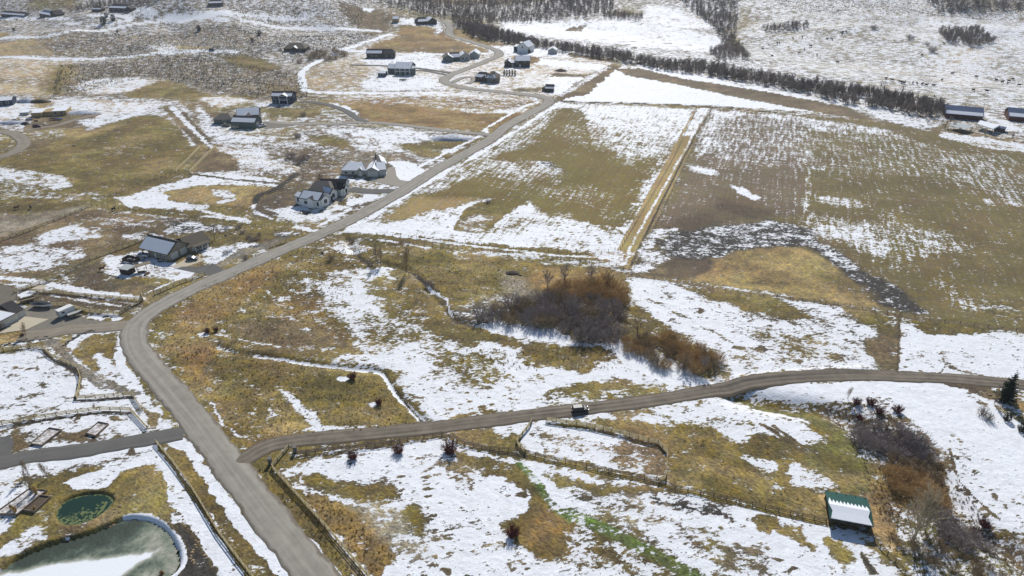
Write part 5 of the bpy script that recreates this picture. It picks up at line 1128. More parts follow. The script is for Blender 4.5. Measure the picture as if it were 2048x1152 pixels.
# grey stone house with arched entry
h = House('stone_house', 'grey house with stone base, arched entry and snowy gabled roof by the concrete driveway', 'house', 728, 352)
h.wing((684, 351.5), (733, 352.5), 11, 3.4, .42, 'along', GREYW, SHING_T, ('front',), .5, hip=3.2, base=STONEW, wins=((.12, 1.3, 1.5, 1.1), (.4, 1.3, 1.5, 1.1)))
h.wing((715.5, 352.8), (726, 353), 8, 3.2, 1.0, 'across', GREYW, SHING_T, ('left', 'right'), .35, doors=((.3, 1.5),))
h.wing((733, 353.5), (757, 353.5), 11, 3.3, .55, 'across', GREYW, SHING_T, ('left', 'right'), .5, garage=((.18, 4.6, 2.5),))
h.wing((757, 352), (772.5, 350.5), 11, 3.3, .42, 'along', GREYW, SHING_T, ('front',), .4, garage=((.2, 2.6, 2.4),))
h.wing((753, 345), (773.5, 343), 10, 4.4, .68, 'across', GREYW, SHING_T, ('right',), .4)
h.chimney(1, 6, 5, 8)
# farm complex with taupe and snowy roofs
h = House('large_house', 'large slate blue house with taupe roofs and snowy slopes on the side road', 'house', 485, 250)
h.wing((428.8, 248.6), (466, 248), 9, 3.4, .5, 'along', SAGEW, SHING_T, (), .5, hip=4., wins=((.5, 1.2, 1.2, 1.2), (.7, 1.2, 1.2, 1.2)))
h.wing((476, 243), (519, 241), 11, 4.2, .55, 'along', SAGEW, SHING_T, ('front',), .6)
h.wing((487, 247), (500, 247), 7, 4.0, .7, 'across', SAGEW, SHING_D, ('left',), .5)
h.wing((465, 255.5), (511, 257.3), 9.5, 4.2, .5, 'along', SAGEW, SHING_D, ('front',), .5, snowgap=.35, side=(('garage', 'right', .2, .05, 3.2, 2.8),))
# dark house with white porch
h = House('porch_house', 'dark navy house with a white framed balcony porch and gable', 'house', 568, 206)
h.wing((545, 207), (585.5, 207.6), 9, 5.6, .5, 'along', NAVY, SHING_D, ('front',), .5, snowgap=.45, wins=((.08, .8, 1.2, 1.8), (.22, .8, 1.6, 1.8), (.08, 3.4, 1.2, 1.4), (.8, 3.4, 1.4, 1.4), (.8, .8, 1.4, 1.6)), side=(('window', 'right', .4, 3.4, 1.4, 1.4),))
h.wing((559, 208.6), (576, 208.8), 4, 5.6, .5, 'across', None, SHING_T, ('left', 'right'), .4)
h.posts((.2, h.L - .2), .1, 0, 5.6, .35).rail(0, h.L, .1, 2.9, .4).rail(0, h.L, .1, 5.4, .3).rail(0, h.L, .1, 3.9, .12)
# the row of houses near the curved road
h = House('brown_house', 'long dark brown house behind the snowy lot, second from the path bend', 'house', 760, 116)
h.wing((733.5, 116.5), (764, 116.5), 10, 4.6, .55, 'along', BROWNW, SHING_D, ('front',), .5, snowgap=.4, wins=((.3, 1.2, 1.4, 1.2), (.6, 1.2, 1.4, 1.2)))
h.wing((764, 116.8), (790, 116.5), 11, 4.2, .55, 'along', BROWNW, SHING_D, (), .5, hip=3., wins=((.3, 1.2, 1.4, 1.2), (.7, 1.2, 1.4, 1.2))).chimney(2, 5, 4, 8)
h = House('balcony_house', 'green grey two storey house with snowy roof and white balcony posts', 'house', 805, 147)
h.wing((776, 146), (793, 147), 10, 4.2, .5, 'along', SAGEW, SHING, ('front',), .5, wins=((.3, 1.2, 1.6, 1.4),))
h.wing((791, 149), (822, 150.5), 13, 5.8, .5, 'along', SAGEW, SHING_T, ('front',), .6, wins=((.1, .7, 2.2, 1.8), (.4, .7, 2.2, 1.8), (.7, .7, 2.2, 1.8), (.1, 3.5, 2.2, 1.6), (.4, 3.5, 2.2, 1.6), (.7, 3.5, 2.2, 1.6)))
h.posts((.3, h.L * .33, h.L * .66, h.L - .3), -1.4, 0, 5.4, .3).rail(0, h.L, -1.4, 2.9, .35).rail(0, h.L, -1.4, 5.3, .3)
h.wing((820, 150.6), (831.5, 149), 11, 5.6, .55, 'along', SAGEW, SHING_T, ('front',), .5, hip=2.5)
h = House('gabled_house', 'grey gabled house with dark dormers, joined next to a small garage with snowy lots around', 'house', 912, 121)
h.wing((887, 124.6), (906, 124.2), 12, 3.8, .6, 'across', SAGEW, SHING, ('right',), .5, wins=((.3, 1.2, 2., 1.4),))
h.wing((903, 122.5), (920, 121.7), 10, 3.6, .6, 'along', SAGEW, SHING_D, ('front',), .5, snowgap=.3)
h.wing((920, 121.6), (940, 120.8), 12, 3.8, .6, 'across', GREYW, SHING_D, ('left',), .5, wins=((.2, 1.2, 1.6, 1.4), (.6, 1.2, 1.6, 1.4)))
h = House('garage', 'pale detached garage with a light gable at the right of the gabled house', 'garage', 948, 117)
h.wing((939.5, 116.5), (957.5, 116.5), 12, 3.6, .65, 'across', GREYW, LTMETAL, ('left', 'right'), .4, side=(('garage', 'right', .3, .05, 3, 2.6),))
h = House('white_house', 'tall white gable end house in front of the river trees', 'house', 1045, 105)
h.wing((1034.5, 104.5), (1055, 106.5), 14, 5.4, .8, 'across', WHITE, LTMETAL, ('left', 'right'), .4, trim=T, wins=((.45, 4.2, 1., 1.2),))
h.wing((1027.5, 103.2), (1034.5, 104), 9, 4.8, .3, 'along', NAVY, SHING_D, ('front',), .3); h.wing((1055.5, 106.4), (1061, 105.6), 12, 3.4, .4, 'shed', BROWNW, LTMETAL, (), .2)
h = House('small_shed', 'small white shed with a low gable right of the tall white house', 'shed', 1105, 107)
h.wing((1096, 107.2), (1113, 107.6), 10, 3.0, .55, 'across', GREYW, LTMETAL, ('left', 'right'), .3)
h = House('block_house', 'brown block shaped house with a tall snowy roof and a lower gabled wing', 'house', 1035, 134)
h.wing((1009, 133.8), (1023, 134), 11, 3.4, .65, 'across', BROWNW, SHING_D, ('right',), .4); h.wing((1022, 133.5), (1032, 133.8), 9, 3.4, .4, 'along', BROWNW, SHING_D, ('front',), .3, doors=((.1, 1.6),))
h.wing((1031, 134.2), (1060, 134.2), 11, 5.6, .55, 'along', BROWNW, SHING_D, ('front',), .5, doors=((.25, 1.5),), wins=((.1, 3.4, 1.2, 1.2), (.6, 3.4, 1.2, 1.2)))
h = House('brown_ranch_house', 'stone grey house with steep gables inside the hook of the road', 'house', 975, 165)
h.wing((950.5, 161.5), (973, 163.5), 10, 3.6, .55, 'along', BROWNW, SHING_D, ('front',), .5, snowgap=.5, hip=2.5, wins=((.3, 1.2, 1.2, 1.4), (.7, 1.2, 1.2, 1.4)))
h.wing((973, 165.5), (991, 166.8), 12, 4.2, .6, 'along', STONEW, SHING_T, ('front',), .5, snowgap=.5, hip=3, wins=((.25, 1.2, 1.6, 1.8), (.7, 1.2, 1.6, 1.8))); h.wing((990, 167), (999.5, 164.5), 10, 4.0, .5, 'along', STONEW, SHING, (), .4)
h.wing((962, 164.5), (971, 165), 7, 3.4, .9, 'across', BROWNW, SHING_D, ('left',), .4)
h = House('barn', 'small dark barn with a steep roof and lean-tos beside the bend of the road', 'barn', 1097, 182)
h.wing((1091, 183.5), (1106, 184), 7, 2.7, .6, 'along', BROWNW, SHING_D, ('front',), .5, snowgap=.6); h.wing((1084, 182), (1091, 183), 6, 2.4, .2, 'along', BROWNW, SHING_D, (), .3)
h = House('cabin', 'low cabin in the lot left of the balcony house', 'cabin', 763, 152)
h.wing((756, 153), (771, 153.4), 6, 2.8, .35, 'along', NAVY, SHING_T, ('front',), .4, wins=((.2, .9, 1.4, 1.2), (.6, .9, 1.4, 1.2)))
h = House('hip_roof_house', 'lone dark hip roofed house on the pale sagebrush slope', 'house', 590, 103)
h.wing((568, 103), (611, 104), 15, 3.4, .42, 'along', BROWNW, SHING, (), .6, hip=5.5, wins=((.3, 1.2, 1.6, 1.2), (.7, 1.2, 1.6, 1.2))); h.wing((583, 103.6), (594, 104), 9, 3.2, .6, 'across', BROWNW, SHING_D, ('right', 'left'), .4)
h = House('wooded_house', 'dark multi gabled house at the foot of the wooded slope', 'house', 852, 48)
h.wing((836, 49), (858, 48.5), 12, 3.6, .6, 'along', BROWNW, SHING_D, ('front',), .5, snowgap=.5, hip=3); h.wing((857, 48.5), (874, 48), 12, 4.0, .6, 'across', BROWNW, SHING_D, ('left',), .5)
h = House('tan_cottage', 'small tan cottage near the brown knoll', 'cottage', 792, 44)
h.wing((786, 44.5), (797.5, 44.5), 8, 3.6, .5, 'along', OSB, SHING, ('front',), .4, wins=((.3, 1., 1., 1.),))
for (nm, lb, cat, a, b, dp, ht, wl_, rf) in (('hillside_house', 'long low dark house on the hillside at the upper left corner', 'house', (3, 33.5), (50, 33.5), 10, 3.4, BROWNW, SHING_D), ('hillside_house', 'house with a blue grey roof and stone gable on the left hillside', 'house', (80, 34), (105, 33.5), 12, 4.2, BROWNW, BLUER),
                                        ('hillside_house', 'dark house with peaked roofs above the junipers', 'house', (219, 23), (255, 23), 12, 4.2, BROWNW, SHING_D), ('shed', 'small dark shed left of the peaked hillside house', 'shed', (184, 23.5), (203, 23.5), 7, 3.0, BROWNW, SHING_D),
                                        ('hilltop_house', 'snow ringed house on the top edge of the hill', 'house', (418, 12.5), (446, 12.5), 11, 3.8, BROWNW, SHING_D)):
    h = House(nm, lb, cat, (a[0] + b[0]) / 2, a[1]); h.wing(a, b, dp, ht, .5, 'along', wl_, rf, ('front',), .5, snowgap=.55, hip=2.5, wins=((.2, 1.2, 1.4, 1.2), (.5, 1.2, 1.4, 1.2), (.78, 1.2, 1.4, 1.2)))
    if dp == 12: h.wing((b[0] - 3, b[1] + .3), (b[0] + 8, b[1]), 9, 3.4, .6, 'across', wl_, SHING_D, ('left',), .4)
# ranch barns at the right edge
h = House('long_barn', 'long barn with a blue metal roof and open front under a snow edge', 'barn', 1925, 236)
h.wing((1890, 235), (1963, 242), 16, 3.2, .42, 'along', REDW, BLUER, ('front',), .6, snowgap=.62); h.posts([h.L * k / 6 for k in range(1, 6)], -1.5, -.2, 2.9, .3, DWOOD, 'post')
h = House('long_barn', 'second blue roofed barn cut off by the right edge', 'barn', 2040, 242)
h.wing((2016, 241), (2092, 248), 16, 3.2, .42, 'along', REDW, BLUER, ('front',), .6, snowgap=.6)
def canopy(nm, lb, cat, pts, hgt, m, posts=True, cover=None):
    Wq = [at3(*p) for p in pts]; c = sum(Wq, Vector()) / 4; r = thing(nm, lb, cat, c)
    q = [p - c + Vector((0, 0, hgt + (.5 if i > 1 else 0) - (p.z - c.z))) for i, p in enumerate(Wq)]
    rf = slab('roof', q, .15, m, r)
    if cover: cc = sum(q, Vector()) / 4; slab('snow_cover', [cc + (p - cc) * .93 + Vector((0, 0, .16)) for p in q], .12, ROOFSNOW, rf)
    for p, z in zip(Wq, q): mb = MB(); a = p - c; a = a * .94; mb.bar((a.x, a.y, -1.), (a.x, a.y + .001, z.z), .18); mb.build('post', DWOOD, r)
    return r
canopy('open_shed', 'open sided shed with a light grey flat roof in front of the long barn', 'shed', ((1950, 258.5), (1983, 269), (1997, 262.5), (1956, 252)), 3.0, LTMETAL, cover=1)
canopy('open_shed', 'low light grey shed roof left of the open sided shed', 'shed', ((1894, 257), (1926, 267), (1944, 262), (1915, 254)), 2.2, LTMETAL)
h = House('farm_shed', 'small dark shed behind the open sided shed', 'shed', 1998, 262); h.wing((1987, 262), (2008, 265), 4, 2.4, .3, 'along', BROWNW, BLUER, (), .3)
# building site at the left
h = House('unfinished_house', 'unfinished house of raw tan sheathing with snow inside its walls', 'house', 95, 236)
h.wing((64, 235), (86, 234), 10, 2.8, .0, 'shed', OSB, OSB, ('front',), .0); h.wing((88, 232.5), (104, 231.5), 9, 2.8, .0, 'shed', OSB, OSB, (), .0); h.wing((104, 231.5), (134, 230), 10, 2.8, .0, 'shed', OSB, OSB, ('front',), .0, wins=((.2, 1, 1.4, 1.2), (.6, 1, 1.4, 1.2)))
h.wing((40, 231), (58, 230), 6, 1.6, .0, 'shed', GREYW, DARKTRIM, ('front',), .0)
h = House('modern_house', 'dark modern house with white windows cut off by the left edge', 'house', 5, 213); h.wing((-40, 215), (27, 210), 10, 3.6, .25, 'along', NAVY, SHING_D, ('front',), .4, wins=((.6, 1., 1.6, 1.4), (.8, 1., 1.6, 1.4)))
# garage house at the left edge
h = House('garage_house', 'tan house with a double garage and partly snowy brown roof at the left edge', 'house', 20, 655)
h.wing((-60, 690), (33, 642.5), 12, 3.2, .42, 'along', TANW, SHING, ('front',), .6, hip=4., snowgap=.2, garage=((.70, 5.2, 2.5),)); h.wing((33.5, 640.5), (49.5, 632.5), 9, 3.0, .42, 'along', TANW, SHING_D, (), .5, garage=((.15, 2.8, 2.4),))
# the green roofed shelter
def shelter():
    A = at3(1658, 1050); B = at3(1737, 1065); u = (B - A); u.z = 0; L = u.length; u.normalize(); v = Vector((-u.y, u.x, 0)); D = 7.6; z0 = min(A.z, B.z)
    r = thing('livestock_shelter', 'open fronted livestock shelter with a green metal roof half covered by snow', 'shelter', Vector((A.x, A.y, z0)))
    W = lambda p, q, z: u * p + v * q + Vector((0, 0, z))
    for k in range(5):
        for q in (0, D): mb = MB(); mb.bar(W(k * L / 4, q, -.8), W(k * L / 4, q + .001, 2.6), .22); mb.build('post', DWOOD, r)
    for k in range(5): mb = MB(); mb.bar(W(k * L / 4, 0, 1.8), W(k * L / 4 + (.8 if k < 4 else -.8), .02, 2.5), .14); mb.build('brace', DWOOD, r)
    ridge = 3.0; e = 2.45; ov = .45; RQ = D * .42
    for nm, q0, q1 in (('front', -ov, RQ), ('back', RQ, D + ov)):
        z_0, z_1 = (e - .15, ridge) if nm == 'front' else (ridge, e - .1)
        for i in range(16):     # standing seam sheets
            x0 = -ov + (L + 2 * ov) * i / 16; x1 = -ov + (L + 2 * ov) * (i + 1) / 16 - .03
            slab('roof_panel', [W(x0, q0, z_0), W(x1, q0, z_0), W(x1, q1, z_1), W(x0, q1, z_1)], .06, GREENR, r)
            mb = MB(); mb.bar(W(x1, q0, z_0 + .07), W(x1, q1, z_1 + .07), .05, .07); mb.build('roof_seam', GREENR, r)
    pts = [W(-ov + .3, -ov + .1, e - .02), W(L + ov - .35, -ov + .1, e - .02), W(L + ov - .9, 1.6, e + .32), W(L + ov - .35, RQ, ridge + .1), W(-ov + .15, RQ, ridge + .1), W(-ov + .75, 1.6, e + .32)]
    n = (pts[1] - pts[0]).cross(pts[4] - pts[0]).normalized(); mb = MB(); mb.add([p for p in pts] + [p + n * .2 for p in pts], [tuple(range(6))[::-1], tuple(range(6, 12))] + [(i, (i + 1) % 6, 6 + (i + 1) % 6, 6 + i) for i in range(6)])
    mb.build('snow_cover', ROOFSNOW, r)
    mb = MB(); k = 11; slope = (e - .1 - ridge) / (D + ov - RQ); x0 = -ov + .2; x1 = L + ov - .45      # melting snow, sawtooth edge along the seams
    for i in range(k):
        a = x0 + (x1 - x0) * i / k; b = x0 + (x1 - x0) * (i + 1) / k; m_ = (a + b) / 2; d0 = .75 + rnd.uniform(-.1, .1); d1 = d0 + rnd.uniform(.8, 1.2) + (.5 if i == 0 else 0)
        P4 = [(a, 0), (b, 0), (b, d0), (m_, d1), (a, d0)]; vs = [W(p, RQ + q, ridge + .09 + slope * q) for p, q in P4]
        mb.add(vs + [w + Vector((0, 0, .1)) for w in vs], [tuple(range(5)), tuple(range(5, 10))[::-1]] + [(j, 5 + j, 5 + (j + 1) % 5, (j + 1) % 5) for j in range(5)])
    mb.build('snow_fringe', ROOFSNOW, r)
    for (a, b, c, d) in ((0, 0, 0, D), (L, 0, L, D), (0, D, L, D)):
        for z in (.35, .8, 1.25, 1.7, 2.15): mb = MB(); mb.bar(W(a, b, z), W(c, d, z), .06, .34); mb.build('wall_board', DWOOD, r)
    for x in (L * .25, L * .75):
        for z in (.5, 1.0, 1.45): mb = MB(); mb.bar(W(x - L * .22, .9, z), W(x + L * .22, .9, z), .08, .2); mb.build('rail', WOOD, r)
    for i, (p, q) in enumerate(((1.4, 2.6), (3.2, 2.8), (6.2, 2.6), (7.4, 3.2))):
        mb = MB(); c = W(p, q, 0) + r.location; mb.box(-.9, .9, -.5, .5, 0, .9); o = mb.build('hay_bale', STRAW); o.location = (c.x, c.y, z0 + .02); o.rotation_euler = (0, 0, math.atan2(u.y, u.x)); tag(o, ('hay bale at the left end inside the shelter', 'hay bale left of the middle post inside the shelter', 'hay bale right of the middle post inside the shelter', 'hay bale at the right end inside the shelter')[i], 'hay bale', 'hay bales in the shelter')
shelter()
# chicken shed and lean-to by the ranch house
h = House('animal_shed', 'dark wooden animal shed with a flat pale roof running out over posts', 'shed', 255, 550)
h.wing((241, 548), (258, 551), 3.4, 2.4, .0, 'shed', DWOOD, LTMETAL, (), .25); h.wing((258.5, 550), (305, 538), 2.2, 2.5, .0, 'shed', None, WOOD, (), .1); h.posts((3, 6.2, 9.0), .1, -.3, 2.5, .15, DWOOD, 'post')
r = thing('corral', 'small dark board pen beside the white pickup', 'pen', at3(257, 522)); c0 = at3(257, 522)
cs = [at3(*p) - c0 for p in ((245.5, 523), (269, 527), (281, 521), (258, 516))]
for i in range(4):
    a, b = cs[i], cs[(i + 1) % 4]
    for z in (.25, .6, .95, 1.25): mb = MB(); mb.bar(a + Vector((0, 0, z)), b + Vector((0, 0, z)), .06, .32); mb.build('board', DWOOD, r)
    mb = MB(); mb.bar(a - Vector((0, 0, .3)), a + Vector((0, .001, 1.5)), .16); mb.build('post', WOOD, r)
# ---------------------------------------------------------------- fences
RAILM = mat('fence_rail', (196, 182, 140), .85, .2, 1.5, c2=(146, 132, 102)); CREAM = mat('new_pale_wood', (226, 208, 160), .8, .08, 1); POSTM = mat('fence_post', (112, 98, 80), .9, .3, 2); WIREM = mat('fence_wire', (98, 96, 92), .5, .1, 2, metal=.3)
_pc = {}
def post_mesh(h, w, m):
    k = (h, w, m.name)
    if k not in _pc: mb = MB(); mb.lathe([(w, -.5), (w, h * .96), (w * .6, h)], 6); _pc[k] = mb.me('post', m)
    return _pc[k]
_ub = {}
def unit_rail(w, h, m):
    k = (w, h, m.name)
    if k not in _ub: mb = MB(); mb.box(0, 1, -w / 2, w / 2, -h / 2, h / 2); _ub[k] = mb.me('rail', m)
    return _ub[k]
DRAIL = mat('weathered_rail', (120, 106, 84), .9, .25, 2, c2=(88, 78, 64))
def fence(s, label, step=2.5, rails=3, h=1.3, kind='rail', name='rail_fence', closed=False, pw=.09, pm=None):
    W = P2W(s); seg = np.hypot(*np.diff(W, axis=0).T); al = np.concatenate([[0], np.cumsum(seg)]); tot = al[-1]; ts = []
    for i in range(len(seg)):
        n = max(1, int(round(seg[i] / step))); ts += [al[i] + seg[i] * k / n for k in range(n)]
    ts.append(tot); x = np.interp(ts, al, W[:, 0]); y = np.interp(ts, al, W[:, 1]); z = terrain(x.copy(), y.copy())
    r = thing(name, label, 'fence', (x[0], y[0], z[0])); O = Vector((x[0], y[0], z[0])); n = len(ts)
    pmesh = post_mesh(h, pw, pm or (POSTM if kind != 'white' else CREAM))
    for i in range(min(n, 290)):
        o = link('post', pmesh, None, r); o.location = Vector((x[i], y[i], z[i] - .02)) - O; o.rotation_euler = (rnd.uniform(-.04, .04), rnd.uniform(-.04, .04), rnd.uniform(0, 3))
    zs = [h * (k + .75) / (rails + .1) for k in range(rails)]
    if kind in ('rail', 'white'):
        if (n - 1) * rails <= 290:
            um = unit_rail(.16, .34, CREAM) if kind == 'white' else unit_rail(.06, .13, DRAIL) if name == 'post_fence' else unit_rail(.15, .15, RAILM)
            for i in range(n - 1):
                a = Vector((x[i], y[i], z[i])); b = Vector((x[i + 1], y[i + 1], z[i + 1])); d = b - a; q = d.to_track_quat('X', 'Z').to_euler()
                for k in zs:
                    o = link('rail', um, None, r); o.location = a - O + Vector((0, 0, min(k, h - .08) + rnd.uniform(-.02, .02))); o.rotation_euler = q; o.scale = (d.length, 1, 1)
        else: kind = 'joined'
    if kind in ('wire', 'joined'):
        mb = MB(); ww = .02 if kind == 'wire' else .09
        for i in range(n - 1):
            a = Vector((x[i], y[i], z[i])) - O; b = Vector((x[i + 1], y[i + 1], z[i + 1])) - O
            for k in zs: mb.bar(a + Vector((0, 0, min(k, h - .08))), b + Vector((0, 0, min(k, h - .08))), ww, ww * 1.3)
        o = mb.build('wires' if kind == 'wire' else 'rails', WIREM if kind == 'wire' else RAILM, r); o['kind'] = 'stuff' if kind != 'wire' else 'thing'
    return r
fence("312,885 345,924 384,977 436,1064 470,1110 503,1152 520,1176", 'pale rail fence between the ponds and the main road', 2.5, 3, 1.3)
fence("578,896 544,936 611,1010 650,1053 734,1152 760,1182", 'pale rail fence with a corner where the gravel lane meets the main road', 2.3, 3, 1.35)
fence("594,911 650,903 700,898 750,893 800,885 830,878 884,870", 'dark post fence along the lower side of the gravel lane', 2.4, 3, 1.2, 'rail', 'post_fence')
fence("884,870 930,890 980,899 1035,903 1051,907 1110,921 1173,933 1240,948 1313,962 1350,977 1453,998 1557,1022 1652,1044", 'long dark fence crossing the lower meadow to the green roofed shelter', 2.6, 3, 1.2, 'rail', 'post_fence')
fence("1092,842 1173,853 1240,868 1296,884 1316,887 1334,907 1332,957 1316,964", 'rail fence round the upper and right sides of the oval pen', 2.5, 4, 1.4)
fence("1065,841 1060,852 1045,870 1032,886 1050,906", 'short crooked rail fence closing the left end of the oval pen', 2.2, 3, 1.3)
fence("1737,1066 1760,1095 1790,1125 1830,1170", 'fence running down from the green roofed shelter to the lower edge', 2.6, 3, 1.2, 'rail', 'post_fence')
fence("-40,858 5,850 70,838 134,829 200,820 262,822 295,858", 'rail fence across the snowy paddock above the dark driveway', 2.5, 3, 1.3)
fence("-10,705 60,694 87,697 104,714 153,735 162,755 159,780 153,798 210,795 265,790 285,822", 'rail fence curving beside the two-rut dirt track', 2.4, 3, 1.3)
fence("75,610 130,612 180,625 240,630 262,614 287,602 284,590", 'pale board fence corner near the road bend', 2.2, 4, 1.4)
fence("309,590 360,568 410,550", 'pale board fence beside the road below the animal shed', 2.3, 3, 1.3)
fence("28,586 80,568 132,548 180,520 233,502 285,482", 'rail fence along the paddock left of the tan ranch house', 2.6, 3, 1.3)
fence("60,583 170,592 285,602", 'fence between the two muddy paddocks', 2.6, 3, 1.2)
fence("-20,490 60,462 120,438 184,412", 'pale rail fence rising to the far corner of the left paddock', 2.6, 3, 1.3)
fence("184,412 260,422 347,433 420,440 486,447 550,458 604,464", 'dark wire fence behind the ranch house paddocks', 3.0, 3, 1.2, 'wire', 'wire_fence')
fence("184,404 280,372 352,345", 'wire fence along the lower edge of the olive field', 3.0, 3, 1.2, 'wire', 'wire_fence')
fence("352,345 378,320 401,296", 'bright new rail fence, the left one of the pair on the slope', 2.6, 3, 1.6, 'white', pw=.14)
fence("380,347 405,321 432,296", 'bright new rail fence, the right one of the pair on the slope', 2.6, 4, 1.6, 'white', pw=.14)
fence("540,495 572,485", 'short pale fence panel near the yard trees', 2.4, 3, 1.2)
fence("676,478 740,480 850,490 947,501 1050,512 1140,520 1218,528 1262,545", 'upper wire fence along the snowy farm track', 3.6, 4, 1.3, 'wire', 'wire_fence')
fence("753,470 850,478 947,487 1060,500 1190,508 1230,500", 'wire fence on the field edge above the farm track', 3.6, 3, 1.2, 'wire', 'wire_fence')
fence("1236,505 1290,415 1345,320 1392,222", 'wire fence along the left side of the strip between the two fields', 3.6, 3, 1.2, 'wire', 'wire_fence')
fence("1264,545 1320,430 1375,318 1424,216", 'wire fence along the right side of the strip between the two fields', 3.6, 3, 1.2, 'wire', 'wire_fence')
fence("1242,548 1330,562 1450,581 1580,598 1700,612 1800,630 1920,648 2060,666", 'wire fence dividing the big field from the snowy pasture', 4.0, 3, 1.2, 'wire', 'wire_fence')
fence("1797,636 1795,690 1793,742", 'wire fence between the grassy pasture and the clean snow field', 3.5, 3, 1.2, 'wire', 'wire_fence')
fence("1120,204 1250,207 1425,213 1560,225 1700,240", 'wire fence along the near edge of the white field', 4.5, 3, 1.2, 'wire', 'wire_fence')
fence("642,183 720,182 800,184 885,179", 'post fence below the balcony house', 4.0, 3, 1.3, 'wire', 'post_fence')
fence("940,184 1030,192 1075,200", 'post fence along the near side of the curved road', 4.0, 3, 1.3, 'wire', 'post_fence')
fence("650,262 700,267", 'short wire fence near the snow heap', 4.0, 3, 1.2, 'wire', 'wire_fence')
fence("1108,200 1150,172 1190,145 1228,132", 'wire fence beside the brown strip of the white field', 4.0, 3, 1.2, 'wire', 'wire_fence')
# ---------------------------------------------------------------- vehicles
TYRE = mat('tyre', (30, 30, 32), .9, .1, 4); RIM = mat('rim', (150, 152, 156), .3, .1, 4, metal=.7); LAMP = mat('lamp_glass', (210, 212, 214), .2, .1, 4); RED = mat('tail_lamp', (130, 24, 22), .3, .1, 4)
def paint(name, c): return mat(name, c, .45, .04, 1, metal=.1, spec=.4)
_wh = None
def wheel(parent, x, y, r=.36):
    global _wh
    if _wh is None:
        t = MB(); t.lathe([(.20, -.11), (.34, -.12), (.37, -.06), (.37, .06), (.34, .12), (.20, .11)], 14, axis='y'); k = MB(); k.lathe([(.05, -.125), (.21, -.115), (.21, .115), (.05, .125)], 10, axis='y'); _wh = (t.me('tyre', TYRE, True), k.me('rim', RIM))
    o = link('wheel', _wh[0], None, parent); o.location = (x, y, r); s = r / .37; o.scale = (s, s, s); q = link('rim', _wh[1], None, o)
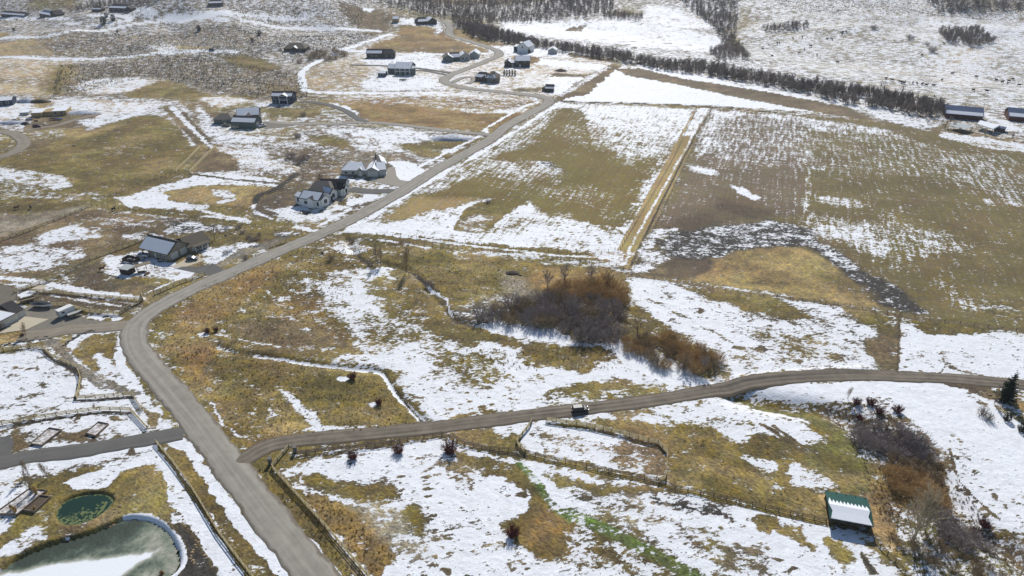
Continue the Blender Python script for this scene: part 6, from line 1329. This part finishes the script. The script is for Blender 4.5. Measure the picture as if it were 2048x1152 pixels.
def car(px, py, yaw, col, kind, label, cat, L=4.6, Wd=1.85):
    """local +x is the front; the body is lofted from cross sections"""
    x, y = at(px, py); root = thing({'pickup': 'pickup_truck', 'suv': 'parked_suv', 'sedan': 'parked_car', 'van': 'cargo_van'}[kind], label, cat, (x, y, gz(x, y) + .08), yaw)
    h = {'suv': 1.05, 'sedan': .9, 'pickup': 1.1, 'van': 1.15}[kind]
    secs = [(-.5, .78, .45, .82), (-.47, .92, .33, h * .93), (-.36, 1, .30, h), (.0, 1, .28, h), (.2, 1, .28, h), (.36, .97, .30, h * .92), (.46, .90, .34, h * .82), (.5, .74, .42, h * .66)]
    mb = MB(); vs = []; fs = []
    for fx, fw, z0, z1 in secs:
        w = Wd / 2 * fw; X = fx * L
        for yy, zz in ((-w * .86, z0), (-w, z0 + .16), (-w, z0 + (z1 - z0) * .62), (-w * .93, z1 - .02), (-w * .5, z1 + .02), (w * .5, z1 + .02), (w * .93, z1 - .02), (w, z0 + (z1 - z0) * .62), (w, z0 + .16), (w * .86, z0)): vs.append((X, yy, zz))
    n = 10
    for i in range(len(secs) - 1):
        for k in range(n): fs.append((i * n + k, i * n + (k + 1) % n, (i + 1) * n + (k + 1) % n, (i + 1) * n + k))
    fs += [tuple(range(n))[::-1], tuple(range((len(secs) - 1) * n, len(secs) * n))]; mb.add(vs, fs); mb.build('body', col, root)
    cab = {'suv': (-.47, -.42, .10, .25, 1.72), 'sedan': (-.40, -.24, .06, .24, 1.42), 'pickup': (-.08, -.04, .16, .28, 1.80), 'van': (-.49, -.48, .30, .42, 2.1)}[kind]
    b0, t0, t1, b1, ht = cab; wb, wt = Wd / 2 * .93, Wd / 2 * .76; zb = h - .02; zt = ht - .08
    g = MB(); g.add([(b0 * L, -wb, zb), (b1 * L, -wb, zb), (b1 * L, wb, zb), (b0 * L, wb, zb), (t0 * L, -wt, zt), (t1 * L, -wt, zt), (t1 * L, wt, zt), (t0 * L, wt, zt)], [(0, 1, 5, 4), (1, 2, 6, 5), (2, 3, 7, 6), (3, 0, 4, 7), (4, 5, 6, 7), (0, 3, 2, 1)]); g.build('window', GLASS, root)
    rf = MB(); rf.lathe([(1, 0), (.98, .05), (.8, .09)], 4); v = [(t0 * L - .08, -wt - .03), (t1 * L + .05, -wt - .03), (t1 * L + .05, wt + .03), (t0 * L - .08, wt + .03)]
    rf = MB(); rf.add([(a, b, zt) for a, b in v] + [(a * .98, b * .92, zt + .09) for a, b in v], [(3, 2, 1, 0), (4, 5, 6, 7), (0, 1, 5, 4), (1, 2, 6, 5), (2, 3, 7, 6), (3, 0, 4, 7)]); rf.build('roof', col, root)
    for sy in (-1, 1):
        for fx in ((b0 * .5 + t0 * .5), (b0 + b1) / 2, (b1 * .55 + t1 * .45)):
            q = MB(); xx = fx * L; q.bar((xx, sy * wb, zb), (xx - .05, sy * wt, zt + .02), .09); q.build('window_pillar', col, root)
        for fx in (-.31, .31): wheel(root, fx * L, sy * (Wd / 2 - .1), .36)
        q = MB(); q.box(.485 * L, .503 * L, sy * .66 - .17, sy * .66 + .17, h * .55, h * .72); q.build('headlight', LAMP, root)
        q = MB(); q.box(-.503 * L, -.487 * L, sy * .70 - .14, sy * .70 + .14, h * .6, h * .86); q.build('tail_light', RED, root)
        q = MB(); q.box(.2 * L, .24 * L, sy * (wb + .02), sy * (wb + .22) if sy > 0 else sy * (wb + .22) + .001, zb, zb + .16); q.build('mirror', col, root)
    if kind == 'pickup':
        q = MB(); q.box(-.47 * L, -.1 * L, -Wd / 2 * .82, Wd / 2 * .82, h + .02, h + .06); q.build('cargo_bed', DARKTRIM, root)
        for sy in (-1, 1): q = MB(); q.box(-.48 * L, -.09 * L, sy * Wd / 2 * .9 - .05, sy * Wd / 2 * .9 + .05, h, h + .3); q.build('bed_side', col, root)
    return root
car(1160, 822, math.atan2(at(1200, 816)[1] - at(1120, 824)[1], at(1200, 816)[0] - at(1120, 824)[0]), paint('dark_car_paint', (40, 42, 48)), 'suv', 'dark grey SUV standing alone on the gravel lane', 'car', 4.5, 1.85)
car(385, 519.5, R(-2), paint('graphite_paint', (84, 88, 96)), 'sedan', 'dark silver car on the pale concrete pad', 'car', 4.5, 1.8)
car(285.5, 513.5, R(170), paint('white_car_paint', (226, 228, 230)), 'pickup', 'white pickup with a dark bed parked by the garage of the ranch house', 'pickup', 5.2, 1.95)
car(524.5, 253.5, R(50), paint('white_car_paint', (226, 228, 230)), 'pickup', 'white pickup beside the end wall of the slate blue house', 'pickup', 5.6, 2.0)
car(75, 254.5, R(12), paint('maroon_paint', (92, 26, 40)), 'suv', 'dark red SUV on the muddy track at the building site', 'car', 4.8, 1.9)
car(50, 248.5, R(170), paint('dark_car_paint', (40, 42, 48)), 'sedan', 'dark snow dusted car left of the red SUV', 'car'); car(30, 245, R(165), paint('dark_car_paint', (40, 42, 48)), 'pickup', 'dark blue pickup parked in the snow by the building site', 'pickup', 5.2)
car(471, 256, R(175), paint('beige_van_paint', (188, 182, 160)), 'van', 'beige van in front of the long grey garage wall', 'van', 5.6, 2.0); car(452, 252.5, R(178), paint('beige_truck_paint', (150, 142, 124)), 'pickup', 'tan pickup parked left of the beige van', 'pickup', 5.2)
car(424, 101, R(5), paint('dark_car_paint', (40, 42, 48)), 'pickup', 'dark pickup on the bare patch of the sagebrush hillside', 'pickup', 5.2)
def trailer_box():
    x, y = at(133, 630); r = thing('horse_trailer', 'white box trailer with a wedge nose parked in the gravel yard', 'trailer', (x, y, gz(x, y) + .05), R(58))
    mb = MB(); pr = [(-2.3, .55), (2.0, .55), (2.7, .9), (2.7, 2.35), (2.3, 2.75), (-2.3, 2.75)]; w = 1.1
    mb.add([(a, -w, b) for a, b in pr] + [(a, w, b) for a, b in pr], [tuple(range(6)), tuple(range(6, 12))[::-1]] + [(i, 6 + i, 6 + (i + 1) % 6, (i + 1) % 6) for i in range(6)]); mb.build('box', WHITE, r)
    mb = MB(); mb.box(-2.36, -2.3, -.95, .95, .65, 2.6); mb.build('door', GREYW, r); mb = MB(); mb.bar((2.5, 0, .55), (3.9, 0, .5), .12); mb.build('tongue', DARKTRIM, r)
    for a in (-.5, .4):
        for s in (-1, 1): wheel(r, a, s * 1.12, .34)
    mb = MB(); mb.box(-1.6, -.6, -1.13, -1.1, 1.6, 2.1); mb.build('window', GLASS, r)
trailer_box()
def boat(px, py, yaw, L, cover, label, hullm):
    x, y = at(px, py); r = thing('boat', label, 'boat', (x, y, gz(x, y) + .05), yaw); n = 9; vs = []; fs = []
    for i in range(n):
        t = i / (n - 1); w = 1.05 * (1 - max(0, t - .45) ** 2 * 3.2) * (L / 6); w = max(w, .05); X = (t - .5) * L; zt = 1.35 + .25 * t * t
        for yy, zz in ((-w, zt), (-w * .85, .75), (0, .5 + .5 * max(0, t - .7)), (w * .85, .75), (w, zt)): vs.append((X, yy, zz))
    for i in range(n - 1):
        for k in range(4): fs.append((i * 5 + k, (i + 1) * 5 + k, (i + 1) * 5 + k + 1, i * 5 + k + 1))
    fs.append((0, 1, 2, 3, 4)); fs.append(tuple(range((n - 1) * 5, n * 5))[::-1]); mb = MB(); mb.add(vs, fs); mb.build('hull', hullm, r)
    vs = []; fs = []
    for i in range(n):
        t = i / (n - 1); w = 1.05 * (1 - max(0, t - .45) ** 2 * 3.2) * (L / 6); X = (t - .5) * L; zt = 1.36 + .25 * t * t; b = .45 * math.exp(-((t - .4) / .25) ** 2) if cover else .05
        for k in (-1, -.4, .4, 1): vs.append((X, max(w, .05) * k * 1.01, zt + b * (1 - k * k)))
    for i in range(n - 1):
        for k in range(3): fs.append((i * 4 + k, i * 4 + k + 1, (i + 1) * 4 + k + 1, (i + 1) * 4 + k))
    mb = MB(); mb.add(vs, fs); mb.build('cover', BLACKM if cover else GREYW, r)
    for s in (-1, 1): wheel(r, -.1 * L, s * .85, .3); mb = MB(); mb.bar((-.45 * L, s * .5, .45), (.35 * L, s * .4, .45), .1); mb.build('trailer_frame', DARKTRIM, r)
    mb = MB(); mb.bar((.3 * L, 0, .45), (.62 * L, 0, .4), .1); mb.build('tongue', DARKTRIM, r)
boat(87, 614, R(-8), 7.2, True, 'covered black boat on a trailer in the gravel yard', WHITE)
boat(153, 632, R(40), 4.6, False, 'small open boat with a pale seat beside the white box trailer', BROWNW)
# wheeled odds and ends of the yards
def flat_trailer(px, py, yaw, label, L=5, load=None):
    x, y = at(px, py); r = thing('flatbed_trailer', label, 'trailer', (x, y, gz(x, y) + .05), yaw)
    mb = MB(); mb.box(-L / 2, L / 2, -1, 1, .6, .75); mb.build('deck', WOOD, r)
    for s in (-1, 1):
        for a in (-.4, .5): wheel(r, a, s * 1.05, .33)
        mb = MB(); mb.bar((-L / 2, s * 1.02, .95), (L / 2, s * 1.02, .95), .08, .3); mb.build('side_board', DARKTRIM, r)
    mb = MB(); mb.bar((L / 2, 0, .6), (L / 2 + 1.4, 0, .55), .12); mb.build('tongue', DARKTRIM, r)
flat_trailer(56, 603, R(35), 'loaded flatbed trailer left of the covered boat', 4.5); flat_trailer(806, 161, R(3), 'flat white topped trailer on the snow in front of the balcony house', 5.5); flat_trailer(110, 240, R(10), 'flatbed trailer in front of the unfinished house', 6)
# snow heaps, rocks, planters
ROCKM = mat('boulder', (180, 154, 118), .9, .3, 2, c2=(120, 104, 84)); ROCKG = mat('grey_boulder', (112, 106, 98), .95, .35, 2)
def rock_mesh(seed, m, flat=.6):
    r = random.Random(seed); bm = bmesh.new(); bmesh.ops.create_icosphere(bm, subdivisions=2, radius=.5)
    for v in bm.verts: n = v.co.normalized(); v.co = Vector((n.x * (.5 + r.uniform(-.09, .09)), n.y * (.42 + r.uniform(-.08, .08)), n.z * (.5 * flat + r.uniform(-.05, .05))))
    me = bpy.data.meshes.new('boulder'); bm.to_mesh(me); bm.free(); me.materials.append(m); return me
RK = [rock_mesh(i, ROCKM) for i in range(5)]; RG = [rock_mesh(i + 9, ROCKG) for i in range(3)]
for i, (px, py, s) in enumerate(((240, 1012, .9), (232, 1018, .6), (228, 1024, .5), (238, 1024, .45), (252, 1017, .4), (246, 1002, .35), (225, 1045, .9), (218, 1048, .6), (232, 1046, .5), (238, 1042, .4), (228, 1051, .8))):
    put('boulder', RK[i % 5], 'tan boulder in the rock pile between the green pond and the frozen pond', 'rock', px, py, s, 'boulders between the two ponds')
for i, (px, py, s) in enumerate(((347, 1024, .45), (352, 1023, .45), (357, 1025, .5), (362, 1028, .5), (365, 1033, .5), (366, 1039, .5), (365, 1045, .5), (367, 1050, .45), (371, 1054, .5), (376, 1058, .45), (382, 1061, .5), (388, 1064, .5))):
    put('boulder', RK[i % 5], 'tan stone of the curved border right of the snowy pond rim', 'rock', px, py, s, 'stones of the curved border')
for i, (px, py, s) in enumerate(((391, 1081, .4), (396, 1085, .7), (390, 1090, .7), (393, 1095, .5), (387, 1100, .6), (384, 1105, .8), (382, 1112, .6), (380, 1118, .8), (386, 1122, .9), (388, 1126, .7), (410, 1111, .8), (412, 1098, .4))):
    put('boulder', RK[i % 5], 'tan boulder in the line on the bank below the curved border', 'rock', px, py, s, 'boulders along the lower bank')
for i, (px, py, s) in enumerate(((165, 1071, .6), (178, 1067, .5), (120, 1068, .5), (150, 1074, .4), (100, 1075, .5), (192, 1062, .4))):
    put('boulder', RK[i % 5], 'tan boulder on the upper shore of the frozen pond', 'rock', px, py, s, 'boulders on the upper pond shore')
for i in range(26):
    t = i / 25; put('stone', RG[i % 3], 'grey stone edging the grass island beside the beige driveway', 'rock', 128 + 60 * t + rnd.uniform(-2, 2), 690 - 28 * math.sin(t * 1.5) + rnd.uniform(-1.5, 1.5), rnd.uniform(.7, 1.1), 'stones edging the driveway island')
for i in range(22):
    t = i / 21; put('stone', RG[i % 3], 'grey stone in the rubble line below the lawn of the garage house', 'rock', 0 + 100 * t, 690 - 16 * t + rnd.uniform(-4, 4), rnd.uniform(.7, 1.2), 'stones below the garage house lawn')
for i, (px, py, s) in enumerate(((1980, 790, 1.2), (1985, 796, 1.0), (1992, 800, .9), (1976, 786, .9), (1996, 806, .8))):
    put('boulder', RK[i % 5], 'tan landscape boulder at the foot of the spruce', 'rock', px, py, s, 'boulders under the spruce')
for i, (px, py, s) in enumerate(((1025, 545, 2.6), (1033, 548, 1.8), (1016, 548, 1.6), (1040, 551, 1.2))):
    put('boulder', RG[i % 3], 'grey rock in the rubble heap left of the thicket', 'rock', px, py, s, 'rocks of the rubble heap')
put('boulder', RG[0], 'large dark boulder capped with snow beside the creek gully', 'rock', 1720, 884, 2.2)
def mound(px, py, rx, ry, h, m, label, name='snow_heap'):
    x, y = at(px, py); n = 14; mb = MB(); vs = [(0, 0, h)]; fs = []
    for j in range(1, 6):
        for k in range(n):
            a = 2 * math.pi * k / n; q = j / 5; w = 1 + rnd.uniform(-.12, .12); vs.append((math.cos(a) * rx * q * w, math.sin(a) * ry * q * w, h * (1 - q ** 1.6) * (1 + rnd.uniform(-.15, .15)) - (.3 if j == 5 else 0)))
    fs += [(0, 1 + k, 1 + (k + 1) % n) for k in range(n)]
    for j in range(4): fs += [(1 + j * n + k, 1 + (j + 1) * n + k, 1 + (j + 1) * n + (k + 1) % n, 1 + j * n + (k + 1) % n) for k in range(n)]
    mb.add(vs, fs); o = mb.build(name, m, None, True); o.location = (x, y, gz(x, y)); return tag(o, label, name.replace('_', ' '))
SNOWP = mat('piled_snow', (214, 218, 226), .7, .3, .9, c2=(140, 140, 146)); DIRT = mat('piled_dirt', (96, 84, 70), .95, .3, .8)
mound(905, 277, 14, 6, 2.2, SNOWP, 'long dirty snow heap above the road junction'); mound(1025, 546, 3, 2, .9, DIRT, 'earth heap under the rubble left of the thicket', 'earth_heap')
mound(1122, 142, 6, 4, 1.6, DIRT, 'small dark earth heap on the snow right of the block shaped house', 'earth_heap'); mound(55, 203, 9, 5, 2.4, SNOWP, 'blue shaded snow heap near the building site'); mound(80, 204, 9, 4, 2.0, DIRT, 'brown earth heap next to the blue shaded snow heap', 'earth_heap')
mound(25, 246, 12, 4, 1.6, SNOWP, 'snow heap by the parked vehicles of the building site'); mound(160, 226, 16, 5, 1.5, SNOWP, 'plowed snow ridge right of the unfinished house')
MELT = mat('melting_snow', (236, 236, 236), .85, .3, 1.3, c2=(112, 92, 70)); PLANK = mat('planter_board', (150, 132, 112), .9, .25, 3)
def planter(pts, label, h=.45, soil=True):
    Wq = [at3(*p) for p in pts]; c = sum(Wq, Vector()) / 4; r = thing('raised_bed', label, 'planter', c); q = [p - c for p in Wq]
    for i in range(4): mb = MB(); a, b = q[i], q[(i + 1) % 4]; mb.bar(Vector((a.x, a.y, h / 2)), Vector((b.x, b.y, h / 2)), .12, h + .3); mb.build('board', PLANK, r)
    slab('soil_bed', [Vector((p.x * .96, p.y * .96, h - .22)) for p in q], .08, MELT if soil else DIRT, r)
planter(((62, 889), (84, 893), (124, 862), (100, 858)), 'long wooden raised bed in the snow, the one nearer the left edge')
planter(((172, 868), (192, 874), (218, 850), (198, 846)), 'long wooden raised bed in the snow near the fence corner')
planter(((-10, 1030), (36, 1031), (95, 983), (60, 980)), 'large stone edged bed with straw grasses at the left edge', .5)
planter(((47, 1022), (70, 1026), (102, 996), (80, 993)), 'smaller stone edged bed next to the large one', .5, False)
TF = tuft_mesh('ornamental_grass', STRAW, 1.7, 90)
for px, py, s, lb in ((74, 990, 1.3, 'tall straw coloured ornamental grass at the top of the large bed'), (70, 984, 1.0, 'straw grass clump behind the tallest one'), (32, 1026, 1.3, 'straw grass clump at the low corner of the large bed'), (24, 1020, .9, 'straw grass left of the low corner clump'), (70, 1020, .8, 'short straw grass in the smaller bed')):
    put('ornamental_grass', TF, lb, 'ornamental grass', px, py, s)
TF2 = tuft_mesh('reed_clump', mat('rusty_reeds', (150, 110, 60), .9, .3, 2), 1.2, 90); put('reed_clump', TF2, 'rusty reed clump standing in the frozen pond', 'reeds', 322, 1143, 1.2); put('reed_clump', TF2, 'darker reed clump just below the rusty one in the pond', 'reeds', 316, 1150, .9)
# utility boxes and posts by the lane mouth
def stub(px, py, label, name, cat, w, h, m):
    p = at3(px, py); r = thing(name, label, cat, p); mb = MB(); mb.box(-w / 2, w / 2, -w / 2, w / 2, -.2, h); mb.build('pillar', m, r); mb = MB(); mb.box(-w * .62, w * .62, -w * .62, w * .62, h, h + .15); mb.build('cap', STONEW, r)
stub(591, 904, 'dark stone gate pillar at the fence end by the lane', 'gate_pillar', 'pillar', .8, 1.7, STONEW); stub(541, 927, 'dark stone gate pillar at the fence corner by the main road', 'gate_pillar', 'pillar', .8, 1.7, STONEW)
stub(285, 602, 'leaning light gate post at the top of the board fence corner', 'gate_post', 'post', .25, 2.6, WOOD)
HAYP = mat('scattered_hay', (196, 170, 118), .95, .3, 2); mound(1645, 1004, .8, 2.4, .5, HAYP, 'pale hay stack left of the green roofed shelter', 'hay_stack')
# ---------------------------------------------------------------- animals
def animal_mesh(name, m, horse=False):
    bm = MB(); L = 1.0
    prof = [(-1.05, .0, 1.15, .10), (-.98, .26, 1.12, .30), (-.6, .36, 1.02, .42), (-.1, .38, .98, .45), (.4, .35, 1.02, .42), (.75, .28, 1.12, .36), (1.0, .17, 1.3 if not horse else 1.5, .22), (1.25, .14, 1.42 if not horse else 1.85, .18), (1.45, .13, 1.38 if not horse else 1.95, .16), (1.7, .09, 1.2 if not horse else 1.75, .11), (1.78, .05, 1.16 if not horse else 1.68, .06)]
    if horse: prof = [(a, w * .8, z + .12, h * .85) for a, w, z, h in prof]
    n = 10; vs = []; fs = []
    for a, w, z, h in prof:
        for k in range(n): t = 2 * math.pi * k / n; vs.append((a, max(w, .04) * math.cos(t), z + h * math.sin(t)))
    for i in range(len(prof) - 1):
        for k in range(n): fs.append((i * n + k, (i + 1) * n + k, (i + 1) * n + (k + 1) % n, i * n + (k + 1) % n))
    fs += [tuple(range(n)), tuple(range((len(prof) - 1) * n, len(prof) * n))[::-1]]; bm.add(vs, fs)
    for x, hind in ((-.8, True), (.62, False)):
        for s in (-.2, .2):
            ks = [(x, s, .95), (x + (.1 if hind else 0), s, .62), (x + (-.12 if hind else .02), s, .4), (x - (.04 if hind else 0), s, .1), (x + .02, s, -.02)]; rs = [.19, .12, .075, .055, .08]
            for i in range(4): bm.tube(ks[i], ks[i + 1], rs[i], rs[i + 1], 6)
    hz = 1.5 if not horse else 2.15
    for s in (-1, 1): bm.tube((1.35, s * .08, hz), (1.3, s * .22, hz + .08), .05, .01, 4)
    bm.tube((-1.03, 0, 1.25), (-1.2, 0, .55), .05, .03, 4)
    if horse: bm.tube((.85, 0, 1.75), (1.3, 0, 2.15), .06, .04, 4)
    return bm.me(name, m, True)
COWM = mat('black_hide', (30, 28, 28), .7, .2, 3); COW = animal_mesh('cow', COWM); HORSE = animal_mesh('horse', COWM, True); HORSEB = animal_mesh('horse', mat('bay_hide', (74, 52, 38), .7, .2, 3), True)
cows = ((925, 183), (970, 180), (860, 205), (850, 208), (780, 235), (825, 270), (955, 255), (980, 238), (1040, 265), (1140, 300), (1090, 187), (1115, 190), (1108, 186), (1180, 152), (1165, 155), (1160, 158), (1545, 265), (1640, 385), (1805, 370), (1900, 385), (1960, 390), (1980, 383), (2010, 410), (1500, 400), (1440, 395), (1460, 400), (1448, 398), (1372, 378), (1400, 385), (1545, 405), (1565, 410), (1600, 412), (1520, 402), (1690, 355), (1790, 435), (1855, 440), (1930, 395), (1955, 402), (1650, 210), (1010, 222))
for (cx, cy) in cows:
    o = put('cow', COW, 'black cow grazing on the snowy pasture ' + ('slope near the wooded ravine' if cx < 1000 and cy > 196 else 'track on the upper slope' if cx < 1250 else 'flat above the ranch barns' if cx > 1720 else 'edge just beyond the river trees'), 'cow', 1200 + cx * .4167, cy * .4167 + 1.2, 1.25, 'cattle, ' + ('ravine slope' if cx < 1000 and cy > 196 else 'upper track' if cx < 1250 else 'above the barns' if cx > 1720 else 'river edge'))
for px, py, me, lb in ((228, 421, HORSE, 'black horse at the wire fence of the ranch paddock'), (62, 417, HORSE, 'dark horse in the muddy lot at the left edge'), (34, 418, HORSEB, 'brown horse left of the dark one in the muddy lot'), (205, 541, HORSEB, 'brown horse standing beside the rail fence near the animal shed')):
    put('horse', me, lb, 'horse', px, py, .95)

# yard clutter
LOG = mat('cut_wood', (150, 122, 88), .9, .3, 3)
def log_pile(px, py, yaw, n, label):
    p = at3(px, py); r = thing('wood_pile', label, 'wood pile', p, yaw)
    for i in range(n):
        row = 0 if i < n * .5 else (1 if i < n * .85 else 2); k = i - (0 if row == 0 else int(n * .5 + .5) if row == 1 else int(n * .85 + .5))
        mb = MB(); mb.tube((-1.1 + rnd.uniform(-.1, .1), k * .3 + row * .15, .14 + row * .26), (1.1 + rnd.uniform(-.1, .1), k * .3 + row * .15, .14 + row * .26), .14, .13, 7); mb.build('log', LOG, r)
log_pile(283, 546, R(20), 9, 'stack of cut logs under the end of the animal shed roof'); log_pile(296, 549, R(70), 7, 'loose stack of logs right of the first stack in the animal yard')
log_pile(72, 243, R(10), 9, 'lumber stack in front of the unfinished house')
for px, py, lb in ((118, 240, 'blue tarp covered lumber bundle right of the flatbed trailer'), (60, 240, 'snowy lumber bundle left of the unfinished house')):
    p = at3(px, py); r = thing('lumber_bundle', lb, 'lumber', p, R(8))
    for z in range(3):
        for y_ in range(3): mb = MB(); mb.box(-2.2, 2.2, -.8 + y_ * .55, -.3 + y_ * .55, .1 + z * .28, .36 + z * .28); mb.build('board', OSB, r)
    mb = MB(); mb.box(-2.0, 2.0, -.9, .9, .96, 1.02); mb.build('cover', mat('blue_tarp', (60, 90, 150), .6, .1, 1), r)
for px, py, k in ((252, 536, 0), (262, 527, 1), (275, 530, 2)):
    p = at3(px, py); mb = MB(); mb.lathe([(.55, 0), (.6, .1), (.6, .55), (.5, .58), (.5, .35), (.05, .33)], 12); o = mb.build('water_trough', mat('galvanized', (150, 154, 156), .4, .15, 2, metal=.5)); o.location = p; tag(o, ('round metal trough behind the animal shed', 'round metal trough beside the dark board pen', 'round metal trough between the pen and the pole roof')[k], 'trough')
for px, py, s, lb in ((452, 471, 1.6, 'dark rock in the rough heap behind the ranch house yard'), (462, 468, 1.3, 'second dark rock right of the first behind the ranch house yard'), (440, 466, 1.2, 'flat dark rock at the left of the rough heap'), (148, 292, 1.8, 'pale rock heap stone in the olive field')):
    put('boulder', RG[1], lb, 'rock', px, py, s)
